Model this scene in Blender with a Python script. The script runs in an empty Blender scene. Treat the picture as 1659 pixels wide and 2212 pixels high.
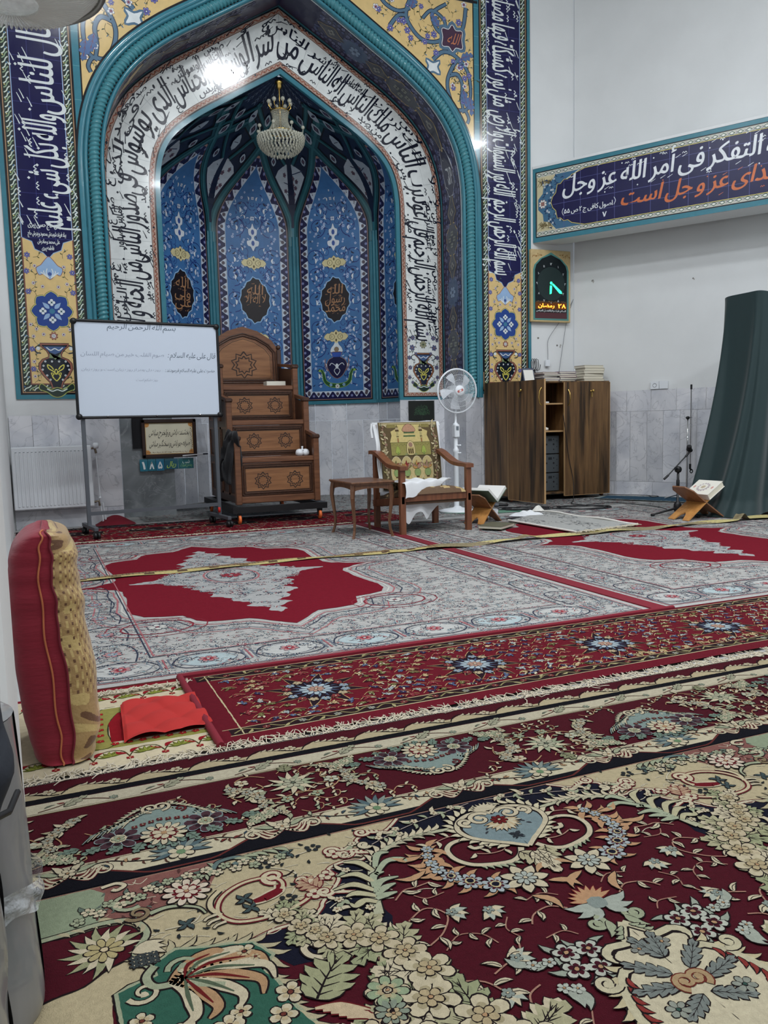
import bpy, math, random
from mathutils import Vector, Matrix
R_ = random.Random(7)
sin, cos, pi, tau = math.sin, math.cos, math.pi, math.tau
SC = bpy.context.scene
COL = SC.collection

# ---------------------------------------------------------------- colour + materials
def lin(c):
    return tuple((v/255/12.92 if v/255 <= .04045 else ((v/255+.055)/1.055)**2.4) for v in c)
def hexc(c, k=1.0):
    l = lin(c)
    return (min(1, l[0]*k), min(1, l[1]*k), min(1, l[2]*k), 1.0)
_M = {}
def mat(name, col=(200,200,200), rough=.6, metal=0., k=1., attr=False, bump=0., bscale=200., bdist=.002, noise=0., nscale=8.,
        spec=.5, coat=0., trans=0., emit=0., emc=None, sheen=0., stretch=None, alpha=1., ior=1.45, rvar=0., gain=1.):
    if name in _M: return _M[name]
    m = bpy.data.materials.new(name); m.use_nodes = True
    nt = m.node_tree; N = nt.nodes; L = nt.links
    b = N['Principled BSDF']
    b.inputs['Roughness'].default_value = rough
    b.inputs['Metallic'].default_value = metal
    b.inputs['Specular IOR Level'].default_value = spec
    b.inputs['Coat Weight'].default_value = coat
    b.inputs['Transmission Weight'].default_value = trans
    b.inputs['IOR'].default_value = ior
    b.inputs['Alpha'].default_value = alpha
    b.inputs['Sheen Weight'].default_value = sheen
    tc = N.new('ShaderNodeTexCoord'); mp = N.new('ShaderNodeMapping')
    L.new(tc.outputs['Object'], mp.inputs['Vector'])
    if stretch: mp.inputs['Scale'].default_value = stretch
    base = hexc(col, k)
    if attr:
        a = N.new('ShaderNodeAttribute'); a.attribute_name = 'Col'; src = a.outputs['Color']
        if gain != 1:
            g = N.new('ShaderNodeVectorMath'); g.operation = 'SCALE'; g.inputs['Scale'].default_value = gain; L.new(src, g.inputs[0]); src = g.outputs[0]
    else:
        rgb = N.new('ShaderNodeRGB'); rgb.outputs[0].default_value = base; src = rgb.outputs[0]
    if noise:
        n = N.new('ShaderNodeTexNoise'); n.inputs['Scale'].default_value = nscale; n.inputs['Detail'].default_value = 5
        L.new(mp.outputs[0], n.inputs['Vector'])
        mr = N.new('ShaderNodeMapRange'); mr.inputs['To Min'].default_value = 1-noise; mr.inputs['To Max'].default_value = 1+noise
        mr.inputs['From Min'].default_value = .3; mr.inputs['From Max'].default_value = .7
        L.new(n.outputs[0], mr.inputs[0])
        vm = N.new('ShaderNodeVectorMath'); vm.operation = 'SCALE'
        L.new(src, vm.inputs[0]); L.new(mr.outputs[0], vm.inputs['Scale']); src = vm.outputs[0]
    L.new(src, b.inputs['Base Color'])
    if rvar:
        n3 = N.new('ShaderNodeTexNoise'); n3.inputs['Scale'].default_value = 3; L.new(tc.outputs['Object'], n3.inputs['Vector'])
        mr3 = N.new('ShaderNodeMapRange'); mr3.inputs['To Min'].default_value = max(.02, rough-rvar); mr3.inputs['To Max'].default_value = rough+rvar
        L.new(n3.outputs[0], mr3.inputs[0]); L.new(mr3.outputs[0], b.inputs['Roughness'])
    if bump:
        n2 = N.new('ShaderNodeTexNoise'); n2.inputs['Scale'].default_value = bscale; n2.inputs['Detail'].default_value = 3
        L.new(mp.outputs[0], n2.inputs['Vector'])
        bp = N.new('ShaderNodeBump'); bp.inputs['Strength'].default_value = bump; bp.inputs['Distance'].default_value = bdist
        L.new(n2.outputs[0], bp.inputs['Height']); L.new(bp.outputs[0], b.inputs['Normal'])
    if emit:
        b.inputs['Emission Color'].default_value = hexc(emc or col); b.inputs['Emission Strength'].default_value = emit
    _M[name] = m
    return m

def wood(name, c1, c2, scale=6., rough=.45, axis='Z', knots=0.):
    m = bpy.data.materials.new(name); m.use_nodes = True; nt = m.node_tree; N = nt.nodes; L = nt.links
    b = N['Principled BSDF']; b.inputs['Roughness'].default_value = rough
    tc = N.new('ShaderNodeTexCoord'); mp = N.new('ShaderNodeMapping')
    s = {'Z': (9, 9, .7), 'X': (.7, 9, 9), 'Y': (9, .7, 9)}[axis]
    mp.inputs['Scale'].default_value = s; L.new(tc.outputs['Object'], mp.inputs['Vector'])
    n = N.new('ShaderNodeTexNoise'); n.inputs['Scale'].default_value = scale*.6; n.inputs['Detail'].default_value = 8
    n.inputs['Roughness'].default_value = .65; L.new(mp.outputs[0], n.inputs['Vector'])
    r = N.new('ShaderNodeValToRGB'); r.color_ramp.elements[0].position = .32; r.color_ramp.elements[1].position = .68
    r.color_ramp.elements[0].color = hexc(c2); r.color_ramp.elements[1].color = hexc(c1)
    L.new(n.outputs[0], r.inputs[0]); out = r.outputs[0]
    if knots:
        mp2 = N.new('ShaderNodeMapping'); mp2.inputs['Scale'].default_value = tuple(v*.55 for v in s); L.new(tc.outputs['Object'], mp2.inputs['Vector'])
        n4 = N.new('ShaderNodeTexNoise'); n4.inputs['Scale'].default_value = 2.2; n4.inputs['Detail'].default_value = 10; L.new(mp2.outputs[0], n4.inputs['Vector'])
        r4 = N.new('ShaderNodeValToRGB'); r4.color_ramp.elements[0].position = .36; r4.color_ramp.elements[1].position = .50
        r4.color_ramp.elements[0].color = (1-knots, 1-knots, 1-knots, 1); r4.color_ramp.elements[1].color = (1, 1, 1, 1)
        L.new(n4.outputs[0], r4.inputs[0])
        mx = N.new('ShaderNodeMix'); mx.data_type = 'RGBA'; mx.blend_type = 'MULTIPLY'; mx.inputs[0].default_value = 1
        L.new(out, mx.inputs[6]); L.new(r4.outputs[0], mx.inputs[7]); out = mx.outputs[2]
    L.new(out, b.inputs['Base Color'])
    bp = N.new('ShaderNodeBump'); bp.inputs['Strength'].default_value = .15; bp.inputs['Distance'].default_value = .002
    L.new(n.outputs[0], bp.inputs['Height']); L.new(bp.outputs[0], b.inputs['Normal'])
    return m

def marble(name, c1, c2, vein, rough=.22, plank=.21):
    m = bpy.data.materials.new(name); m.use_nodes = True; nt = m.node_tree; N = nt.nodes; L = nt.links
    b = N['Principled BSDF']; b.inputs['Roughness'].default_value = rough
    tc = N.new('ShaderNodeTexCoord')
    info = N.new('ShaderNodeAttribute'); info.attribute_name = 'Col'      # each slab of stone has its own tone and offset
    ad = N.new('ShaderNodeVectorMath'); ad.operation = 'ADD'
    sc = N.new('ShaderNodeVectorMath'); sc.operation = 'SCALE'; sc.inputs['Scale'].default_value = 40
    L.new(info.outputs['Color'], sc.inputs[0]); L.new(tc.outputs['Object'], ad.inputs[0]); L.new(sc.outputs[0], ad.inputs[1])
    n = N.new('ShaderNodeTexNoise'); n.inputs['Scale'].default_value = 1.8; n.inputs['Detail'].default_value = 6; n.inputs['Distortion'].default_value = 1.2
    L.new(ad.outputs[0], n.inputs['Vector'])
    r = N.new('ShaderNodeValToRGB'); e = r.color_ramp.elements
    e[0].position = .3; e[0].color = hexc(c2); e[1].position = .62; e[1].color = hexc(c1)
    L.new(n.outputs[0], r.inputs[0])
    n2 = N.new('ShaderNodeTexNoise'); n2.inputs['Scale'].default_value = 2.6; n2.inputs['Detail'].default_value = 9; n2.inputs['Distortion'].default_value = 2.5
    L.new(ad.outputs[0], n2.inputs['Vector'])
    r2 = N.new('ShaderNodeValToRGB'); r2.color_ramp.elements[0].position = .485; r2.color_ramp.elements[0].color = (0, 0, 0, 1)
    r2.color_ramp.elements[1].position = .5; r2.color_ramp.elements[1].color = (1, 1, 1, 1)
    x = r2.color_ramp.elements.new(.52); x.color = (0, 0, 0, 1)
    L.new(n2.outputs[0], r2.inputs[0])
    mu = N.new('ShaderNodeMath'); mu.operation = 'MULTIPLY'; mu.inputs[1].default_value = .45; L.new(r2.outputs[0], mu.inputs[0])
    mx = N.new('ShaderNodeMix'); mx.data_type = 'RGBA'; L.new(mu.outputs[0], mx.inputs[0]); L.new(r.outputs[0], mx.inputs[6]); mx.inputs[7].default_value = hexc(vein)
    tone = N.new('ShaderNodeSeparateColor'); L.new(info.outputs['Color'], tone.inputs[0])
    tr = N.new('ShaderNodeMapRange'); tr.inputs['To Min'].default_value = .78; tr.inputs['To Max'].default_value = 1.12; L.new(tone.outputs[0], tr.inputs[0])
    fin = N.new('ShaderNodeVectorMath'); fin.operation = 'SCALE'; L.new(mx.outputs[2], fin.inputs[0]); L.new(tr.outputs[0], fin.inputs['Scale'])
    L.new(fin.outputs[0], b.inputs['Base Color'])
    return m

# ---------------------------------------------------------------- mesh builder
class MB:
    def __init__(s): s.v = []; s.f = []; s.c = []; s.sm = []
    def add(s, vs, fs, col=(1, 1, 1), smooth=False):
        o = len(s.v); s.v += [tuple(p) for p in vs]
        for f in fs: s.f.append([i+o for i in f]); s.c.append(col); s.sm.append(smooth)
    def box(s, x0, y0, z0, x1, y1, z1, col=(1, 1, 1), bev=0.):
        if bev > 0:
            b = min(bev, (x1-x0)/2.01, (y1-y0)/2.01, (z1-z0)/2.01)
            V = []; 
            for cx, sx in ((x0, 1), (x1, -1)):
                for cy, sy in ((y0, 1), (y1, -1)):
                    for cz, sz in ((z0, 1), (z1, -1)):
                        V += [(cx, cy+sy*b, cz+sz*b), (cx+sx*b, cy, cz+sz*b), (cx+sx*b, cy+sy*b, cz)]
            def I(a, b_, c, k): return (a*4+b_*2+c)*3+k
            F = []
            for a in (0, 1):
                q = [I(a, 0, 0, 0), I(a, 1, 0, 0), I(a, 1, 1, 0), I(a, 0, 1, 0)]; F.append(q[::-1] if a == 0 else q)
                q = [I(0, a, 0, 1), I(1, a, 0, 1), I(1, a, 1, 1), I(0, a, 1, 1)]; F.append(q if a == 0 else q[::-1])
                q = [I(0, 0, a, 2), I(1, 0, a, 2), I(1, 1, a, 2), I(0, 1, a, 2)]; F.append(q[::-1] if a == 0 else q)
            for a in (0, 1):
                for b_ in (0, 1):
                    F.append([I(a, b_, 0, 0), I(a, b_, 1, 0), I(a, b_, 1, 1), I(a, b_, 0, 1)])
                    F.append([I(a, 0, b_, 0), I(a, 1, b_, 0), I(a, 1, b_, 2), I(a, 0, b_, 2)])
                    F.append([I(0, a, b_, 1), I(1, a, b_, 1), I(1, a, b_, 2), I(0, a, b_, 2)])
                    for c in (0, 1): F.append([I(a, b_, c, 0), I(a, b_, c, 1), I(a, b_, c, 2)])
            s.add(V, F, col)
        else:
            V = [(x0, y0, z0), (x1, y0, z0), (x1, y1, z0), (x0, y1, z0), (x0, y0, z1), (x1, y0, z1), (x1, y1, z1), (x0, y1, z1)]
            s.add(V, [(0, 3, 2, 1), (4, 5, 6, 7), (0, 1, 5, 4), (1, 2, 6, 5), (2, 3, 7, 6), (3, 0, 4, 7)], col)
        return s
    def prism(s, pts, h0, h1, axis='Z', col=(1, 1, 1)):
        n = len(pts)
        def P(p, h): return {'Z': (p[0], p[1], h), 'Y': (p[0], h, p[1]), 'X': (h, p[0], p[1])}[axis]
        V = [P(p, h0) for p in pts]+[P(p, h1) for p in pts]
        F = [list(range(n))[::-1], list(range(n, 2*n))]+[[i, (i+1) % n, (i+1) % n+n, i+n] for i in range(n)]
        s.add(V, F, col); return s
    def tube(s, pts, r, seg=10, col=(1, 1, 1), cap=True, smooth=True, flat=1.):
        pts = [Vector(p) for p in pts]; n = len(pts); V = []; up = None
        rr = r if isinstance(r, (list, tuple)) else [r]*n
        for i, p in enumerate(pts):
            t = (pts[min(i+1, n-1)]-pts[max(i-1, 0)]).normalized()
            if up is None:
                up = Vector((0, 0, 1)) if abs(t.z) < .9 else Vector((0, 1, 0))
            a = t.cross(up); 
            if a.length < 1e-6: a = t.cross(Vector((1, 0, 0)))
            a.normalize(); b = a.cross(t).normalized(); up = b
            for k in range(seg):
                th = tau*k/seg; V.append(p+a*(cos(th)*rr[i])+b*(sin(th)*rr[i]*flat))
        F = [[i*seg+k, i*seg+(k+1) % seg, (i+1)*seg+(k+1) % seg, (i+1)*seg+k] for i in range(n-1) for k in range(seg)]
        s.add(V, F, col, smooth)
        if cap: 
            s.add(V[:seg], [list(range(seg))[::-1]], col); s.add(V[-seg:], [list(range(seg))], col)
        return s
    def lathe(s, prof, seg=24, c=(0, 0, 0), col=(1, 1, 1), ax='Z', smooth=True):
        V = []; 
        for r, h in prof:
            for k in range(seg):
                a = tau*k/seg; x, y = cos(a)*r, sin(a)*r
                V.append({'Z': (c[0]+x, c[1]+y, c[2]+h), 'Y': (c[0]+x, c[1]+h, c[2]+y), 'X': (c[0]+h, c[1]+x, c[2]+y)}[ax])
        n = len(prof)
        F = [[i*seg+k, i*seg+(k+1) % seg, (i+1)*seg+(k+1) % seg, (i+1)*seg+k] for i in range(n-1) for k in range(seg)]
        s.add(V, F, col, smooth); return s
    def grid(s, fn, nu, nv, col=(1, 1, 1), smooth=True, colfn=None):
        V = [fn(i/nu, j/nv) for j in range(nv+1) for i in range(nu+1)]
        o = len(s.v); s.v += [tuple(p) for p in V]
        for j in range(nv):
            for i in range(nu):
                a = o+j*(nu+1)+i; s.f.append([a, a+1, a+nu+2, a+nu+1]); s.sm.append(smooth)
                s.c.append(colfn((i+.5)/nu, (j+.5)/nv) if colfn else col)
        return s
    def xf(s, M, start=0):
        for i in range(start, len(s.v)): s.v[i] = tuple(M @ Vector(s.v[i]))
        return s
    def build(s, name, m, parent=None, loc=(0, 0, 0), rz=0, bevel=0.):
        me = bpy.data.meshes.new(name); me.from_pydata(s.v, [], s.f)
        me.polygons.foreach_set('use_smooth', s.sm)
        ca = me.color_attributes.new('Col', 'FLOAT_COLOR', 'CORNER')
        buf = []
        for f, c in zip(s.f, s.c): buf += [c[0], c[1], c[2], 1.0]*len(f)
        ca.data.foreach_set('color', buf)
        me.materials.append(m); me.update()
        o = bpy.data.objects.new(name, me); COL.objects.link(o); o.location = loc; o.rotation_euler = (0, 0, rz)
        if parent: o.parent = parent
        if bevel:
            b = o.modifiers.new('b', 'BEVEL'); b.width = bevel; b.segments = 2; b.limit_method = 'ANGLE'
        return o

def thing(name, label, cat, loc=(0, 0, 0), rz=0, group=None):
    o = bpy.data.objects.new(name, None); COL.objects.link(o); o.empty_display_size = .1
    o.location = loc; o.rotation_euler = (0, 0, rz); o['label'] = label; o['category'] = cat
    if group: o['group'] = group
    return o
def tag(o, label, cat, group=None, kind=None):
    o['label'] = label; o['category'] = cat
    if group: o['group'] = group
    if kind: o['kind'] = kind
    return o
def struct(o): o['kind'] = 'structure'; return o

# ---------------------------------------------------------------- 2-D pattern painting (laid as thin inlay geometry)
def catmull(pts, n=8, closed=False):
    P = list(pts); out = []; N = len(P)
    rng = range(N) if closed else range(N-1)
    for i in rng:
        if closed: a, b, c, d = P[i-1], P[i], P[(i+1) % N], P[(i+2) % N]
        else: a, b, c, d = P[max(i-1, 0)], P[i], P[i+1], P[min(i+2, N-1)]
        for k in range(n):
            t = k/n; t2 = t*t; t3 = t2*t
            out.append(tuple(.5*(2*b[j]+(c[j]-a[j])*t+(2*a[j]-5*b[j]+4*c[j]-d[j])*t2+(3*b[j]-a[j]-3*c[j]+d[j])*t3) for j in range(len(b))))
    if not closed: out.append(tuple(P[-1]))
    return out
def offs(pts, d):                      # push a closed outline outwards by d
    n = len(pts); A = sum(pts[i][0]*pts[(i+1) % n][1]-pts[(i+1) % n][0]*pts[i][1] for i in range(n)); sg = 1 if A > 0 else -1
    out = []
    for i in range(n):
        ax, ay = pts[i-1]; bx, by = pts[(i+1) % n]; tx, ty = bx-ax, by-ay; l = math.hypot(tx, ty) or 1e-9
        out.append((pts[i][0]+sg*ty/l*d, pts[i][1]-sg*tx/l*d))
    return out
class Paint:
    def __init__(s, jit=0., step=.0): s.P = []; s.L = 0; s.jit = jit; s.step = step; s.sym = False; s.X = []; s.clip = None
    def t(s, x, y, a=0., k=1., fl=1):
        s.X.append((x, y, cos(a)*k, sin(a)*k, fl)); return s
    def pop(s): s.X.pop()
    def _w(s, p):
        for x, y, c, n, fl in reversed(s.X):
            px, py = p[0], p[1]*fl
            p = (x+px*c-py*n, y+px*n+py*c)
        return p
    def poly(s, pts, col, dl=0, tri=None):
        q = [s._w(p) for p in pts]
        if s.step and len(q) > 2 and tri is None:
            o = []
            for i in range(len(q)):
                a, b = q[i], q[(i+1) % len(q)]; d = math.hypot(b[0]-a[0], b[1]-a[1]); n = min(40, max(1, int(d/s.step)))
                for k in range(n): o.append((a[0]+(b[0]-a[0])*k/n, a[1]+(b[1]-a[1])*k/n))
            q = o
        if s.clip and not s.clip(sum(p[0] for p in q)/len(q), sum(p[1] for p in q)/len(q)): return
        if s.jit: q = [(x+R_.uniform(-s.jit, s.jit), y+R_.uniform(-s.jit, s.jit)) for x, y in q]
        s.P.append((q, col, s.L+dl, tri))
        if s.sym: s.P.append(([(-x, y) for x, y in q], col, s.L+dl, tri))
    def rect(s, x0, y0, x1, y1, col, dl=0): s.poly([(x0, y0), (x1, y0), (x1, y1), (x0, y1)], col, dl)
    def ribbon(s, pts, w, col, dl=0, taper=(1, 1), sm=6, out=None, ow=.002):
        q = catmull(pts, sm) if sm > 1 else list(pts); n = len(q)
        def mk(e):
            L_, R2 = [], []
            for i, p in enumerate(q):
                a, b = q[max(i-1, 0)], q[min(i+1, n-1)]; tx, ty = b[0]-a[0], b[1]-a[1]; l = math.hypot(tx, ty) or 1e-9
                f = i/max(1, n-1); ww = w/2*(taper[0]*(1-f)+taper[1]*f if len(taper) == 2 else
                      (taper[0]+(taper[1]-taper[0])*f*2 if f < .5 else taper[1]+(taper[2]-taper[1])*(f*2-1)))+e
                L_.append((p[0]-ty/l*ww, p[1]+tx/l*ww)); R2.append((p[0]+ty/l*ww, p[1]-tx/l*ww))
            return L_, R2
        if out is not None:
            a, b = mk(ow)
            for i in range(n-1): s._q([a[i], b[i], b[i+1], a[i+1]], out, dl)
        a, b = mk(0)
        for i in range(n-1): s._q([a[i], b[i], b[i+1], a[i+1]], col, dl+(1 if out is not None else 0))
    def _q(s, pts, col, dl):
        q = [s._w(p) for p in pts]
        if s.clip and not s.clip(q[0][0], q[0][1]): return
        s.P.append((q, col, s.L+dl, None))
        if s.sym: s.P.append(([(-x, y) for x, y in q], col, s.L+dl, None))
    def blob(s, pts, col, out=None, ow=.003, sm=6, dl=0):
        q = catmull(pts, sm, True) if sm > 1 else list(pts)
        if out is not None: s.poly(offs(q, ow), out, dl)
        s.poly(q, col, dl+(1 if out is not None else 0))
    def disc(s, x, y, r, col, n=10, dl=0, ry=None):
        s.poly([(x+cos(tau*i/n)*r, y+sin(tau*i/n)*(ry or r)) for i in range(n)], col, dl)
    def rosette(s, x, y, r, n, fill, out, cen, rot=0., dl=0, pt=0., c2=None, ow=None):
        def pet(rr, ww):
            p = []; m = 6
            for i in range(n):
                for k in range(m):
                    a = rot+tau*(i+k/m)/n; f = abs(sin(pi*k/m)); e = (f**.6) if not pt else (1-abs(2*k/m-1))**.9
                    p.append((x+cos(a)*rr*(ww+(1-ww)*e), y+sin(a)*rr*(ww+(1-ww)*e)))
            return p
        ow = ow if ow is not None else r*.1
        if out is not None: s.poly(pet(r+ow, .62), out, dl)
        s.poly(pet(r, .55), fill, dl+1)
        if c2 is not None: s.poly(pet(r*.62, .5), c2, dl+2)
        if out is not None and r > .012:
            for i in range(n):
                a = rot+tau*i/n; s._q([(x+cos(a-.1)*r*.25, y+sin(a-.1)*r*.25), (x+cos(a+.1)*r*.25, y+sin(a+.1)*r*.25), (x+cos(a+.03)*r*.68, y+sin(a+.03)*r*.68), (x+cos(a-.03)*r*.68, y+sin(a-.03)*r*.68)], out, dl+2)
        s.disc(x, y, r*.27, out if out is not None else cen, 8, dl+3); s.disc(x, y, r*.19, cen, 8, dl+4)
    def leaf(s, x, y, a, l, w, fill, out=None, bend=.2, dl=0, rib=None, ow=.002):
        s.t(x, y, a)
        up = [(l*t, bend*l*sin(pi*t*.8)+w*.5*sin(pi*t**.8)*(1-.15*t)) for t in (0, .12, .3, .5, .7, .87)]
        dn = [(l*t, bend*l*sin(pi*t*.8)-w*.5*sin(pi*t**.8)*(1-.15*t)) for t in (.87, .7, .5, .3, .12)]
        q = up+[(l*1.02, bend*l*.55)]+dn
        if out is not None: s.poly(offs(q, ow), out, dl)
        s.poly(q, fill, dl+1)
        if rib is not None: s.ribbon([(l*.1, bend*l*.25), (l*.45, bend*l*.95), (l*.8, bend*l*.62)], w*.13, rib, dl+2, sm=3)
        s.pop()
    def acanth(s, x, y, a, l, w, fill, out, lobes=4, dl=0, fl=1, vein=None, ow=.0025):
        s.t(x, y, a, 1, fl)
        q = [(0, 0)]
        for i in range(lobes):
            f = (i+1)/(lobes+.4); ww = w*.5*sin(pi*min(.92, f*.8+.12))
            q += [(l*(f-.16), ww*.62), (l*(f-.05), ww*1.02), (l*(f+.06), ww*1.15)]
        q += [(l*.97, w*.06), (l*1.06, -w*.04)]
        for i in range(lobes-1, -1, -1):
            f = (i+1)/(lobes+.4); ww = w*.5*sin(pi*min(.92, f*.8+.12))
            q += [(l*(f+.06), -ww*1.15), (l*(f-.05), -ww*1.02), (l*(f-.16), -ww*.62)]
        if out is not None: s.poly(offs(q, ow), out, dl)
        s.poly(q, fill, dl+1)
        vc = vein if vein is not None else out
        s.ribbon([(0, 0), (l*.4, w*.03), (l*.85, 0)], w*.055, vc, dl+2, sm=2, taper=(1, .4))
        for i in range(lobes):
            f = (i+.5)/(lobes+.4)
            for sg in (1, -1): s.ribbon([(l*f*.9, 0), (l*(f+.12), sg*w*.26*sin(pi*min(.9, f+.2)))], w*.04, vc, dl+2, sm=1, taper=(1, .3))
        s.pop()
    def curl(s, x, y, a, r, w, col, out=None, turns=1.25, fl=1, dl=0, ow=.0025, n=18, taper=(1, .5)):
        s.t(x, y, a, 1, fl); p = []
        for i in range(n+1):
            t = i/n; rr = r*(1-.80*t); th = tau*turns*t
            p.append((r-rr*cos(th)*1.0, rr*sin(th)))
        s.ribbon(p, w, col, dl, taper, 1, out, ow)
        s.disc(p[-1][0], p[-1][1], w*.75, col, 7, dl+1)
        s.pop()
    def feathers(s, pts, l, w, col, out, side=1, gap=.02, dl=0, lean=.9, ow=.002):
        q = catmull(pts, 10); acc = 0
        for i in range(1, len(q)):
            dx, dy = q[i][0]-q[i-1][0], q[i][1]-q[i-1][1]; acc += math.hypot(dx, dy)
            if acc > gap:
                acc = 0; s.leaf(q[i][0], q[i][1], math.atan2(dy, dx)+side*lean, l, w, col, out, bend=-.25*side, dl=dl, ow=ow)
    def vine(s, pts, w, col, lf, out=None, gap=.04, l=.025, lw=.011, dl=0, rib=None):
        s.ribbon(pts, w, col, dl, sm=5); q = catmull(pts, 6); acc = 0; sd = 1
        for i in range(1, len(q)):
            dx, dy = q[i][0]-q[i-1][0], q[i][1]-q[i-1][1]; acc += math.hypot(dx, dy)
            if acc > gap:
                acc = 0; sd = -sd; s.leaf(q[i][0], q[i][1], math.atan2(dy, dx)+sd*.9, l*R_.uniform(.8, 1.15), lw, lf, out, bend=.2*sd, dl=dl, rib=rib)
    def build(s, name, m, fn, parent=None, eps=.0003, **kw):
        b = MB()
        for i, (q, c, L, tri) in enumerate(s.P):
            h = (L+(i % 23)/26)*eps; V = [fn(x, y, h) for x, y in q]
            if tri: b.add(V, tri, lin(c))
            else: b.add(V, [list(range(len(V)))], lin(c))
        return b.build(name, m, parent, **kw)

# ---------------------------------------------------------------- Arabic script set from the font that ships with Blender
_F = {  # letter: isolated, final, initial, medial
 'ا': 'FE8D FE8E', 'آ': 'FE81 FE82', 'أ': 'FE83 FE84', 'إ': 'FE87 FE88', 'ب': 'FE8F FE90 FE91 FE92', 'پ': 'FB56 FB57 FB58 FB59',
 'ت': 'FE95 FE96 FE97 FE98', 'ث': 'FE99 FE9A FE9B FE9C', 'ج': 'FE9D FE9E FE9F FEA0', 'ح': 'FEA1 FEA2 FEA3 FEA4', 'خ': 'FEA5 FEA6 FEA7 FEA8',
 'د': 'FEA9 FEAA', 'ذ': 'FEAB FEAC', 'ر': 'FEAD FEAE', 'ز': 'FEAF FEB0', 'س': 'FEB1 FEB2 FEB3 FEB4', 'ش': 'FEB5 FEB6 FEB7 FEB8',
 'ص': 'FEB9 FEBA FEBB FEBC', 'ض': 'FEBD FEBE FEBF FEC0', 'ط': 'FEC1 FEC2 FEC3 FEC4', 'ع': 'FEC9 FECA FECB FECC', 'غ': 'FECD FECE FECF FED0',
 'ف': 'FED1 FED2 FED3 FED4', 'ق': 'FED5 FED6 FED7 FED8', 'ک': 'FB8E FB8F FB90 FB91', 'ك': 'FED9 FEDA FEDB FEDC', 'گ': 'FB92 FB93 FB94 FB95',
 'ل': 'FEDD FEDE FEDF FEE0', 'م': 'FEE1 FEE2 FEE3 FEE4', 'ن': 'FEE5 FEE6 FEE7 FEE8', 'ه': 'FEE9 FEEA FEEB FEEC', 'ة': 'FE93 FE94',
 'و': 'FEED FEEE', 'ی': 'FBFC FBFD FBFE FBFF', 'ي': 'FEF1 FEF2 FEF3 FEF4', 'ى': 'FEEF FEF0', 'ء': 'FE80'}
_G = {}
def glyph(ch):
    if ch in _G: return _G[ch]
    if ch == '۸': _G[ch] = ([(.02, 0), (.10, 0), (.30, .50), (.26, .69), (.50, 0), (.42, 0), (.22, .50)], [(0, 1, 2, 3), (3, 6, 5, 4)], .54); return _G[ch]
    if ch == '۵':
        q = catmull([(.28, .66), (.15, .44), (.06, .22), (.10, .04), (.22, .03), (.28, .14), (.34, .03), (.46, .04), (.50, .22), (.41, .44)], 4, True); n = len(q); o = offs(q, -.075)
        _G[ch] = (q+o, [(i, (i+1) % n, (i+1) % n+n, i+n) for i in range(n)], .56); return _G[ch]
    c = bpy.data.curves.new('g', 'FONT'); c.body = ch+'\u0627'; c.resolution_u = 2
    o = bpy.data.objects.new('g', c); COL.objects.link(o); bpy.context.view_layer.update()
    def ev():
        m = bpy.data.meshes.new_from_object(o.evaluated_get(bpy.context.evaluated_depsgraph_get()))
        v = [(a.co.x, a.co.y) for a in m.vertices]; f = [tuple(p.vertices) for p in m.polygons]; bpy.data.meshes.remove(m); return v, f
    v2, _ = ev(); c.body = ch; bpy.context.view_layer.update(); v, f = ev()
    adv = max(p[0] for p in v2)-.173            # advance: where the trailing alef lands, less its own right edge
    bpy.data.objects.remove(o); bpy.data.curves.remove(c)
    _G[ch] = (v, f, max(adv, .05)); return _G[ch]
def shape(txt):
    out = []; n = len(txt)
    def joins_next(i): return i < n and txt[i] in _F and len(_F[txt[i]].split()) == 4
    i = 0
    while i < n:
        ch = txt[i]
        if ch not in _F: out.append(ch); i += 1; continue
        prev = i > 0 and joins_next(i-1); 
        if ch == 'ل' and i+1 < n and txt[i+1] in 'اأإآ':
            base = {'ا': 0xFEFB, 'أ': 0xFEF7, 'إ': 0xFEF9, 'آ': 0xFEF5}[txt[i+1]]
            out.append(chr(base+(1 if prev else 0))); i += 2; continue
        nxt = joins_next(i) and i+1 < n and txt[i+1] in _F and txt[i+1] != 'ء'
        fm = _F[ch].split(); k = (3 if prev and nxt else 2 if nxt else 1 if prev else 0)
        out.append(chr(int(fm[min(k, len(fm)-1)], 16))); i += 1
    return out
def arabic(txt):
    """returns pieces [(verts, faces)] laid left to right (already reversed) and total width"""
    x = 0; out = []
    digits = ''.join(shape(txt)[::-1])
    for ch in digits:
        if ch == ' ': x += .16; continue
        v, f, a = glyph(ch); out.append(([(p[0]+x, p[1]) for p in v], f)); x += a
    return out, x
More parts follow.
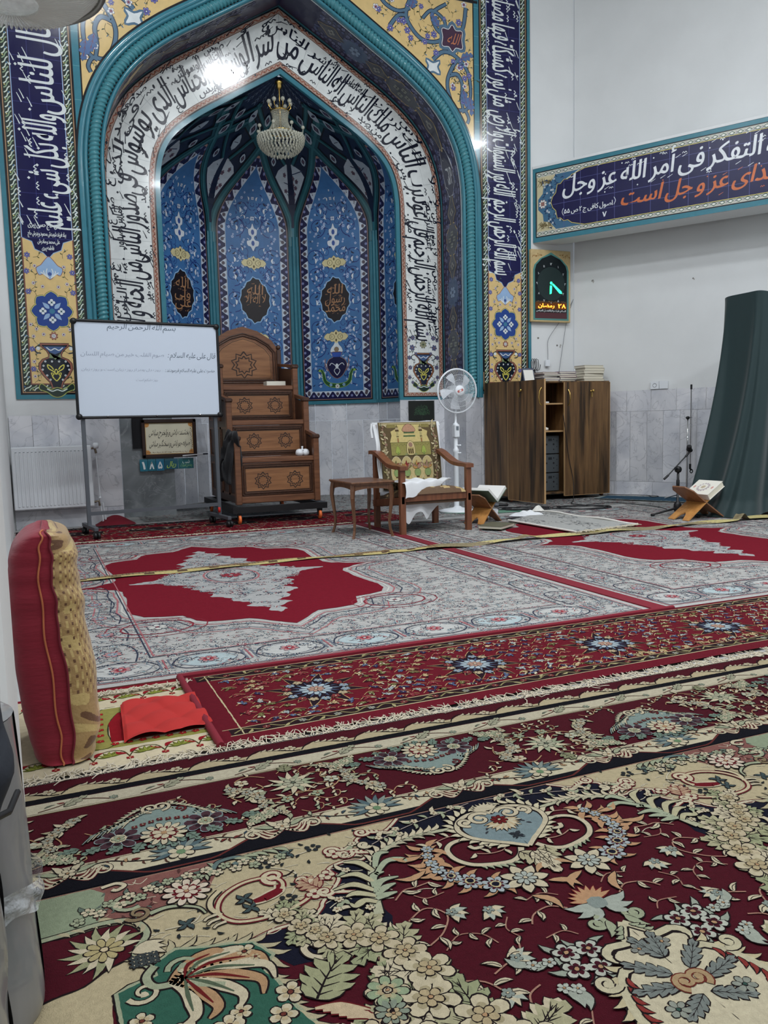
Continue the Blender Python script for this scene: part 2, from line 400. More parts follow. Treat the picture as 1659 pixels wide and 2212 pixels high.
def write(P, txt, x, y, w, h, col, dl=0, bold=0., slant=0., marks=0, align='c'):
    """set txt centred on (x,y): w total width (or None), h height of an alef"""
    g, W = arabic(txt); ky = h/.714; kx = (w/W) if w else ky
    for v, f in g:
        q = [((a-W/2)*kx+slant*b*ky+x, b*ky+y) for a, b in v]
        P.poly(q, col, dl, tri=f)
        if bold:
            P.poly([(a+bold, b+bold*.5) for a, b in q], col, dl+1, tri=f); P.poly([(a-bold, b-bold*.3) for a, b in q], col, dl+2, tri=f)
    if marks:
        for i in range(marks):
            mx = x+R_.uniform(-.49, .49)*W*kx; my = y+h*R_.choice([R_.uniform(.55, 1.25), R_.uniform(-.5, -.2), R_.uniform(.5, 1.2)])
            k = R_.random(); u = h*.16
            if k < .45: P.ribbon([(mx-u*.8, my), (mx, my+u*.35), (mx+u*.9, my+u*.8)], u*.22, col, dl+1, (1, .5), 1)
            elif k < .7: P.poly([(mx, my-u*.3), (mx+u*.3, my), (mx, my+u*.3), (mx-u*.3, my)], col, dl+1)
            else: P.ribbon([(mx-u*.6, my), (mx-u*.2, my+u*.5), (mx+u*.2, my), (mx+u*.5, my+u*.5), (mx+u*.9, my+u*.1)], u*.2, col, dl+1, (1, 1), 2)
    return W*kx
# ================================================================ palette
TEAL = (60, 124, 140); TEALD = (36, 88, 102); BLK = (22, 22, 28); NAVY = (20, 18, 70); NAVY2 = (36, 38, 84); BLUE = (66, 116, 170)
WHT = (222, 228, 228); YEL = (222, 192, 132); BRN = (150, 92, 66); CRM = (222, 210, 160); GRN = (60, 110, 70); LBL = (150, 180, 215)
M_tile = mat('glazed_tile', attr=True, rough=.14, coat=.12, noise=.06, nscale=14, bump=.25, bscale=9, bdist=.0015, rvar=.08)
M_tiledull = mat('glazed_tile_niche', attr=True, rough=.3, coat=.15, noise=.08, nscale=14, bump=.2, bscale=9, bdist=.0015)
M_plaster = mat('plaster_white', (224, 226, 226), rough=.75, noise=.03, nscale=2.2, bump=.2, bscale=30, bdist=.002)
M_marble = marble('marble_white', (236, 236, 240), (196, 199, 208), (150, 152, 160))
M_marbled = marble('marble_grey', (150, 155, 158), (96, 102, 106), (170, 172, 174))
CX = 2.79; YF = 8.65; YB = 9.2
FZ = 7.0                                              # ceiling height

# ---------------------------------------------------------------- arch curve
_A = catmull([(1.375, 3.05), (1.375, 3.35), (1.368, 3.6), (1.318, 3.85), (1.19, 4.06), (.93, 4.275), (.585, 4.488), (.235, 4.70), (0, 4.838)], 9)
_A = [(1.375, 1.23), (1.375, 1.6), (1.375, 2.0), (1.375, 2.5)]+_A
right = [(p[0], p[1]) for p in _A]
def resamp(pts, ds):
    L = [0]
    for a, b in zip(pts, pts[1:]): L.append(L[-1]+math.hypot(b[0]-a[0], b[1]-a[1]))
    n = int(L[-1]/ds); out = []; j = 0
    for i in range(n+1):
        t = L[-1]*i/n
        while j < len(L)-2 and L[j+1] < t: j += 1
        f = (t-L[j])/(L[j+1]-L[j]); out.append((pts[j][0]+(pts[j+1][0]-pts[j][0])*f, pts[j][1]+(pts[j+1][1]-pts[j][1])*f))
    return out, L[-1]
AR, ALEN = resamp(right, .03)
NA = len(AR)-1
def _nm(i, W):
    a, b = AR[max(i-1, 0)], AR[min(i+1, NA)]
    tx, ty = b[0]-a[0], b[1]-a[1]
    if i == NA: a = AR[NA-2]; tx, ty = AR[NA][0]-a[0], AR[NA][1]-a[1]
    l = math.hypot(tx, ty); tx /= l; ty /= l
    nx, ny = ty, -tx
    s = i/NA*ALEN; al = max(0, 1-(ALEN-s)/W) if W else (1 if i == NA else 0)
    tn = -nx/tx if abs(tx) > 1e-6 else 0
    a2 = AR[NA-2]; Tx, Ty = AR[NA][0]-a2[0], AR[NA][1]-a2[1]; l = math.hypot(Tx, Ty); k = (-(Ty/l)/(Tx/l))
    return nx+al*k*tx, ny+al*k*ty
MIT = [_nm(i, 0) for i in range(NA+1)]; MITS = [_nm(i, .3) for i in range(NA+1)]
def arch(s, n, smooth=True):
    """s: signed arc length from the apex (positive = right side down); n: offset outwards -> (x, z)"""
    sg = 1 if s >= 0 else -1; t = (ALEN-abs(s))/ALEN*NA; t = max(0, min(NA-1e-6, t)); i = int(t); f = t-i
    M = MITS if smooth else MIT
    mx = M[i][0]*(1-f)+M[i+1][0]*f; mz = M[i][1]*(1-f)+M[i+1][1]*f
    x = AR[i][0]*(1-f)+AR[i+1][0]*f+mx*n; z = AR[i][1]*(1-f)+AR[i+1][1]*f+mz*n
    return CX+sg*x, z
def arch_line(n, i0=0):
    r = [(AR[i][0]+MITS[i][0]*n, AR[i][1]+MITS[i][1]*n) for i in range(i0, NA+1)]
    return [(CX+x, z) for x, z in r]+[(CX-x, z) for x, z in r[::-1][1:]]
def arch_band(P, n0, n1, col, dl=0, i0=0):
    a, b = arch_line(n0, i0), arch_line(n1, i0)
    for i in range(len(a)-1): P._q([a[i], b[i], b[i+1], a[i+1]], col, dl)
facade = lambda x, z, h: (x, YF-h, z)
bandp = lambda x, z, h: (x, YB-h, z)

# ---------------------------------------------------------------- room shell
def slabs(mb, x0, x1, y, z0, z1, w, fn, R=R_):
    x = x0
    while x < x1-1e-4:
        xe = min(x1, x+w*R.uniform(.85, 1.15)); 
        if x1-xe < .05: xe = x1
        c = (R.random(), R.random(), R.random())
        b0 = fn(x, z0); b1 = fn(xe-.003, z0); mb.add([b0, b1, fn(xe-.003, z1), fn(x, z1)], [(0, 1, 2, 3)], c)
        x = xe
b = MB(); b.box(-6, -9, -.12, 14, 12, 0); struct(b.build('floor', mat('floor_stone', (168, 168, 166), rough=.5, noise=.1, nscale=3)))
b = MB(); b.box(-6, -9, FZ, 14, 12, FZ+.15); struct(b.build('ceiling', M_plaster))
W0 = 0.012
# back wall: plaster sheet around the arched recess, with the jambs behind it
b = MB(); YW = YF+W0; o6 = arch_line(.605)
xl, xr = o6[0][0], o6[-1][0]; xr, xl = max(xl, xr), min(xl, xr)
b.add([(-6, YW, 0), (xl, YW, 0), (xl, YW, FZ), (-6, YW, FZ)], [(0, 1, 2, 3)])
b.add([(xr, YW, 0), (6.336, YW, 0), (6.336, YW, FZ), (xr, YW, FZ)], [(0, 1, 2, 3)])
for p, q in zip(o6, o6[1:]):
    b.add([(p[0], YW, p[1]), (q[0], YW, q[1]), (q[0], YW, FZ), (p[0], YW, FZ)], [(0, 1, 2, 3)])
struct(b.build('wall_back', M_plaster))
# recessed band wall
b = MB(); YV = YB+.02; inn = arch_line(-.01)
for sx in (1, -1):
    b.add([(CX+sx*1.385, YV, 0), (CX+sx*2.02, YV, 0), (CX+sx*2.02, YV, 1.3), (CX+sx*1.385, YV, 1.3)], [(0, 1, 2, 3)])
a2, b2 = arch_line(0), arch_line(.72)
for i in range(len(a2)-1): b.add([(a2[i][0], YV, a2[i][1]), (b2[i][0], YV, b2[i][1]), (b2[i+1][0], YV, b2[i+1][1]), (a2[i+1][0], YV, a2[i+1][1])], [(0, 1, 2, 3)])
struct(b.build('wall_recess', M_plaster))
# right wall, turned 30 degrees towards the room
RW = (6.33, YF); RD = (sin(math.radians(30)), -cos(math.radians(30))); RN = (-RD[1]*-1, RD[0]*-1)
RN = (-cos(math.radians(30)), -sin(math.radians(30)))          # faces the room
def rw(t, z, h=0.): return (RW[0]+RD[0]*t+RN[0]*h, RW[1]+RD[1]*t+RN[1]*h, z)
b = MB(); b.add([rw(0, 0), rw(14, 0), rw(14, FZ), rw(0, FZ)], [(0, 1, 2, 3)])
struct(b.build('wall_right', M_plaster))
b = MB(); b.box(-1.6, 1.50, 0, -.068, 1.95, FZ, bev=.012); struct(b.build('wall_pier', mat('pier_paint', (214, 214, 212), rough=.55, noise=.04, nscale=3)))
b = MB(); b.box(-1.6, 1.95, 0, -.215, YF, FZ); struct(b.build('wall_left', M_plaster))
b = MB(); b.box(-6.1, -9, 0, -6, 9, FZ); struct(b.build('wall_far_left', M_plaster))
b = MB(); b.box(-6, -9.1, 0, 14, -9, FZ); struct(b.build('wall_front', M_plaster))

# marble dado
b = MB(); YM = YF-.004
slabs(b, -.2, xl, 0, 0, .18, .9, lambda x, z: (x, YM, z)); slabs(b, -.2, xl, 0, .183, 1.105, .24, lambda x, z: (x, YM, z))
slabs(b, xr, 6.32, 0, 0, 1.27, .24, lambda x, z: (x, YM, z))
struct(b.build('trim_1', M_marble))
b = MB()
slabs(b, 0.0, 9, 0, 0, .17, .55, lambda t, z: rw(t, z, .012)); slabs(b, 0.0, 9, 0, .172, 1.02, .2, lambda t, z: rw(t, z, .012)); slabs(b, 0, 9, 0, 1.022, 1.27, .33, lambda t, z: rw(t, z, .012))
struct(b.build('trim_2', M_marble))
b = MB(); YN = YB
slabs(b, CX-1.985, CX-1.372, 0, 0, 1.228, .25, lambda x, z: (x, YN, z))
slabs(b, CX+1.372, CX+1.985, 0, 0, 1.228, .25, lambda x, z: (x, YN, z))
for sx in (1, -1):
    x = CX+sx*1.978
    c = (.3, .5, .2)
    b.add([(x, YF-.004, 0), (x, YN, 0), (x, YN, 1.228), (x, YF-.004, 1.228)], [(0, 1, 2, 3)], c)

# niche plan (five faces of a decagon)
NC = (CX, 9.0); NR = 1.78
NV = [(NC[0]+cos(math.radians(36*k))*NR, NC[1]+sin(math.radians(36*k))*NR) for k in range(6)]       # k=0 right ... 5 left
def cutv(a, c_):
    f = (YB+.03-a[1])/(c_[1]-a[1]); return (a[0]+(c_[0]-a[0])*f, YB+.03)
NCUT0 = (YB+.03-NV[0][1])/(NV[1][1]-NV[0][1])
def plan(u):
    k = max(0, min(4, int(u))); f = u-k; return NV[k][0]*(1-f)+NV[k+1][0]*f, NV[k][1]*(1-f)+NV[k+1][1]*f
_S = sorted([(z, d/1.375) for d, z in AR])
def sprof(z):
    if z <= 3.1: return 1.
    for (z0, s0), (z1, s1) in zip(_S, _S[1:]):
        if z0 <= z <= z1: return s0+(s1-s0)*(z-z0)/(z1-z0+1e-9)
    return max(0., .01)
VC = (CX, 9.26)
def vault(u, z, h=0.):
    u = max(NCUT0, min(5-NCUT0, u)); x, y = plan(u); s = sprof(z); s2 = sprof(z+.02)
    k = max(0, min(4, int(u))); nx = -(cos(math.radians(36*k+18))); ny = -(sin(math.radians(36*k+18)))
    sl = max(0, (s-s2)/.02)*1.4; nn = math.hypot(1, sl)
    return (VC[0]+(x-VC[0])*s+nx*h/nn, VC[1]+(y-VC[1])*s+ny*h/nn, z-h*sl/nn)
for k in range(5):
    u0, u1 = (max(k, NCUT0), min(k+1, 5-NCUT0)); n = 5
    for j in range(n):
        ua, ub = u0+(u1-u0)*j/n, u0+(u1-u0)*(j+1)/n-.004
        c = (R_.random(), R_.random(), R_.random()); c2 = (R_.random(), R_.random(), R_.random())
        b.add([vault(ua, .0), vault(ub, 0), vault(ub, 1.0), vault(ua, 1.0)], [(0, 1, 2, 3)], c)
        if j % 2 == 0:
            uc = u0+(u1-u0)*min(n, j+2)/n-.004; b.add([vault(ua, 1.003), vault(uc, 1.003), vault(uc, 1.228), vault(ua, 1.228)], [(0, 1, 2, 3)], c2)
struct(b.build('trim_3', M_marble))
b = MB(); slabs(b, CX-1.98, CX-1.372, 0, 0, 1.225, .5, lambda x, z: (x, YN-.006, z))
def nich(x, z): u = 5-NCUT0-x; return vault(u, z, .006)
slabs(b, .0, 1-NCUT0, 0, 0, 1.225, .33, nich)
struct(b.build('trim_4', M_marbled))

# ================================================================ the mihrab
MIH = thing('prayer_niche', 'tall arched prayer niche of blue, teal, yellow and white glazed tiles with calligraphy bands', 'prayer niche', (0, 0, 0))

def guilloche(P, x0, x1, z0, z1, vert=True, p=.13):
    """plaited ribbon border between two lines"""
    w = x1-x0 if vert else z1-z0; a, b_ = (z0, z1) if vert else (x0, x1)
    P.rect(x0, z0, x1, z1, (46, 56, 52)); n = max(1, int((b_-a)/p)); p = (b_-a)/n
    for i in range(n):
        s = a+i*p
        for q, c in ((0, (208, 218, 206)), (p*.33, (150, 172, 140)), (p*.62, (208, 218, 206))):
            pts = [(.1*w, s+q), (.45*w, s+q+p*.12), (.62*w, s+q+p*.32), (.92*w, s+q+p*.46)]
            if q+s+p*.46 > b_: continue
            pts = [(x0+x, z) if vert else (z, z0+x) for x, z in pts]
            P.ribbon(pts, w*.17, c, 1, (1, 1), 3)
        m = (x0+.72*w, s+p*.05) if vert else (s+p*.05, z0+.72*w); P.disc(m[0], m[1], w*.13, (70, 110, 150), 7, 1)
        m = (x0+.25*w, s+p*.55) if vert else (s+p*.55, z0+.25*w); P.disc(m[0], m[1], w*.12, (190, 188, 120), 7, 1)

def flower_y(P, x, z, r, k=0):
    if k == 0: P.rosette(x, z, r, 6, (120, 120, 178), (40, 36, 60), WHT, rot=R_.random(), c2=(90, 90, 160)); 
    elif k == 1: P.rosette(x, z, r, 5, (232, 232, 228), (60, 40, 60), (150, 60, 60), rot=R_.random(), c2=(150, 130, 160))
    else: P.rosette(x, z, r, 8, (160, 96, 84), (60, 30, 30), WHT, rot=0, c2=(222, 222, 222))
def sprig(P, x, z, a, l, fl=1):
    P.t(x, z, a, 1, fl); P.ribbon([(0, 0), (l*.35, l*.18), (l*.75, l*.1), (l, -l*.12)], l*.035, (70, 66, 40), 0, (1, .6), 4)
    P.leaf(l*.35, l*.18, 1.2, l*.26, l*.1, (62, 70, 40)); P.leaf(l*.6, l*.14, -.9, l*.26, l*.1, (62, 70, 40)); P.leaf(l*.8, l*.05, .9, l*.2, l*.08, (70, 110, 140)); P.pop()
def vase(P, x, z, h, body=(28, 34, 44), rim=(150, 96, 80)):
    """vase of the given height standing at z"""
    k = h
    prof = [(0, 0), (.10, .02), (.10, .06), (.13, .14), (.27, .30), (.34, .42), (.33, .52), (.26, .60), (.13, .65), (.12, .72), (.16, .80), (.28, .90), (.30, .93)]
    q = [(a*k*.95, b_*k) for a, b_ in prof]; q2 = q+[(-a, b_) for a, b_ in q[::-1]]
    P.t(x, z); P.poly(offs(q2, .012*k/.5), (40, 40, 44), 0); P.poly(offs(q2, .006*k/.5), rim, 1); P.poly([(a*.9, .02*k+b_*.96) for a, b_ in q2], body, 2)
    P.poly([(-.12*k, .64*k), (.12*k, .64*k), (.1*k, .74*k), (0, .60*k), (-.1*k, .74*k)], (120, 140, 100), 3)
    P.poly([(-.22*k, .88*k), (.22*k, .88*k), (.1*k, .76*k), (0, .72*k), (-.1*k, .76*k)], (70, 96, 140), 3)
    P.ribbon([(-.16*k, .86*k), (-.08*k, .80*k), (0, .84*k), (.08*k, .80*k), (.16*k, .86*k)], .02*k, WHT, 4, sm=3)
    for sx in (1, -1):
        P.ribbon([(0, .16*k), (sx*.08*k, .26*k), (sx*.03*k, .34*k), (sx*.14*k, .42*k), (sx*.16*k, .5*k), (sx*.09*k, .46*k), (sx*.05*k, .4*k)], .022*k, (214, 206, 96), 3, sm=5)
        P.ribbon([(0, .30*k), (sx*.10*k, .33*k), (sx*.05*k, .22*k)], .016*k, (214, 206, 96), 3, sm=4)
        for a, b_ in ((.24, .48), (.2, .57), (.07, .57), (.26, .40), (.18, .28), (.12, .19)): P.disc(sx*a*k, b_*k, .022*k, WHT, 7, 3); P.disc(sx*a*k, b_*k, .009*k, (60, 60, 90), 5, 4)
        P.ribbon([(sx*.27*k, .91*k), (sx*.38*k, .85*k), (sx*.36*k, .76*k), (sx*.27*k, .74*k)], .026*k, (52, 60, 66), 0, sm=4); P.disc(sx*.32*k, .84*k, .04*k, WHT, 7, 1)
    P.disc(0, .36*k, .035*k, (214, 206, 96), 8, 3, ry=.06*k); P.disc(0, .36*k, .018*k, body, 8, 4, ry=.035*k)
    f = [(-.3, .12), (-.34, .02), (-.2, -.04), (-.1, -.12), (0, -.15), (.1, -.12), (.2, -.04), (.34, .02), (.3, .12), (.14, .0), (0, .04), (-.14, .0)]
    P.blob([(a*k, b_*k-.02*k) for a, b_ in f], (40, 56, 48), (170, 180, 96), .008*k/.5, 3, dl=2)
    P.ribbon([(-.2*k, .0), (-.1*k, -.05*k), (0, -.02*k), (.1*k, -.05*k), (.2*k, .0)], .022*k, (214, 226, 220), 4, sm=4)
    P.pop()
def medallion4(P, x, z, rx, rz, edge=(216, 212, 120), fill=(34, 66, 140)):
    n = 16; q = []
    for i in range(n*4):
        a = tau*i/(n*4); f = 1+.12*abs(cos(a*4))**.5*(1 if (i*8//(n*4)) % 1 == 0 else 1)-.10*abs(sin(a*4)); q.append((x+cos(a)*rx*f, z+sin(a)*rz*f))
    P.poly(offs(q, .010), (48, 60, 46), 0); P.poly(offs(q, .006), edge, 1); P.poly(q, fill, 2)
    for k in range(4):
        a = k*pi/2; cx2, cz2 = x+cos(a)*rx*.5, z+sin(a)*rz*.5
        P.rosette(cx2, cz2, rx*.2, 4, (220, 228, 232), (20, 30, 60), (70, 110, 110), rot=pi/4, dl=3)
        a += pi/4; P.leaf(x+cos(a)*rx*.2, z+sin(a)*rz*.2, a, rx*.5, rx*.26, LBL, (24, 40, 100), 0, 3)
    P.disc(x, z, rx*.16, (60, 120, 150), 8, 4)

def side_strip(x0, x1, left):
    """flat inscription strip; x0<x1 outer limits incl. teal edge on the outside"""
    P = Paint(); s = 1 if left else -1
    ex = lambda d: (x0+d) if left else (x1-d)            # distance from the outer edge
    def R(d0, d1, z0, z1, c, dl=0): a, b_ = ex(d0), ex(d1); P.rect(min(a, b_), z0, max(a, b_), z1, c, dl)
    Wd = x1-x0; top = 6.95; zb = 1.262
    R(0, Wd+.0, zb, top, TEAL); P.L = 1; R(.042, Wd, zb+.042, top, BLK); P.L = 2; R(.060, Wd-.018, zb+.06, top, (176, 138, 104)); P.L = 3; R(.068, Wd-.026, zb+.068, top, (60, 54, 44))
    P.L = 4; gi0, gi1, go = .074, .138, Wd-.092
    a, b_ = ex(gi0), ex(gi1); guilloche(P, min(a, b_), max(a, b_), zb+.074, top, True)
    a, b_ = ex(go), ex(Wd-.032); guilloche(P, min(a, b_), max(a, b_), zb+.074, top, True)
    a, b_ = ex(gi0), ex(Wd-.032); P.L = 6; guilloche(P, min(a, b_), max(a, b_), zb+.074, zb+.138, False)
    fx0, fx1 = sorted((ex(.138), ex(go))); P.L = 8
    P.rect(fx0, zb+.138, fx1, top, (128, 84, 72)); P.L = 9; P.rect(fx0+.012, zb+.15, fx1-.012, top, YEL)
    xm = (fx0+fx1)/2; hw = (fx1-fx0)/2-.012; P.L = 10
    zt = 2.78 if left else 2.72                          # where blue begins
    low = 2.60 if left else 2.52
    pts = [(xm-hw, top), (xm+hw, top), (xm+hw, zt), (xm+hw*.62, zt-.03), (xm+hw*.52, zt-.10), (xm+hw*.2, zt-.13), (xm, low), (xm-hw*.2, zt-.13), (xm-hw*.52, zt-.10), (xm-hw*.62, zt-.03), (xm-hw, zt)]
    P.poly(offs(pts, .008), LBL, 0); P.poly(pts, NAVY, 1)
    z = zt
    while z < top: P.rect(xm-hw, z, xm+hw, z+.003, (70, 74, 140), 2); z += .205
    for dx in (-.33, .33): P.rect(xm+hw*dx, zt-.03, xm+hw*dx+.003, top, (70, 74, 140), 2)
    # yellow ground ornament
    P.L = 13
    f = [(0, -.07), (.05, -.02), (.09, -.03), (.11, .03), (.07, .06), (.04, .1), (0, .14), (-.04, .1), (-.07, .06), (-.11, .03), (-.09, -.03), (-.05, -.02)]
    P.blob([(xm+a*1.05, 2.47+b_*1.0) for a, b_ in f] if left else [(xm+a*1.05, 2.40+b_) for a, b_ in f], LBL, (150, 100, 90), .006, 3)
    q0 = 2.45 if left else 2.38
    for sx in (1, -1):
        for k in range(3): P.ribbon([(xm+sx*.01, q0-.04), (xm+sx*(.03+.02*k), q0+.01+.0*k), (xm+sx*(.02+.03*k), q0+.05-.02*k)], .008, WHT, 2, sm=3)
    P.disc(xm, q0, .018, (70, 90, 150), 8, 3)
    medallion4(P, xm, 2.10, .165, .165)
    flower_y(P, xm, 1.865, .036, 2)
    vase(P, xm, 1.36, .46)
    for sx in (1, -1):
        for z, dx, k in ((2.62, .19, 0), (2.52, .13, 1), (2.47, .205, 0), (2.36, .15, 1), (2.28, .2, 0), (2.22, .21, 1), (1.97, .2, 1), (1.93, .15, 1), (1.88, .09, 1), (1.86, .18, 1), (1.74, .2, 0), (1.62, .19, 1), (1.55, .2, 0), (1.48, .19, 1), (2.33, .07, 1)):
            if abs(dx) < hw-.015: flower_y(P, xm+sx*dx, z, .026 if k == 0 else .017, k)
        P.L = 12
        for z in (2.60, 2.50, 2.40, 2.30, 2.24, 1.98, 1.90, 1.80, 1.70, 1.62, 1.54, 1.46, 1.42):
            sprig(P, xm+sx*R_.uniform(.12, .2), z, pi/2+sx*R_.uniform(-1, 1), .10, sx)
        P.L = 13
    # writing, turned to run along the strip
    P.L = 14
    if left:
        P.t(xm-.0, 0, pi/2)                              # local x -> up, local y -> left
        write(P, 'ویضرب الله الأمثال للناس', 4.95, -.145, 2.05, .30, WHT, bold=.003, slant=.05, marks=60)
        write(P, 'والله بکل شیء علیم', 3.40, -.145, 1.05, .30, WHT, bold=.003, slant=.05, marks=34)
        P.pop()
        write(P, 'بانی حاج حسن پیری', xm-.02, 2.885, .29, .05, WHT, 2, bold=.0015)
        write(P, 'بیاد فرزند شهیدش محمود و پدرش حاج', xm, 2.805, .34, .042, WHT, 2, bold=.001)
        write(P, 'علی محمد و مادرش', xm+.01, 2.735, .2, .04, WHT, 2, bold=.001)
        write(P, 'فاطمه پیری', xm, 2.675, .11, .04, WHT, 2, bold=.001)
    else:
        P.t(xm, 0, -pi/2)                                # local x -> down, local y -> right
        for t, z0, z1, yo in (('بسم الله الرحمن الرحیم', 2.68, 3.55, -.145), ('الله نور السموات والأرض', 3.6, 4.55, -.145), ('مثل نوره کمشکاة فیها مصباح', 4.6, 5.85, -.145)):
            write(P, t, -(z0+z1)/2, yo, z1-z0, .30, WHT, bold=.003, slant=.05, marks=40)
        P.pop()
    return P
side_strip(-.118, .578, True).build('inscription_strip', M_tile, facade, MIH)['label'] = 'left strip with large white writing on dark blue'
side_strip(2*CX-.578, 2*CX+.118, False).build('inscription_strip', M_tile, facade, MIH)['label'] = 'right strip with large white writing on dark blue'

# frame tiles between strips and arch, and the yellow corner fields
P = Paint()
for sx in (1, -1):
    a, b_ = CX+sx*2.212, CX+sx*2.149; x0, x1 = min(a, b_), max(a, b_)
    P.rect(x0, 1.262, x1, 6.95, TEAL)
    z = 1.3
    while z < 6.9: P.rect(x0, z, x1, z+.004, (104, 162, 168), 1); z += .31
    a, b_ = CX+sx*2.149, CX+sx*2.135; P.rect(min(a, b_), 3.6, max(a, b_), 6.95, BLK, 1)
P.rect(CX-2.2, 5.72, CX+2.2, 5.95, TEALD, 2); P.rect(CX-2.2, 5.685, CX+2.2, 5.715, BLK, 3); P.rect(CX-2.2, 5.96, CX+2.2, 6.95, (60, 70, 76), 1)
P.build('frame_tiles', M_tile, facade, MIH)
def spandrel(sx):
    P = Paint(); e = [(x, z) for x, z in arch_line(.862) if (x-CX)*sx >= 0 and z > 3.5]
    if sx < 0: e = e[::-1]                              # from low outside towards the apex
    e = [p for p in e if abs(p[0]-CX) <= 2.137 and p[1] < 5.68] 
    if abs(e[0][0]-CX) < abs(e[-1][0]-CX): e = e[::-1]
    pts = e+[(CX+sx*.05, 5.68), (CX+sx*2.137, 5.68)]
    for p, q in zip(e, e[1:]): P._q([p, q, (q[0], 5.68), (p[0], 5.68)], YEL, 0)
    P._q([(CX+sx*2.137, e[0][1]), e[0], (e[0][0], 5.68), (CX+sx*2.137, 5.68)], YEL, 0)
    P.t(CX, 0, 0, 1, 1); P.L = 2
    S = (86, 116, 140); O = (26, 34, 56)
    def lx(pts): return [(sx*x, z) for x, z in pts]
    # big grey-blue scrolls
    for pts in ([(2.05, 5.62), (1.98, 5.35), (1.72, 5.30), (1.62, 5.48), (1.8, 5.62)], [(1.36, 5.62), (1.30, 5.40), (1.48, 5.2), (1.72, 5.22), (1.78, 5.42), (1.62, 5.52), (1.5, 5.42)],
                [(1.62, 5.0), (1.75, 5.1), (1.9, 5.08), (2.05, 4.95), (2.1, 4.75), (2.07, 4.55), (1.98, 4.48)], [(2.0, 4.98), (1.93, 5.03), (1.85, 4.92), (1.80, 4.78), (1.83, 4.62), (1.92, 4.5), (2.02, 4.5), (2.07, 4.42), (2.05, 4.36)],
                [(1.83, 4.86), (1.93, 4.88), (1.99, 4.78), (1.98, 4.62), (2.0, 4.5)], [(1.93, 4.5), (1.91, 4.38), (1.96, 4.26), (2.05, 4.2), (2.07, 4.08)],
                [(.95, 5.62), (1.05, 5.5), (1.2, 5.45), (1.35, 5.5)], [(1.1, 5.28), (1.2, 5.4), (1.3, 5.42)]):
        P.ribbon(lx(pts), .038, S, 0, (1, .7), 7, O, .008)
    for x, z, a, l in ((1.98, 5.06, .4, .16), (2.08, 4.66, -1.4, .2), (2.0, 4.72, -1.3, .18), (2.02, 4.22, -1, .2), (1.7, 5.36, 2.2, .16), (1.36, 5.5, 1.2, .16)):
        P.acanth(sx*x, z, a if sx > 0 else pi-a, l, .09, (84, 112, 158), O, 3, dl=3, vein=(130, 70, 70))
    P.blob(lx([(1.87+a, 5.26+b_) for a, b_ in ((-.13, .0), (-.14, .1), (-.05, .1), (.0, .16), (.05, .1), (.14, .1), (.13, .0), (.14, -.1), (.05, -.1), (0, -.15), (-.05, -.1), (-.14, -.1))]), (72, 48, 70), S, .03, 3, 3)
    P.blob(lx([(1.87+a*.9, 5.26+b_*.9) for a, b_ in ((-.13, .0), (-.14, .1), (-.05, .1), (.0, .16), (.05, .1), (.14, .1), (.13, .0), (.14, -.1), (.05, -.1), (0, -.15), (-.05, -.1), (-.14, -.1))]), (72, 48, 70), WHT, .008, 3, 4)
    write(P, 'الله', sx*1.87, 5.2, .16, .12, (196, 120, 84), 8, slant=.4)
    P.blob(lx([(1.62+a, 4.93+b_) for a, b_ in ((-.08, .06), (0, .03), (.08, .06), (.05, 0), (.08, -.07), (0, -.05), (-.07, -.07), (-.05, 0))]), WHT, S, .022, 3, 4)
    for i in range(70):                                  # small flowers and sprigs
        for _ in range(20):
            x = R_.uniform(.35, 2.1); z = R_.uniform(4.0, 5.66)
            ax = arch_line
            m = min(math.hypot((CX+x)-q[0], z-q[1]) for q in _EDGE)
            inside = any(abs((CX+x)-q[0]) < .03 and z > q[1]+.05 for q in _EDGE)
            if m > .06 and inside: break
        else: continue
        k = R_.random()
        if k < .42: flower_y(P, sx*x, z, R_.uniform(.026, .042), 0 if R_.random() < .7 else 1)
        P.L = 1; sprig(P, sx*x, z, R_.uniform(0, tau), R_.uniform(.1, .17), R_.choice((1, -1))); P.L = 2
    P.pop()
    return P
_EDGE = [p for p in arch_line(.862) if p[0] >= CX]
for sx in (1, -1): spandrel(sx).build('corner_field', M_tile, facade, MIH)
# teal mouldings of the arch, in relief
def molding(name, n0, n1, bulge, col, y=YF, seg=6, m=None, i0=0):
    b = MB(); a = arch_line(n0, i0); c_ = arch_line(n1, i0); L = len(a); V = []
    for i in range(L):
        for k in range(seg+1):
            f = k/seg; V.append((a[i][0]*(1-f)+c_[i][0]*f, y-.004-bulge*sin(pi*f)**.6, a[i][1]*(1-f)+c_[i][1]*f))
    b.add(V, [[i*(seg+1)+k, i*(seg+1)+k+1, (i+1)*(seg+1)+k+1, (i+1)*(seg+1)+k] for i in range(L-1) for k in range(seg)], lin(col), True)
    return b.build(name, m or M_tile, MIH)
molding('teal_moulding', .602, .642, .02, TEAL); molding('teal_moulding', .752, .795, .025, TEAL); molding('teal_moulding', .797, .845, .006, TEAL)
P = Paint(); arch_band(P, .64, .80, BLK); arch_band(P, .843, .864, BLK, 8, i0=10); P.build('dark_joint', M_tile, facade, MIH)
b = MB(); rc = arch_line(.698); rc, RL = resamp(rc, .009); n = len(rc); V = []; seg = 14
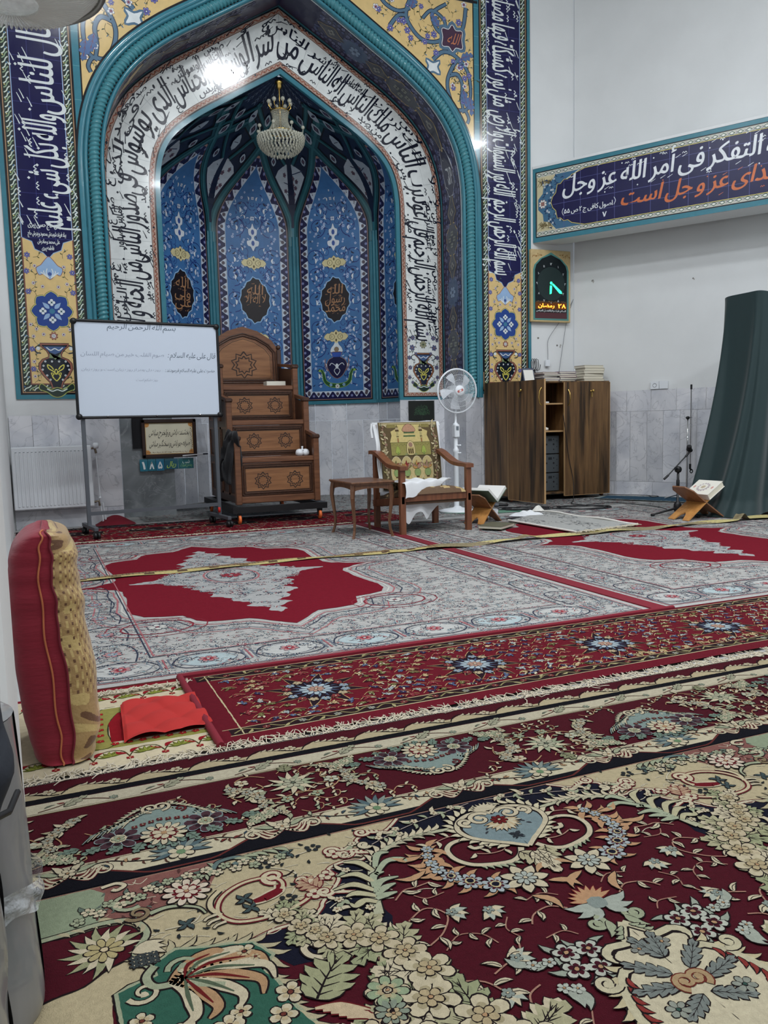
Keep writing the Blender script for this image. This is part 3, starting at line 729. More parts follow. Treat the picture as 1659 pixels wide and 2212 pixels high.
for i, (x, z) in enumerate(rc):
    a, c_ = rc[max(i-1, 0)], rc[min(i+1, n-1)]; tx, tz = c_[0]-a[0], c_[1]-a[1]; l = math.hypot(tx, tz); nx, nz = -tz/l, tx/l
    for k in range(seg+1):
        th = -pi/2-.2+(pi+.4)*k/seg; ph = (i*.009/.042)*tau+th*1.6*(1 if x > CX else 1)
        r = .050+.0075*sin(ph); V.append((x+nx*sin(th)*r, YF-.002-max(-.01, cos(th)*r), z+nz*sin(th)*r))
b.add(V, [[i*(seg+1)+k, i*(seg+1)+k+1, (i+1)*(seg+1)+k+1, (i+1)*(seg+1)+k] for i in range(n-1) for k in range(seg)], lin((66, 132, 142)), True)
b.build('rope_moulding', M_tile, MIH)

# intrados between facade and band
P = Paint(); TL = ALEN*2
def soff(x, t, h):                                       # x: signed arc length, t: depth from the facade
    X, Z = arch(x, .607-h*1.0, False); return (X, YF+.002+t, Z)
n = int(ALEN/.06)
for i in range(-n, n):
    a, b_ = i*ALEN/n, (i+1)*ALEN/n
    P._q([(a, 0), (b_, 0), (b_, .55), (a, .55)], (34, 36, 72), 0)
    P._q([(a, 0), (b_, 0), (b_, .035), (a, .035)], TEAL, 1); P._q([(a, .035), (b_, .035), (b_, .05), (a, .05)], WHT, 1)
    P._q([(a, .515), (b_, .515), (b_, .55), (a, .55)], TEAL, 1); P._q([(a, .5), (b_, .5), (b_, .515), (a, .515)], BLK, 1)
P.L = 4; s = -ALEN+.2; k = 0; SK = False
kinds = 'vhbhtahbh'
while s < ALEN-.1:
    kd = 'mbmtmbmw'[k % 8]; m = .275
    if abs(s) < .22: kd = 'x'
    if kd == 'm': 
        P.blob([(s+a*.17, m+b_*.09) for a, b_ in ((-1, 0), (-.45, .5), (0, 1), (.45, .5), (1, 0), (.45, -.5), (0, -1), (-.45, -.5))], (70, 72, 82), (176, 156, 110), .007, 3)
        P.rosette(s, m, .045, 4, (130, 130, 126), (44, 44, 60), (60, 50, 60), dl=3, rot=.8)
    elif kd == 'b':
        P.blob([(s+cos(tau*i/16)*.17*(1+.12*(i % 2)), m+sin(tau*i/16)*.13*(1+.12*(i % 2))) for i in range(16)], (74, 78, 88), (186, 160, 108), .010, 3)
        for a in (0, 1, 2, 3): P.rosette(s+cos(a*pi/2)*.07, m+sin(a*pi/2)*.055, .036, 4, (128, 132, 124), (36, 38, 50), (60, 50, 60), dl=3)
    elif kd == 'x': pass
    elif kd == 't':
        P.blob([(s+cos(tau*i/16)*.16*(1+.1*(i % 2)), m+sin(tau*i/16)*.11*(1+.1*(i % 2))) for i in range(16)], (48, 50, 74), (196, 200, 206), .006, 3)
        P.t(s, m, -pi/2 if s > 0 else pi/2); write(P, 'یا الله', 0, -.05, .16, .12, (210, 214, 218), 3, bold=.002, slant=.15, marks=5); P.pop()
    else:
        P.blob([(s+cos(tau*i/24)*.16*(1+.15*(i % 2)), m+sin(tau*i/24)*.13*(1+.15*(i % 2))) for i in range(24)], (72, 92, 122), (44, 58, 96), .007, 2)
        P.rosette(s, m, .07, 6, (130, 150, 176), (50, 66, 100), (70, 90, 120), dl=3)
    for dx in (-.15, -.09, -.03, .03, .09, .15):
        for t in (.085, .14, .195, .355, .41, .465):
            if abs(s+dx) < .06: continue
            if abs(t-m) > .12 or abs(dx) > .12 and abs(t-m) > .06: P.rosette(s+dx+R_.uniform(-.02, .02), t+R_.uniform(-.012, .012), R_.uniform(.016, .025), 6, R_.choice(((104, 106, 140), (120, 124, 160), (84, 96, 140))), (36, 38, 66), (60, 60, 96), dl=0, rot=R_.random())
    s += .31; k += 1
P.build('soffit', M_tiledull, soff, MIH, eps=.0006)

# white calligraphy band
P = Paint()
arch_band(P, -.005, .047, TEAL); arch_band(P, .045, .062, BLK, 1); arch_band(P, .060, .108, (176, 150, 136), 1); arch_band(P, .106, .112, (90, 50, 40), 2)
arch_band(P, .110, .542, (226, 230, 228), 1); arch_band(P, .540, .546, (90, 50, 40), 2); arch_band(P, .546, .592, (176, 150, 136), 1); arch_band(P, .590, .607, BLK, 2)
for sx in (1, -1):
    P.rect(CX+sx*1.38 if sx > 0 else CX-1.985, 1.228, CX+1.985 if sx > 0 else CX-1.38, 1.262, TEAL, 4)
    a, b_ = CX+sx*1.435, CX+sx*1.965; P.rect(min(a, b_), 1.262, max(a, b_), 1.276, BLK, 4); a, b_ = CX+sx*1.44, CX+sx*1.96; P.rect(min(a, b_), 1.275, max(a, b_), 1.318, (176, 150, 136), 4)
# borders: brown scroll
Q = Paint(); 
for off in (.084, .569):
    s = -ALEN+.03; k = 1
    while s < ALEN-.03:
        Q.t(s, off); Q.ribbon([(-.035, .014*k), (-.012, -.012*k), (.012, .012*k), (.035, -.014*k)], .009, (146, 76, 54), 3, sm=3); Q.disc(0.036, 0, .007, (96, 60, 50), 6, 3); Q.pop(); s += .078; k = -k
for sx in (1, -1):
    x = 1.46
    while x < 1.93: P.ribbon([(CX+sx*x, 1.283), (CX+sx*(x+.02), 1.31), (CX+sx*(x+.045), 1.283)], .008, (146, 76, 54), 5, sm=3); x += .06
# tile joints
for s in range(-30, 31):
    a = s*.2; 
    if abs(a) < ALEN-.1: Q._q([(a, .11), (a+.003, .11), (a+.003, .54), (a, .54)], (178, 184, 186), 3)
for nn in (.255, .40):
    arch_band(P, nn, nn+.0025, (178, 184, 186), 3)
# writing follows the arch; reading runs from the lower right over the apex to the lower left
INK = (24, 28, 44)
words = ['بسم الله الرحمن', 'الرحیم قل أعوذ', 'برب الناس ملك', 'الناس إله', 'الناس من شر', 'الوسواس الخناس', 'الذی یوسوس فی', 'صدور الناس', 'من الجنة و الناس']
wl = []
for w in words: wl.append(arabic(w)[1]+.25)
s1 = ALEN-.72; s0 = -ALEN+.55; tot = sum(wl); s = s1
for w, L_ in zip(words, wl):
    d = (s1-s0)*L_/tot; c_ = s-d/2
    # local frame: reading direction = decreasing s, letter tops outwards
    Q.t(c_, .2); Q.L = 5
    write(Q, w, 0, .025, d*1.0, .285, INK, bold=.0028, slant=.12, marks=int(d*40)); Q.L = 9; write(Q, w.split()[-1]+' '+w.split()[0], R_.uniform(-.1, .1)*d, .20, d*.62, .10, INK, bold=.0012, slant=.15); Q.L = 5
    Q.pop(); s -= d
# second, higher line of small vowel words
Q.L = 5
s = s1-.1
while s > s0:
    Q.t(s, R_.choice((.47, .15, .49))); write(Q, R_.choice(('ع', 'لا', 'صد', 'ه', 'من', 'س')), 0, 0, None, R_.uniform(.05, .10), INK, slant=.1, bold=.002); Q.pop(); s -= R_.uniform(.10, .2)
bandmap = lambda x, n, h: (lambda p: (p[0], YB-h, p[1]))(arch(x, n))
P.L = 4
for sx in (1, -1):
    xm = CX+sx*1.70; vase(P, xm, 1.40, .42, (34, 40, 58), (140, 90, 60))
    P.rosette(xm, 1.90, .045, 8, (150, 150, 120), (60, 50, 40), (70, 96, 70), dl=2)
    for z, dx, r in ((1.98, .14, .03), (1.95, .19, .02), (1.86, .15, .035), (1.74, .19, .026), (1.62, .18, .026), (1.5, .19, .022), (1.44, .15, .02), (2.03, .06, .02), (1.38, .08, .02), (1.79, .1, .018)):
        for k in (1, -1): P.rosette(xm+k*dx, z, r, 6, (90, 96, 130), (50, 44, 60), (180, 130, 110), dl=2, rot=R_.random()); P.L = 3; sprig(P, xm+k*dx, z, R_.uniform(0, tau), .11, k); P.L = 4
P.build('calligraphy_arch', M_tile, bandp, MIH); Q.build('calligraphy', M_tile, bandmap, MIH)['label'] = 'black writing and brown scroll border along the white arch'

# ---------------------------------------------------------------- niche faces
def halfw(z):                                            # half width of a face panel in face units (1 = whole face)
    if z <= 3.48: return .43
    return .43*(1-((z-3.48)/.82)**1.75) if z < 4.30 else 0.
FW = 1.1
def panel(k, txt):
    P = Paint(); e = lambda z, d: max(0., halfw(z)*FW-d)
    def strip(d, col, z0, z1, dl, inner=None):
        zs = [z0]+[1.2+.04*i for i in range(90) if z0 < 1.2+.04*i < z1]+[z1]
        for a, b_ in zip(zs, zs[1:]):
            if e(a, d) <= 0 and e(b_, d) <= 0: continue
            P._q([(-e(a, d), a), (e(a, d), a), (e(b_, d), b_), (-e(b_, d), b_)], col, dl)
    strip(-.006, BLK, 1.268, 4.32, 0); strip(.010, (176, 140, 128), 1.284, 4.27, 1); strip(.016, NAVY2 if 0 else (26, 26, 70), 1.29, 4.25, 2)
    strip(.112, (210, 222, 232), 1.385, 4.29, 6); strip(.118, BLUE, 1.392, 4.29, 7)
    # undulating white wave with rosettes in the border
    edge = []; z = 1.34
    while z < 4.26: edge.append((e(z, .064), z)); z += .03
    for sx in (1, -1):
        q, L_ = resamp([(sx*x, z) for x, z in edge], .075)
        for i in range(len(q)-1):
            a, b_ = q[i], q[i+1]; tx, ty = b_[0]-a[0], b_[1]-a[1]; l = math.hypot(tx, ty); nx, ny = -ty/l*sx, tx/l*sx
            if i % 2 == 0:
                cx_, cz = (a[0]+b_[0])/2, (a[1]+b_[1])/2; t_ = .072
                P.poly([(a[0]+nx*.045-tx*.25, a[1]+ny*.045-ty*.25), (a[0]+nx*.012, a[1]+ny*.012), (cx_-nx*.038, cz-ny*.038), (b_[0]+nx*.012, b_[1]+ny*.012), (b_[0]+nx*.045+tx*.25, b_[1]+ny*.045+ty*.25)], (206, 216, 228), 3)
                P.rosette(cx_+nx*.010, cz+ny*.010, .024, 8, (96, 84, 92), (60, 50, 60), (60, 50, 70), dl=4)
            else:
                cx_, cz = (a[0]+b_[0])/2, (a[1]+b_[1])/2; P.rosette(cx_-nx*.028, cz-ny*.028, .019, 6, (132, 140, 190), (26, 26, 70), (210, 214, 230), dl=4)
    x = -.40
    P.rect(-e(1.4, .02), 1.296, e(1.4, .02), 1.385, (26, 26, 70), 4)
    i = 0
    while x < .40:
        if i % 2 == 0: P.poly([(x-.055, 1.385), (x-.03, 1.35), (x, 1.31), (x+.03, 1.35), (x+.055, 1.385)], (206, 216, 228), 5); P.rosette(x, 1.356, .022, 8, (96, 84, 92), (60, 50, 60), (60, 50, 70), dl=6)
        else: P.rosette(x, 1.33, .018, 6, (132, 140, 190), (26, 26, 70), (210, 214, 230), dl=6)
        x += .066; i += 1
    # field
    P.L = 8; DK = (22, 34, 110)
    for zc, r, hx in ((1.62, .15, .20), (1.98, .14, .2), (2.22, .13, .2), (2.58, .15, .2), (2.90, .14, .2), (3.12, .16, .2), (3.52, .13, .16), (3.74, .10, .11)):
        for sx in (1, -1):
            P.curl(sx*(hx+r*.45), zc-r, pi/2, r, .011, DK, turns=1.35, fl=sx, n=22)
            P.rosette(sx*(hx-.02), zc, .022, 5, (168, 190, 222), (40, 60, 140), (110, 130, 190), dl=1)
            P.leaf(sx*(hx+.05), zc-.06, 1.2 if sx > 0 else pi-1.2, .07, .03, (226, 232, 236), (24, 26, 60), .3*sx, 1)
            P.leaf(sx*(hx+.08), zc+.04, 2.2 if sx > 0 else pi-2.2, .06, .022, (24, 26, 60), None, .3*sx, 1)
            P.curl(sx*(hx-.13+r*.3), zc-r*.2, pi/2, r*.62, .008, DK, turns=1.2, fl=-sx, n=16); P.leaf(sx*(hx-.06), zc+.09, 1.0 if sx > 0 else pi-1.0, .05, .02, (226, 232, 236), (24, 26, 60), .3*sx, 1)
            for q in range(13): P.leaf(sx*R_.uniform(.02, min(.31, max(.05, e(zc, .15)))), zc+R_.uniform(-.17, .17), R_.uniform(0, tau), .045, .013, R_.choice((DK, DK, (20, 26, 60), (206, 218, 232))), None, .3, 0)
    for z, w in ((3.62, .05), (3.86, .035), (3.95, .02)): P.rosette(0, z, w*.6, 4, (206, 216, 226), DK, (110, 120, 170), dl=1)
    z = 1.46
    while z < 4.1:
        for sx in (1, -1):
            x = R_.uniform(.10, .33)
            if x < e(z, .15): P.rosette(sx*x, z, R_.uniform(.012, .02), 5, (186, 204, 228), (44, 70, 150), (100, 120, 180), dl=1, rot=R_.random())
        z += .03
    P.L = 14                                            # cream cartouches
    for zc in (2.105, 3.06):
        f = [(-.165, 0), (-.12, .045), (-.09, .04), (-.06, .065), (-.03, .06), (0, .09), (.03, .06), (.06, .065), (.09, .04), (.12, .045), (.165, 0)]
        f = f+[(a, -b_) for a, b_ in f[::-1][1:-1]]
        P.blob([(a, zc+b_) for a, b_ in f], CRM, (96, 84, 60), .004, 2)
        for sx in (1, -1): P.curl(sx*.02, zc, 0 if sx > 0 else pi, .045, .006, (96, 76, 40), turns=.9, dl=2, n=10); P.curl(sx*.02, zc, 0 if sx > 0 else pi, .045, .006, (96, 76, 40), turns=.9, fl=-1, dl=2, n=10)
        P.disc(0, zc+.045, .012, (96, 76, 40), 6, 2, ry=.02); P.disc(0, zc-.045, .012, (96, 76, 40), 6, 2, ry=.02)
    zc = 2.585                                          # dark medallion with gold writing
    f = []
    for i in range(26):
        t = i/26; a = tau*t; r = 1+(.07 if i % 2 else -.02); f.append((cos(a)*.19*r*(1-.22*abs(sin(a))**3), zc+sin(a)*.25*r+(.03*sin(a)**7)))
    f[6] = f[6]; P.poly(offs(f, .014), (150, 190, 226), 0); P.poly(f, (30, 22, 26), 1)
    P.poly([(-.03, zc+.2), (.03, zc+.2), (0, zc+.27)], (30, 22, 26), 1); P.poly([(-.03, zc-.2), (.03, zc-.2), (0, zc-.27)], (30, 22, 26), 1)
    GD = (176, 130, 92)
    for j, w in enumerate(txt): 
        zz = zc+.075-.115*j; write(P, w, 0, zz, .23 if j == 0 else .28, .125, GD, 4+j*3, bold=.0008, slant=.12, marks=12)
    # vase, foot and palmettes
    P.blob([(a, 1.90+b_) for a, b_ in ((-.075, 0), (-.07, .06), (-.035, .1), (0, .17), (.035, .1), (.07, .06), (.075, 0))], (222, 230, 232), (70, 90, 140), .004, 3); P.disc(0, 1.94, .035, (140, 120, 96), 8, 2)
    bd = [(0, 1.56), (.07, 1.6), (.12, 1.68), (.135, 1.75), (.1, 1.81), (.055, 1.83), (.05, 1.86), (.075, 1.9), (0, 1.905)]
    P.blob(bd+[(-a, b_) for a, b_ in bd[::-1][1:-1]], (26, 26, 66), (160, 120, 96), .006, 2, 3)
    P.poly([(-.05, 1.84), (.05, 1.84), (.07, 1.9), (-.07, 1.9)], (50, 84, 170), 5)
    for sx in (1, -1):
        P.ribbon([(0, 1.60), (sx*.04, 1.66), (sx*.01, 1.71), (sx*.07, 1.76), (sx*.1, 1.73)], .008, (222, 228, 232), 5, sm=4)
        P.ribbon([(sx*.12, 1.66), (sx*.16, 1.72), (sx*.16, 1.82)], .01, (160, 110, 90), 3, sm=4)
        P.ribbon([(sx*.22, 1.68), (sx*.19, 1.62), (sx*.17, 1.53), (sx*.11, 1.48), (0, 1.46)], .052, (40, 84, 48), 3, (.35, 1), 5, (150, 190, 80), .006)
        P.disc(sx*.24, 1.665, .016, (150, 190, 80), 7, 3); P.rosette(sx*.09, 1.475, .022, 5, (150, 190, 220), (26, 50, 40), (60, 100, 150), dl=6)
    P.rosette(0, 1.455, .032, 8, (226, 230, 226), (26, 50, 40), (150, 110, 90), dl=6)
    P.disc(0, 1.72, .022, (222, 228, 232), 8, 5, ry=.036)
    for a, b_, w_ in ((3.30, .10, .07), (3.44, .12, .05)):                      # white palmettes near the top
        P.blob([(x*w_*1.25, a+z_*b_) for x, z_ in ((0, 1), (.35, .5), (.9, .35), (.8, -.2), (.35, -.35), (0, -.9), (-.35, -.35), (-.8, -.2), (-.9, .35), (-.35, .5))], (226, 232, 236), (60, 90, 150), .004, 3, 2)
        P.disc(0, a+.01, .022, (60, 90, 160), 8, 5, ry=.035)
    return P
TX = {0: ['علی', 'ولی الله'], 1: ['الله', 'رسول', 'محمد'], 2: ['الله', 'لا اله الا'], 3: ['الله', 'ولی', 'علی'], 4: ['الله', 'اکبر']}
for k in range(5):
    fn = (lambda k: (lambda x, z, h: vault(k+.5+(-x)/FW, z, .004+h)))(k)
    o = panel(k, TX[k]).build('niche_panel', M_tiledull, fn, MIH, eps=.0003)
# vault ground, ribs, cells
b = MB(); n = 50
for j in range(64):
    z0, z1 = 1.228+(4.83-1.228)*j/64, 1.228+(4.83-1.228)*(j+1)/64
    for i in range(n):
        u0, u1 = NCUT0+(5-2*NCUT0)*i/n, NCUT0+(5-2*NCUT0)*(i+1)/n
        c_ = TEAL if z0 < 3.5 else (24, 36, 62)
        b.add([vault(u0, z0), vault(u1, z0), vault(u1, z1), vault(u0, z1)], [(0, 1, 2, 3)], lin(c_), False)
b.build('vault', M_tiledull, MIH)
P = Paint()
V_ = lambda u, z, h: vault(u, z, h)
def ribp(pts, w=.045, c=(36, 88, 98), dl=6):
    q = catmull(pts, 8); 
    for a, b_ in zip(q, q[1:]):
        s = max(.25, sprof((a[1]+b_[1])/2)); du, dz = b_[0]-a[0], b_[1]-a[1]; l = math.hypot(du*1.1*s, dz) or 1; nu, nz = -dz/l/(1.1*s), du*1.1*s/l
        for ww, cc, d in ((w*.5+.012, (16, 20, 30), 0), (w*.5, c, 10), (w*.16, (56, 112, 120), 20)):
            P._q([(a[0]-nu*ww, a[1]-nz*ww), (b_[0]-nu*ww, b_[1]-nz*ww), (b_[0]+nu*ww, b_[1]+nz*ww), (a[0]+nu*ww, a[1]+nz*ww)], cc, dl+d)
def fr(z): return halfw(z)
for k in range(0, 6):                                     # white V cells between neighbouring arches
    zs = [3.62+.06*i for i in range(11)]
    for a, b_ in zip(zs, zs[1:]):
        wa, wb = max(0, .5-fr(a)-.125), max(0, .5-fr(b_)-.125)
        wa *= min(1, (4.24-a)/.12+.001) if a > 4.1 else 1; wb *= max(0, min(1, (4.24-b_)/.12)) if b_ > 4.1 else 1
        if wb > 0 or wa > 0:
            P._q([(k-wa, a), (k, a), (k, b_), (k-wb, b_)], (188, 198, 206), 2); P._q([(k, a), (k+wa, a), (k+wb, b_), (k, b_)], (188, 198, 206), 2)
    for i in range(16):
        z = 3.72+.5*i/16; w = max(0, .5-fr(z)-.14)
        if z < 4.15 and w > .02: P.rosette(k+R_.uniform(-w, w)*.8, z, .022, 5, (110, 86, 100), (40, 44, 70), (60, 60, 90), dl=4); P.ribbon([(k, z), (k+R_.uniform(-w, w), z+.03)], .009, (44, 60, 90), 3, sm=1)
    for sx in (1, -1):
        ribp([(k+sx*max(.03, .5-fr(z)-.05), z) for z in (3.3, 3.5, 3.65, 3.8, 3.95, 4.1, 4.2, 4.27)]+[(k+sx*.5, 4.34), (k+sx*.72, 4.44), (k+sx*1.0, 4.52)], .075)
        ribp([(k+sx*.06, 4.22), (k+sx*.25, 4.36), (k+sx*.5, 4.48), (k+sx*.8, 4.58), (k+sx*1.1, 4.64)], .032)
    # lozenge cells
    for u, z, r in ((k, 4.36, .05), (k+.25, 4.24, .032), (k-.25, 4.24, .032), (k+.5, 4.41, .036), (k+.2, 4.47, .038), (k-.2, 4.47, .038), (k, 4.56, .04), (k+.5, 4.54, .035)):
        rz = r*1.25; ru = r/(1.1*max(.3, sprof(z)))
        P.poly([(u-ru, z), (u-ru*.6, z+rz*.7), (u, z+rz), (u+ru*.6, z+rz*.7), (u+ru, z), (u+ru*.6, z-rz*.7), (u, z-rz), (u-ru*.6, z-rz*.7)], (176, 190, 200), 30); P.poly([(u-ru*.66, z), (u, z+rz*.66), (u+ru*.66, z), (u, z-rz*.66)], (52, 44, 70), 31)
        P.poly([(u-ru*.25, z), (u, z+rz*.3), (u+ru*.25, z), (u, z-rz*.3)], (120, 90, 104), 32)
z = 4.62
while z < 4.80:                                          # zigzag tiles near the crown
    for i in range(26):
        u = .1+4.8*i/26; d = .07
        P.ribbon([(u, z), (u+d, z+.022), (u+2*d, z)], .012, (110, 124, 146) if i % 2 else (40, 52, 84), 4, sm=1)
    z += .028
P.build('vault_ribs', M_tiledull, V_, MIH, eps=.0006)
# corner posts
for k in (1, 2, 3, 4):
    b = MB(); x, y = NV[k]; dx, dy = VC[0]-x, VC[1]-y; l = math.hypot(dx, dy); dx /= l; dy /= l
    for off, r in ((0, .026), (.045, .018), (-.045, .018)):
        px, py = x+dx*.012+(-dy)*off, y+dy*.012+dx*off
        b.tube([(px, py, 1.23), (px, py, 3.25), (px+dx*.004, py+dy*.004, 3.42)], r, 8, lin(TEAL))
    b.build('corner_post', M_tiledull, MIH)
b = MB()
for k in range(5):
    u0, u1 = max(k, NCUT0)+.002, min(k+1, 5-NCUT0)-.002
    p = [vault(u0, 1.222, -.0), vault(u1, 1.222, 0), vault(u1, 1.222, .03), vault(u0, 1.222, .03)]
    q = [(x, y, 1.266) for x, y, z in p]; b.add(p+q, [(0, 3, 2, 1), (4, 5, 6, 7), (0, 1, 5, 4), (1, 2, 6, 5), (2, 3, 7, 6), (3, 0, 4, 7)], lin(TEAL))
b.build('teal_sill', M_tiledull, MIH)
# jamb edge between band plane and niche
b = MB(); a = arch_line(0); 
for p, q in zip(a, a[1:]): b.add([(p[0], YB-.002, p[1]), (q[0], YB-.002, q[1]), (q[0], YB+.05, q[1]), (p[0], YB+.05, p[1])], [(0, 1, 2, 3)], lin(TEAL))
b.build('arch_edge', M_tile, MIH)
# ================================================================ carpets
M_rug = mat('carpet_pile', attr=True, gain=.52, rough=.95, spec=.12, noise=.10, nscale=90, bump=.9, bscale=420, bdist=.003)
M_rugfine = mat('carpet_woven', attr=True, gain=.66, rough=.95, spec=.1, noise=.08, nscale=60, bump=.5, bscale=300, bdist=.002)
M_fringe = mat('fringe_cotton', (190, 180, 160), rough=.9)
flat = lambda x, y, h: (x, y, h)
def fringe(name, x0, x1, y, L_, parent, ang=pi/2, gap=.006, z=.006, wild=.5, r=.0014, col=(216, 206, 186), fn=None):
    b = MB(); x = x0
    while x < x1:
        n = 4; a = ang+R_.gauss(0, wild*.6); px, py = (x, y) if fn is None else fn(x); pts = [(px, py, z)]
        for i in range(n): a += R_.gauss(0, wild); px += cos(a)*L_/n*R_.uniform(.7, 1.2); py += sin(a)*L_/n; pts.append((px, py, z+R_.uniform(-.002, .006)*(1 if i else .3)))
        b.tube(pts, [r*1.6]+[r*1.3]*(n-1)+[r], 4, lin(col), cap=False); x += gap*R_.uniform(.5, 1.5)
    return b.build(name, M_fringe, parent)

MR = (84, 18, 32); CR = (206, 190, 152); NV_ = (22, 24, 42); GR = (58, 106, 88); LB = (150, 166, 166); SG = (176, 182, 150); IV = (222, 208, 176); SV = (176, 182, 172); PK = (146, 96, 88); DK = (34, 24, 26); OR = (196, 156, 116)
# ---------------------------------------------------------------- the large patterned carpet in front
T = thing('floral_carpet', 'large maroon, cream and navy floral carpet with big scrolls in the foreground', 'carpet')
AX = .952
P = Paint(jit=.0009, step=.007)
J = P.jit
def base():
    P.rect(-1.3-AX+AX, .2, 4.6, 2.30, MR)
X0, X1 = -1.3, 4.4
P.rect(X0, .1, X1, 2.298, MR); P.L = 1
P.rect(X0, 2.205, X1, 2.232, CR); P.rect(X0, 2.176, X1, 2.207, (14, 14, 22), 1); P.rect(X0, 2.108, X1, 2.176, (216, 206, 178), 1)
P.rect(X0, 2.1735, X1, 2.176, MR, 2); P.rect(X0, 2.108, X1, 2.112, (110, 90, 60), 2); P.rect(X0, 2.118, X1, 2.1195, (110, 90, 60), 2)
P.rect(X0, 1.712, X1, 1.748, (14, 14, 24), 1); P.rect(X0, 1.745, X1, 1.822, (220, 208, 176), 1); P.rect(X0, 1.816, X1, 1.818, (90, 60, 40), 2); P.rect(X0, 1.708, X1, 1.712, (170, 130, 110), 2)
# outer wave with small blossoms
P.L = 4; x = X0
while x < X1:
    P.poly([(x, 2.205), (x+.02, 2.235), (x+.05, 2.252), (x+.09, 2.235), (x+.13, 2.215), (x+.16, 2.205)], CR)
    P.L = 5; P.ribbon([(x, 2.212), (x+.02, 2.24), (x+.05, 2.256), (x+.09, 2.24), (x+.13, 2.218), (x+.16, 2.212)], .004, DK, 0, sm=3)
    for k in range(4): P.leaf(x+.05+k*.018, 2.245-.003*k, .9-k*.15, .024, .009, IV, DK, -.3, 1, ow=.0012)
    P.rosette(x+.135, 2.235, .017, 5, IV, DK, OR, rot=R_.random(), ow=.002, dl=1); P.L = 4; x += .1635
# inner guard of the outer edge
x = X0+.1; P.L = 5
while x < X1:
    P.ribbon([(x-.08, 2.125), (x-.03, 2.14), (x+.0, 2.160), (x+.05, 2.15), (x+.09, 2.13)], .004, (96, 60, 50), 0, sm=4)
    P.acanth(x-.02, 2.13, .7, .07, .03, (180, 178, 150), DK, 3, ow=.0015); P.rosette(x+.10, 2.135, .011, 6, (150, 160, 140), DK, IV, ow=.001); P.leaf(x+.18, 2.14, .3, .03, .009, (110, 116, 100), None); P.leaf(x+.23, 2.155, 2.8, .02, .008, (130, 50, 50), None)
    x += .2365+.01
# guard near the field: wavy boundary, scroll and star flowers
P.L = 6; x = -.114; per = .2365*2
def gw(x): return 1.752+.030*sin((x-.245)/per*tau*1.0+pi*.25)
q = [(X0+.02*i, 1.7485+.028*max(-1, min(1, 1.6*sin((X0+.02*i-.36)/per*tau)))) for i in range(int((X1-X0)/.02))]
P.step = 0
for a, b_ in zip(q, q[1:]): P._q([(a[0], 1.716), (b_[0], 1.716), b_, a], (14, 14, 24), 0)
P.step = .007
P.ribbon(q, .006, (110, 50, 46), 1, sm=1)
k = -4
while k < 10:
    cx_ = .245+k*.2365; P.L = 8
    if k % 2 == 0:
        for i in range(11):
            a = pi*(-.1+1.2*i/10); P.leaf(cx_+cos(a)*.018, 1.786+sin(a)*.012, a, .052, .015, (150, 160, 150) if i % 2 else (96, 116, 120), DK, .05, ow=.0016)
        P.rosette(cx_, 1.776, .030, 6, IV, DK, SG, ow=.002, dl=3); P.disc(cx_, 1.776, .011, (120, 150, 110), 7, 8)
    else:
        for sx in (1, -1):
            for i in range(3): P.ribbon([(cx_+sx*.005, 1.775), (cx_+sx*(.02+.01*i), 1.765-.008*i), (cx_+sx*(.035+.012*i), 1.772), (cx_+sx*(.045+.012*i), 1.79)], .009, IV, 0, (1, .4), 4, (110, 40, 40), .002)
            P.leaf(cx_+sx*.01, 1.795, pi/2-sx*.6, .04, .018, IV, DK, .1*sx); P.leaf(cx_+sx*.02, 1.79, pi/2-sx*1.2, .045, .016, SG, DK, .1*sx)
            P.curl(cx_+sx*.07, 1.80, -pi/2 if sx > 0 else -pi/2, .022, .007, IV, DK, fl=sx, ow=.0016)
        P.rosette(cx_, 1.79, .018, 5, IV, DK, OR, ow=.002, dl=3)
    P.L = 7
    s_ = 1 if k % 2 == 0 else -1
    P.vine([(cx_+.02, 1.80), (cx_+.08, 1.808-.0*s_), (cx_+.13, 1.785), (cx_+.2, 1.765)], .0035, DK, (96, 60, 50), gap=.016, l=.02, lw=.006)
    for i in range(3): P.leaf(cx_+.09+.03*i, 1.782+.004*i, R_.uniform(0, 3), .018, .008, R_.choice(((60, 80, 90), OR, (120, 50, 46))), DK, ow=.001)
    k += 1
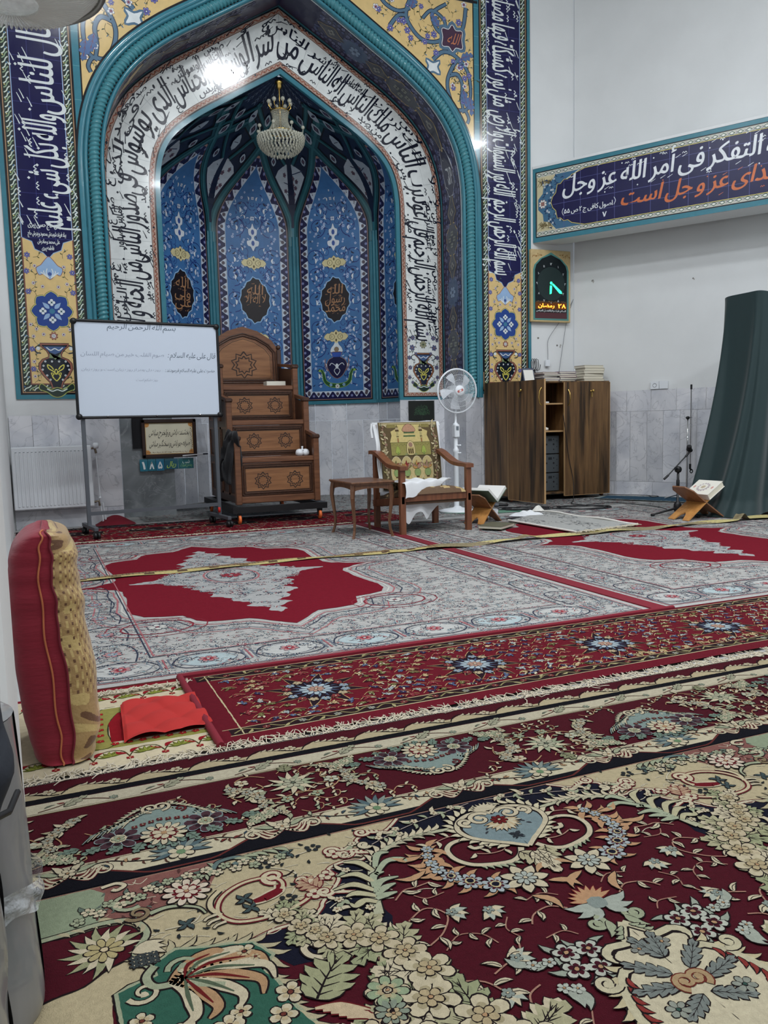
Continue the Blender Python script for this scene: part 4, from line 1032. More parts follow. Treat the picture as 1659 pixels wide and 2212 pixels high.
# main border: winged palmettes pointing in turn, star flowers, garlands
def wing(x, y, fl):
    P.t(x, y, 0, 1, fl); P.L = 10
    P.blob([(-.145, .0), (-.115, .035), (-.09, .07), (-.05, .10), (0, .118), (.05, .10), (.09, .07), (.115, .035), (.145, .0), (.06, -.025), (-.06, -.025)], (146, 164, 156), DK, .002, 4)
    for sx in (1, -1):
        for i in range(9):                                # feathers sweeping outwards from the two curls
            f = i/8; x0, y0 = sx*(.018+.070*f), .100-.052*f**1.3
            P.ribbon([(x0, y0), (x0+sx*.022, y0-.004), (x0+sx*(.050+.012*f), y0-.030+.004*i*.5), (x0+sx*(.070+.020*f), y0-.062+.012*f)], .0085, (IV, (186, 190, 166), (150, 166, 158))[i % 3], 0, (1, .25), 4, DK, .0018)
        P.L = 12
        for i in range(12):
            f = i/11; P.leaf(sx*(.02+.10*f), .122-.085*f**1.6, (.9-1.5*f) if sx > 0 else pi-(.9-1.5*f), .020, .009, IV if i % 2 else (190, 192, 160), DK, -.25*sx, ow=.0016)
        P.curl(sx*.012, .092, pi/2, .024, .009, IV, DK, fl=-sx, turns=1.3, ow=.002, dl=2); P.curl(sx*.055, .070, pi/2, .016, .006, (110, 40, 44), DK, fl=-sx, turns=1.1, ow=.0015, dl=2)
        P.L = 14; P.rosette(sx*.100, -.010, .052, 8, (84, 54, 62), LB, (196, 190, 150), rot=.2, c2=(52, 32, 40), ow=.003); P.disc(sx*.100, -.010, .020, IV, 8, 5); P.rosette(sx*.100, -.010, .015, 5, SG, DK, OR, dl=6, ow=.001)
        for k in range(4): P.acanth(sx*(.05+.045*k), -.048+.010*k, -pi/2+sx*(.5+.3*k), .045, .028, (126, 146, 130), DK, 3, ow=.0014)
        pts = [(.19, .130), (.205, .112), (.226, .095), (.240, .075), (.250, .052), (.250, .028), (.245, .004), (.252, -.02), (.268, -.038), (.288, -.052)]
        for i, (px, py) in enumerate(pts):
            P.L = 13
            for q in range(3): P.leaf(sx*px, py, R_.uniform(0, tau), .038, .014, (IV, (196, 186, 150), (170, 170, 140))[q], DK, .2, ow=.0016)
            P.L = 16; P.rosette(sx*px, py, .0165-.0006*i, 5, (204, 190, 160) if i % 2 else (180, 178, 158), DK, OR, rot=R_.random()*3, ow=.0022)
        for i in range(14):
            P.L = 17; P.rosette(sx*(.195+.016*(i % 5)+.006*(i//5)), -.075+.016*(i//5)+.006*(i % 5), .0095, 5, SG if i % 3 else IV, DK, IV, ow=.0016, rot=i)
    for i in range(7):
        P.rosette(-.06+.020*i, .030+.016*(1-abs(i-3)/3), .0085, 4, (110, 40, 44), None, SG, dl=4)
    P.L = 18; P.rosette(0, -.028, .054, 13, IV, DK, OR, c2=(110, 24, 34), ow=.003); P.rosette(0, -.028, .028, 6, IV, (110, 24, 34), IV, dl=4); P.disc(0, -.028, .008, OR, 7, 9)
    for a in (-1.9, -1.25, -.6, -2.5): P.acanth(0, -.05, a, .05, .03, (130, 150, 134), DK, 3, dl=-3, ow=.0014)
    P.pop()
def star(x, y, fl):
    P.t(x, y, 0, 1, fl); P.L = 12
    for i in range(13): P.leaf(0, 0, tau*i/13, .062*(1+.15*(i % 2)), .018, IV if i % 2 else SG, DK, .08, ow=.0018)
    P.rosette(0, 0, .028, 7, (190, 188, 160), DK, (110, 120, 100), ow=.002, dl=3)
    P.acanth(.0, .075, pi/2-.2, .05, .04, (150, 150, 116), DK, 3, ow=.0016)
    for sx in (1, -1):
        P.L = 11
        P.vine([(0, -.055), (sx*.05, -.07), (sx*.10, -.055), (sx*.12, -.015), (sx*.08, .005), (sx*.09, .035)], .004, OR, IV, DK, gap=.036, l=.030, lw=.011)
        P.vine([(sx*.06, .065), (sx*.10, .09), (sx*.14, .07), (sx*.13, .03), (sx*.17, .0), (sx*.15, -.05)], .0035, OR, IV, DK, gap=.042, l=.028, lw=.011)
        P.rosette(sx*.10, -.02, .020, 5, (206, 206, 180), DK, OR, ow=.002, dl=2); P.rosette(sx*.125, .055, .019, 5, IV, DK, OR, ow=.002, dl=2); P.rosette(sx*.04, -.085, .017, 5, SG, DK, OR, ow=.002, dl=2)
    P.pop()
for k in range(-3, 8):
    x = .222+k*.7425; up = (k % 2 == 0)
    if X0+.2 < x < X1-.2: wing(x, 1.905 if up else 2.02, 1 if up else -1)
    xs = x+.7425/2-.02
    if X0+.2 < xs < X1-.2: star(xs, 2.005 if up else 1.93, 1 if up else -1)
P.L = 9                                                  # small curling vines filling the free ground of the border
x = X0+.05
while x < X1-.1:
    ph_ = ((x-.222)/.7425) % 1; d_ = min(ph_, 1-ph_)
    for y in (1.85, 1.90, 1.96, 2.03, 2.08):
        if d_ > .40 or R_.random() < .25:
            k = R_.choice((1, -1)); P.vine([(x, y), (x+.02, y+.018*k), (x+.05, y+.012*k), (x+.06, y-.012*k), (x+.045, y-.02*k)], .0028, OR, R_.choice((IV, IV, SG)), DK, gap=.022, l=.020, lw=.008)
    x += .062
# ---- field, symmetric about its axis
S = Paint(jit=.0009, step=.007); S.sym = True; P_, P = P, S
def X(pts): return [(x-AX, y) for x, y in pts]
S.rect(-1.05, .2, 0, 1.708, MR, 1)
navy = [(.952, 1.708), (.737, 1.708), (.692, 1.667), (.655, 1.672), (.615, 1.655), (.622, 1.61), (.600, 1.574), (.56, 1.583), (.518, 1.568), (.528, 1.53), (.505, 1.495), (.47, 1.46), (.459, 1.441), (.427, 1.417), (.355, 1.413), (.30, 1.40), (.335, 1.34), (.36, 1.30), (.44, 1.29), (.54, 1.27), (.575, 1.36), (.567, 1.41), (.60, 1.50), (.633, 1.56), (.70, 1.60), (.80, 1.615), (.952, 1.60)]
cream = [(-.10, 1.708), (.74, 1.708), (.692, 1.667), (.655, 1.672), (.615, 1.655), (.622, 1.61), (.600, 1.574), (.56, 1.583), (.518, 1.568), (.528, 1.53), (.505, 1.495), (.47, 1.46), (.459, 1.441), (.427, 1.417), (.355, 1.413), (.30, 1.395), (.15, 1.40), (.06, 1.33), (.05, 1.0), (-.10, .6)]
S.poly(X(cream), CR, 2); S.poly(X(navy), NV_, 3)
S.ribbon(X(cream[1:16]), .007, (226, 214, 184), 5, sm=4, out=(110, 34, 40), ow=.003)
S.poly(X([(-.1, 1.708), (.34, 1.708), (.30, 1.66), (.27, 1.60), (.19, 1.58), (.156, 1.555), (.10, 1.57), (.06, 1.60), (-.1, 1.63)]), PK, 4)
S.poly(X([(-.10, 1.708), (.05, 1.708), (.075, 1.68), (.066, 1.60), (.05, 1.575), (-.012, 1.558), (-.1, 1.54)]), (158, 170, 140), 5)
S.blob(X([(-.10, 1.55), (.0, 1.552), (.05, 1.557), (.102, 1.548), (.125, 1.50), (.10, 1.448), (.06, 1.43), (.02, 1.40), (-.03, 1.39), (-.1, 1.38)]), MR, DK, .004, 4, 6)
S.ribbon(X([(-.1, 1.56), (.0, 1.566), (.06, 1.572), (.115, 1.558), (.137, 1.505), (.11, 1.45), (.13, 1.40)]), .012, SG, 9, sm=5, out=DK, ow=.003)
S.feathers(X([(-.04, 1.568), (.0, 1.572), (.06, 1.578), (.115, 1.563), (.14, 1.51), (.118, 1.45)]), .03, .011, (196, 184, 150), DK, -1, .02, 9)
green = [(.075, 1.25), (.071, 1.354), (.09, 1.362), (.14, 1.372), (.138, 1.405), (.178, 1.431), (.234, 1.412), (.272, 1.405), (.309, 1.392), (.333, 1.344), (.307, 1.315), (.321, 1.273), (.33, 1.205), (.36, 1.12), (.38, .9), (.05, .9), (.05, 1.15)]
S.poly(offs(X(green), .010), DK, 7); S.poly(offs(X(green), .007), SG, 8); S.poly(X(green), GR, 9)
S.feathers(X(green[4:14]), .045, .014, (200, 188, 152), DK, 1, .022, 7, lean=.8)
S.ribbon(X([(.137, 1.40), (.12, 1.375), (.13, 1.345), (.17, 1.335), (.24, 1.30)]), .014, SG, 12, sm=5, out=DK, ow=.004)
S.L = 12                                                 # sprays inside the green
S.curl(.10-AX+.055, 1.375, 0, .03, .010, SG, DK, turns=1.2, fl=1)
S.curl(.075-AX+.01, 1.33, .3, .028, .010, IV, DK, turns=1.2, fl=-1)
for i, (a, l) in enumerate(((.55, .10), (.32, .13), (.10, .15), (-.12, .16), (-.35, .15), (-.62, .13), (-.95, .11), (-1.3, .10))):
    S.ribbon([(.155-AX, 1.345), (.155-AX+l*.45*cos(a+.25), 1.345+l*.45*sin(a+.25)), (.155-AX+l*cos(a), 1.345+l*sin(a)), (.155-AX+l*1.12*cos(a-.25), 1.345+l*1.12*sin(a-.25))], .024, IV if i % 2 else OR, (0), (.3, 1.1, .15), 6, DK, .0035)
    S.ribbon([(.18-AX, 1.345), (.155-AX+l*.5*cos(a+.2), 1.345+l*.5*sin(a+.2)), (.155-AX+l*.9*cos(a), 1.345+l*.9*sin(a))], .008, (120, 34, 34) if i % 2 == 0 else (96, 110, 86), 3, (.3, 1, .3), 5)
for x, y, r in ((.29, 1.372, .022), (.305, 1.35, .014), (.335, 1.235, .026), (.225, 1.20, .026), (.31, 1.19, .024), (.25, 1.225, .018), (.1, 1.27, .02), (.16, 1.22, .022)): S.rosette(x-AX, y, r, 5, IV, DK, (120, 60, 50), rot=x*9, ow=.003, c2=(210, 190, 150))
S.L = 10                                                 # corner palmette on maroon
for i in range(15):
    a = pi*(.10+1.5*i/14)-.35; S.leaf(.06-AX, 1.485, a, .065*(1+.2*(i % 2)), .02, (170, 170, 130) if i % 2 else IV, DK, .1, ow=.002)
S.rosette(.06-AX, 1.485, .035, 9, (196, 180, 130), DK, (230, 210, 170), ow=.003, dl=3)
for a in (-.5, -.2, .1): S.leaf(.105-AX, 1.455, a, .06, .022, IV, DK, .2, 3)
for i in range(12): S.rosette(.105+.012*(i % 4)-AX, 1.415+.011*(i//4), .008, 5, (70, 76, 76), DK, IV, ow=.0015, dl=4)
# flower string across the pink and cream
S.L = 13; s_ = 0
for i in range(22):
    t = i/21; x = .02+.42*t; y = 1.602+.062*sin(t*2.3)+(.012 if i % 2 else -.008)
    S.rosette(x-AX, y, .0135, 5, IV if i % 3 else SG, DK, (150, 160, 130), rot=i, ow=.002)
    if i % 2: S.leaf(x-AX, y, R_.uniform(0, tau), .03, .012, (110, 124, 110), DK, ow=.0016, dl=-2)
S.rosette(.228-AX, 1.608, .048, 11, (232, 214, 190), DK, OR, c2=(112, 26, 36), ow=.004, dl=6); S.rosette(.228-AX, 1.608, .024, 6, (232, 214, 190), (112, 26, 36), OR, dl=11)
S.L = 12
S.curl(.135-AX, 1.60, 2.2, .034, .011, SG, DK, turns=1.2); S.curl(.105-AX, 1.566, .4, .026, .010, (150, 130, 100), DK, turns=1.2, fl=-1)
S.ribbon(X([(.15, 1.565), (.18, 1.572), (.21, 1.565), (.24, 1.545), (.25, 1.52)]), .012, SG, 0, (1, .3), 5, DK, .003)
S.ribbon(X([(.07, 1.70), (.10, 1.705), (.115, 1.69), (.10, 1.678), (.09, 1.684)]), .010, IV, 0, sm=5, out=DK, ow=.002)
S.ribbon(X([(.29, 1.66), (.31, 1.695), (.35, 1.70), (.365, 1.68), (.35, 1.668), (.34, 1.68)]), .011, (110, 130, 126), 0, sm=5, out=DK, ow=.003)
S.feathers(X([(.32, 1.69), (.38, 1.70), (.45, 1.70)]), .04, .013, SG, DK, -1, .02); S.feathers(X([(.27, 1.62), (.285, 1.65), (.30, 1.68)]), .03, .009, SG, DK, 1, .012)
# the great cream scroll and its inner curl
S.L = 13
S.ribbon(X([(.455, 1.49), (.435, 1.475), (.40, 1.462), (.345, 1.455), (.30, 1.465), (.275, 1.495), (.275, 1.53), (.295, 1.565), (.335, 1.59), (.38, 1.593), (.41, 1.575), (.413, 1.548), (.395, 1.528), (.365, 1.515)]), .0075, (222, 206, 168), 0, sm=6, out=(112, 30, 40), ow=.004)
S.ribbon(X([(.275, 1.50), (.262, 1.53), (.268, 1.56), (.29, 1.585)]), .010, (222, 206, 168), 0, sm=5, out=DK, ow=.003)
S.curl(.402-AX, 1.562, 1.5, .026, .013, (226, 210, 176), (112, 30, 40), turns=1.15, ow=.004)
S.ribbon(X([(.405, 1.555), (.40, 1.535), (.365, 1.52), (.345, 1.517)]), .022, (122, 24, 36), 0, (.4, 1, .6), 5, IV, .005)
for y, x in ((1.49, .262), (1.505, .258), (1.475, .27)): S.ribbon(X([(x+.01, y), (x-.008, y-.004), (x-.016, y-.012)]), .008, IV, 2, (1, .6), 3, DK, .002)
# feathers, tips and little palmettes on the cream edge
for (a, b_, c_) in (((.70, 1.672), (.665, 1.66), 1), ((.60, 1.60), (.58, 1.59), 1), ((.515, 1.535), (.50, 1.51), 1)):
    x0, y0 = a
for x, y, a, fl in ((.665, 1.668, 2.6, 1), (.60, 1.60, 2.9, 1), (.575, 1.625, 3.1, -1), (.485, 1.54, 2.8, 1), (.51, 1.475, 2.5, 1)):
    for i in range(4): S.ribbon([(x-AX+.010*i, y-.010*i*.4), (x-AX+.010*i-.02, y+.010-.004*i), (x-AX+.010*i-.022, y+.02-.004*i)], .008, (226, 212, 180), 0, (1, .7), 4, (112, 30, 40), .003)
    S.curl(x-AX-.012, y+.004, a, .018, .009, (226, 212, 180), (112, 30, 40), turns=1.1, fl=fl, ow=.003, dl=2)
S.L = 15
for x, y in ((.548, 1.617), (.507, 1.545), (.462, 1.49)):
    S.rosette(x-AX, y, .017, 4, IV, (112, 30, 40), (112, 30, 40), rot=.7, ow=.003)
S.acanth(.478-AX, 1.505, 2.1, .06, .05, (196, 160, 130), (112, 30, 40), 4)
# dark little flowers on cream
S.L = 11
for x, y, k in ((.40, 1.64, 0), (.455, 1.665, 1), (.515, 1.665, 0), (.41, 1.50, 0), (.33, 1.535, 1), (.335, 1.50, 1), (.43, 1.62, 2), (.47, 1.64, 2), (.50, 1.685, 2), (.445, 1.565, 2), (.44, 1.54, 2), (.365, 1.66, 2), (.49, 1.605, 2), (.21, 1.50, 1), (.235, 1.53, 2), (.25, 1.47, 2), (.19, 1.46, 2), (.39, 1.695, 2), (.16, 1.50, 2), (.27, 1.44, 2), (.39, 1.47, 2), (.44, 1.475, 2), (.57, 1.70, 2), (.63, 1.69, 2), (.43, 1.59, 3)):
    if k == 0:
        for i in range(5): S.disc(x-AX+cos(tau*i/5)*.013, y+sin(tau*i/5)*.010, .0065, (46, 50, 52), 7)
    elif k == 1:
        for i in range(4): S.leaf(x-AX, y, .5+i*1.5, .022, .010, (72, 88, 88), DK, .2, ow=.002)
    elif k == 2: S.leaf(x-AX, y, R_.uniform(0, 3), .016, .008, (40, 44, 46), None)
    else: S.ribbon(X([(x-.02, y), (x, y-.008), (x+.02, y+.004)]), .004, DK, 0, sm=3)
for pts in ([(.40, 1.63), (.44, 1.60), (.45, 1.56), (.42, 1.51)], [(.42, 1.66), (.46, 1.65), (.52, 1.66)], [(.24, 1.52), (.22, 1.50), (.17, 1.50)]): S.ribbon(X(pts), .003, (226, 214, 186), -1, sm=5)
# large leaf that climbs from the flower garland to the heart
S.L = 14
S.ribbon(X([(.553, 1.372), (.563, 1.41), (.572, 1.45), (.590, 1.50), (.612, 1.545), (.645, 1.58), (.70, 1.605), (.76, 1.612), (.83, 1.605)]), .016, (200, 198, 166), 0, (1.2, .7), 6, DK, .003)
for pts in ([(.572, 1.43), (.54, 1.455), (.515, 1.452)], [(.575, 1.45), (.545, 1.487), (.50, 1.485)], [(.585, 1.48), (.565, 1.52), (.53, 1.525)], [(.60, 1.52), (.585, 1.56), (.555, 1.575)], [(.565, 1.41), (.545, 1.425), (.522, 1.415), (.515, 1.428)],
            [(.572, 1.43), (.600, 1.45), (.625, 1.455)], [(.575, 1.44), (.60, 1.475), (.64, 1.475)], [(.58, 1.46), (.595, 1.50), (.62, 1.505)], [(.60, 1.50), (.64, 1.54), (.675, 1.535), (.68, 1.52)], [(.61, 1.53), (.635, 1.575), (.66, 1.572)],
            [(.568, 1.42), (.59, 1.425), (.615, 1.425)]):
    S.ribbon(X(pts), .017, (206, 198, 160) if pts[-1][0] < .56 else (182, 190, 160), 2, (.6, 1, .2), 6, DK, .003)
S.feathers(X([(.60, 1.535), (.635, 1.58), (.68, 1.603), (.74, 1.615), (.80, 1.617)]), .036, .013, IV, DK, 1, .017, 1)
S.feathers(X([(.64, 1.58), (.70, 1.604), (.78, 1.612)]), .030, .010, (200, 190, 160), DK, -1, .022, 1)
S.curl(.635-AX, 1.615, 2.4, .016, .010, IV, DK, turns=1.1, dl=3)
# navy buds
for x, y in ((.60, 1.64), (.665, 1.64), (.715, 1.66), (.77, 1.675), (.83, 1.69), (.57, 1.60), (.50, 1.45), (.485, 1.42), (.545, 1.40), (.88, 1.70), (.715, 1.635), (.55, 1.545)):
    S.leaf(x-AX, y, R_.uniform(0, tau), .035, .013, IV, DK, .2, ow=.002); S.leaf(x-AX, y, R_.uniform(0, tau), .03, .012, SG, DK, .2, ow=.002); S.rosette(x-AX, y, .010, 5, IV, DK, OR, ow=.0015, dl=2)
S.vine(X([(.93, 1.70), (.86, 1.685), (.78, 1.67), (.70, 1.645), (.64, 1.62)]), .003, (176, 160, 150), SG, DK, gap=.04, l=.026, lw=.01)
# heart shaped palmette
S.L = 18
H = X([(.952, 1.462), (.925, 1.485), (.88, 1.52), (.85, 1.55), (.842, 1.59), (.862, 1.625), (.90, 1.645), (.935, 1.64), (.952, 1.63)])
S.feathers(X([(.93, 1.47), (.885, 1.51), (.848, 1.55), (.838, 1.60), (.86, 1.64), (.90, 1.66), (.94, 1.655)]), .032, .015, (226, 214, 180), DK, 1, .018, 0)
S.poly(H, DK, 2); S.ribbon(H, .012, IV, 3, sm=4, out=DK, ow=.002); S.poly([(x*.9, (y-1.56)*.9+1.557) for x, y in catmull(H, 4)]+[(0, 1.49)], (138, 156, 158), 5)
S.curl(-.012, 1.628, pi+.5, .030, .013, IV, DK, turns=1.2, fl=-1, dl=6); S.curl(-.075, 1.592, 1.7, .020, .011, IV, DK, turns=1.1, fl=1, dl=6)
S.sym = False
for i in range(13): S.leaf(0, 1.585, -pi*.02-pi*.96*i/12, .045*(1+.12*(i % 2)), .015, IV if i % 2 else (214, 190, 150), DK, .05, 8, ow=.002)
S.rosette(0, 1.59, .020, 8, (120, 30, 30), DK, IV, dl=11)
for i in range(9): S.leaf(0, 1.645, pi*.12+pi*.76*i/8, .04, .014, IV, DK, .05, 2, ow=.002)
S.sym = True
for a in (.7, 2.2, -.8, -2.4): S.leaf(0, 1.513, a, .02, .007, (50, 54, 60), None, dl=8)
for x, y in ((.90, 1.56), (.89, 1.545)): S.leaf(x-AX, y, .4, .016, .006, (60, 60, 66), None, dl=8)
# scrolls on the maroon either side
S.L = 14
S.ribbon(X([(.932, 1.465), (.915, 1.44), (.885, 1.425), (.84, 1.432), (.80, 1.45), (.778, 1.485), (.780, 1.525), (.805, 1.547), (.84, 1.548), (.862, 1.53), (.858, 1.508), (.838, 1.505), (.832, 1.52)]), .010, IV, 0, (1.3, 1), 6, DK, .003)
S.ribbon(X([(.858, 1.535), (.868, 1.51), (.87, 1.49)]), .014, IV, 1, (1, .3), 5, DK, .003)
S.feathers(X([(.80, 1.447), (.84, 1.429), (.885, 1.42), (.92, 1.44)]), .022, .009, SG, DK, -1, .014)
S.vine(X([(.90, 1.53), (.915, 1.505), (.895, 1.475), (.86, 1.472), (.83, 1.485)]), .003, (190, 150, 130), IV, DK, gap=.03, l=.026, lw=.010)
S.vine(X([(.845, 1.57), (.81, 1.575), (.77, 1.565), (.74, 1.555)]), .003, (190, 150, 130), IV, DK, gap=.03, l=.026, lw=.010)
for r, (x, y) in zip((.013, .013, .014, .016, .021, .027, .029), ((.741, 1.546), (.730, 1.520), (.724, 1.490), (.726, 1.461), (.739, 1.428), (.765, 1.395), (.806, 1.362))):
    S.L = 14
    for a in (2.4, 3.4, -1.2, .6): 
        if r < .03: S.leaf(x-AX, y, a+R_.uniform(-.3, .3), .05, .017, (206, 160, 120), DK, .25, ow=.002)
    S.L = 17; S.rosette(x-AX, y, r, 8 if r > .02 else 6, (184, 192, 192), DK, (210, 190, 140), rot=x*20, ow=.003, c2=(84, 30, 44) if r > .018 else None)
    if r > .02: S.disc(x-AX, y, r*.42, (214, 196, 150), 10, 5); S.disc(x-AX, y, r*.28, NV_, 8, 6)
S.L = 17; S.rosette(.873-AX, 1.356, .052, 7, IV, DK, SV, rot=.3, pt=1, ow=.003); S.rosette(.873-AX, 1.356, .024, 8, (190, 196, 184), DK, IV, dl=5, ow=.003)
S.acanth(.92-AX, 1.45, -1.2, .09, .05, (196, 186, 150), DK, 4, dl=-2); S.acanth(.945-AX, 1.44, -1.5, .09, .04, IV, DK, 4, dl=-1)
for x, y, a in ((.72, 1.525, 2.6), (.70, 1.47, 3.0), (.91, 1.33, -.9), (.85, 1.30, -1.3), (.93, 1.385, -.5)): S.leaf(x-AX, y, a, .07, .02, (206, 164, 124), DK, .3, -1)
# garland of blossoms down to the left
G = [(.386, 1.446, .024), (.405, 1.399, .026), (.425, 1.375, .024), (.439, 1.345, .034), (.485, 1.331, .038), (.524, 1.302, .038), (.552, 1.250, .040), (.57, 1.19, .046), (.540, 1.123, .05), (.482, 1.168, .038), (.47, 1.115, .03), (.60, 1.05, .05), (.50, 1.03, .05), (.64, .97, .05), (.42, 1.09, .03)]
for x, y, r in G:
    S.L = 13
    for i in range(3): S.acanth(x-AX, y, R_.uniform(0, tau), r*2.1, r*1.4, R_.choice(((168, 172, 132), IV, (190, 184, 146))), DK, 4)
for x, y, r in G:
    S.L = 17; S.rosette(x-AX, y, r, 6 if r > .03 else 5, (214, 198, 164) if r < .045 else (220, 206, 172), DK, IV, rot=x*31, pt=.0, ow=.003, c2=(186, 172, 136)); S.rosette(x-AX, y, r*.45, 5, (200, 180, 140), DK, OR, dl=5)
S.L = 20; S.rosette(.482-AX, 1.168, .036, 7, (164, 180, 144), DK, IV, ow=.003, c2=(190, 190, 150)); S.rosette(.47-AX, 1.12, .028, 9, (150, 160, 140), DK, DK, ow=.003)
S.L = 12; S.ribbon(X([(.45, 1.30), (.42, 1.295), (.395, 1.31), (.39, 1.335), (.405, 1.345), (.415, 1.33)]), .012, IV, 0, sm=5, out=DK, ow=.003)
S.acanth(.37-AX, 1.20, .9, .12, .09, (176, 176, 136), DK, 5, dl=2)
for i in range(5): S.ribbon(X([(.36+.01*i, 1.18-.01*i), (.40+.01*i, 1.17-.012*i), (.44, 1.14-.016*i)]), .014, (220, 196, 160), 3, (.4, 1, .2), 4, (112, 30, 34), .003)
# loose sprays over the maroon
S.L = 12
for pts in ([(.50, 1.25), (.60, 1.33), (.645, 1.35), (.67, 1.315), (.64, 1.27), (.60, 1.245)], [(.60, 1.40), (.63, 1.425), (.655, 1.425), (.69, 1.43)], [(.75, 1.19), (.73, 1.15), (.70, 1.145), (.665, 1.13)], [(.89, 1.235), (.86, 1.255), (.82, 1.245), (.80, 1.22)], [(.72, 1.075), (.69, 1.06), (.68, 1.02), (.70, .99)], [(.60, 1.14), (.64, 1.12), (.66, 1.08)]):
    S.vine(X(pts), .0035, (186, 140, 120), IV, DK, gap=.028, l=.034, lw=.013, rib=DK)
for x, y, a in ((.681, 1.318, -.6), (.749, 1.295, -1.3), (.72, 1.15, 0.), (.66, 1.08, -1.5)):
    for i in range(5): S.leaf(x-AX, y, a-1.1+.55*i, .034, .016, (190, 196, 180) if i % 2 else IV, DK, .1, ow=.0025)
    S.rosette(x-AX, y, .012, 5, (150, 160, 150), DK, IV, dl=3)
S.sym = False
for i in range(9): S.leaf(0, 1.235, pi*.08+pi*.84*i/8, .05, .015, (206, 160, 120), (120, 30, 34), .05, ow=.002)
S.sym = True
for a in (-.3, -.8, .3): S.leaf(-.01, 1.225, pi-a, .06, .026, (184, 190, 176), DK, .25, 2)
S.curl(-.035, 1.19, -2.0, .022, .012, SG, DK, dl=2); S.disc(0, 1.225, .02, (150, 160, 152), 8, 4); S.leaf(-.02, 1.17, -2.2, .05, .02, SG, DK, .2, 3)
for x, y in ((.807, 1.124), (.85, 1.117), (.798, 1.080), (.839, 1.068)):
    for a in (R_.uniform(0, 6), R_.uniform(0, 6)): S.leaf(x-AX, y, a, .05, .016, (170, 178, 160), DK, .2, ow=.0025)
for x, y in ((.807, 1.124), (.85, 1.117), (.798, 1.080), (.839, 1.068)): S.rosette(x-AX, y, .025, 5, (204, 206, 190), DK, OR, ow=.004, dl=3, rot=x*40, c2=(74, 20, 34))
for x, y, a in ((.765, 1.115, 2.8), (.75, 1.05, -1.6), (.77, 1.04, -1.9), (.735, 1.12, 2.2)): S.leaf(x-AX, y, a, .05, .022, (180, 186, 170), DK, .2, 2); S.rosette(x-AX, y, .013, 5, (196, 200, 186), DK, OR, dl=4)
S.L = 11                                                 # scattered sprigs on the maroon
for pts in ([(.62, 1.22), (.66, 1.25), (.70, 1.235), (.715, 1.20)], [(.77, 1.26), (.75, 1.23), (.76, 1.20)], [(.90, 1.28), (.87, 1.30), (.83, 1.29)], [(.64, 1.40), (.66, 1.38), (.70, 1.385)], [(.86, 1.16), (.84, 1.18), (.80, 1.175)], [(.63, 1.02), (.66, .98), (.70, .97)], [(.56, 1.10), (.60, 1.09), (.62, 1.06)], [(.76, .99), (.74, .95), (.76, .92)]):
    S.vine(X(pts), .0028, (176, 130, 112), IV, DK, gap=.020, l=.024, lw=.010, rib=DK)
S.L = 12                                                 # ground of the cream field: pale tendrils and specks
for i in range(90):
    x = R_.uniform(.10, .66); y = R_.uniform(1.40, 1.70)
    S.ribbon(X([(x, y), (x+R_.uniform(.01, .02), y+R_.uniform(-.012, .012)), (x+R_.uniform(.02, .035), y+R_.uniform(-.012, .012))]), .0022, (224, 212, 184), -6, sm=3)
for (x0, y0, x1, y1, n) in ((.05, 1.63, .34, 1.70, 26), (.05, 1.57, .22, 1.62, 18)):
    for i in range(n): S.leaf(R_.uniform(x0, x1)-AX, R_.uniform(y0, y1), R_.uniform(0, tau), .014, .005, R_.choice(((190, 150, 130), (110, 120, 110), (96, 60, 56))), None, dl=-4)
# central medallion
S.L = 20
Md = X([(.952, 1.152), (.94, 1.135), (.925, 1.115), (.918, 1.098), (.885, 1.102), (.866, 1.088), (.871, 1.07), (.90, 1.045), (.865, 1.04), (.84, 1.01), (.820, .963), (.815, .92), (.83, .86), (.87, .80), (.952, .76)])
S.poly(offs(Md+[(0, .76)], .012), DK, 0); S.ribbon(Md, .016, (216, 206, 172), 1, sm=2, out=DK, ow=.003); S.poly([(x*.93, (y-.96)*.94+.955) for x, y in Md], (222, 210, 178), 4)
S.ribbon([(x*.93, (y-.96)*.94+.955) for x, y in Md], .004, DK, 5, sm=2)
S.feathers(Md[7:14], .04, .016, (214, 200, 160), DK, -1, .022, 0); S.feathers([(x*.93, y) for x, y in Md[8:14]], .03, .010, (150, 60, 54), DK, 1, .02, 6)
S.curl(-.115, 1.015, 2.5, .022, .013, (216, 206, 172), DK, dl=3, turns=1.1); S.feathers(Md[0:3], .02, .010, SG, DK, -1, .012, 3)
for x, y, a, l in ((-.0, 1.04, 1.9, .07), (-.02, 1.0, 2.4, .08), (-.03, .97, 2.9, .08), (-.01, .94, -2.6, .07)): S.acanth(x, y, a, l, .03, (134, 140, 134), DK, 4, dl=8)
S.rosette(-.025, 1.075, .016, 5, (150, 150, 140), DK, OR, dl=8); S.curl(-.02, .955, 1.2, .022, .011, (190, 160, 120), (120, 50, 40), dl=10); S.rosette(-.07, .93, .02, 6, (160, 164, 150), DK, (60, 90, 80), dl=8)
P = P_
bb = MB()
for i_, (q, c, L_, tri) in enumerate(S.P):
    V = [(x+AX, y, .010+(L_+(i_ % 23)/26)*.0002) for x, y in q]
    if min(v[0] for v in V) < -.95: continue
    bb.add(V, [list(range(len(V)))], lin(c))
    if min(v[0] for v in V) > -.12: bb.add([(v[0]+2.098, v[1], v[2]) for v in V], [list(range(len(V)))], lin(c))
for i_, (q, c, L_, tri) in enumerate(P.P): bb.add([(x, y, .010+(L_+(i_ % 23)/26)*.0002) for x, y in q], [list(range(len(q)))], lin(c))
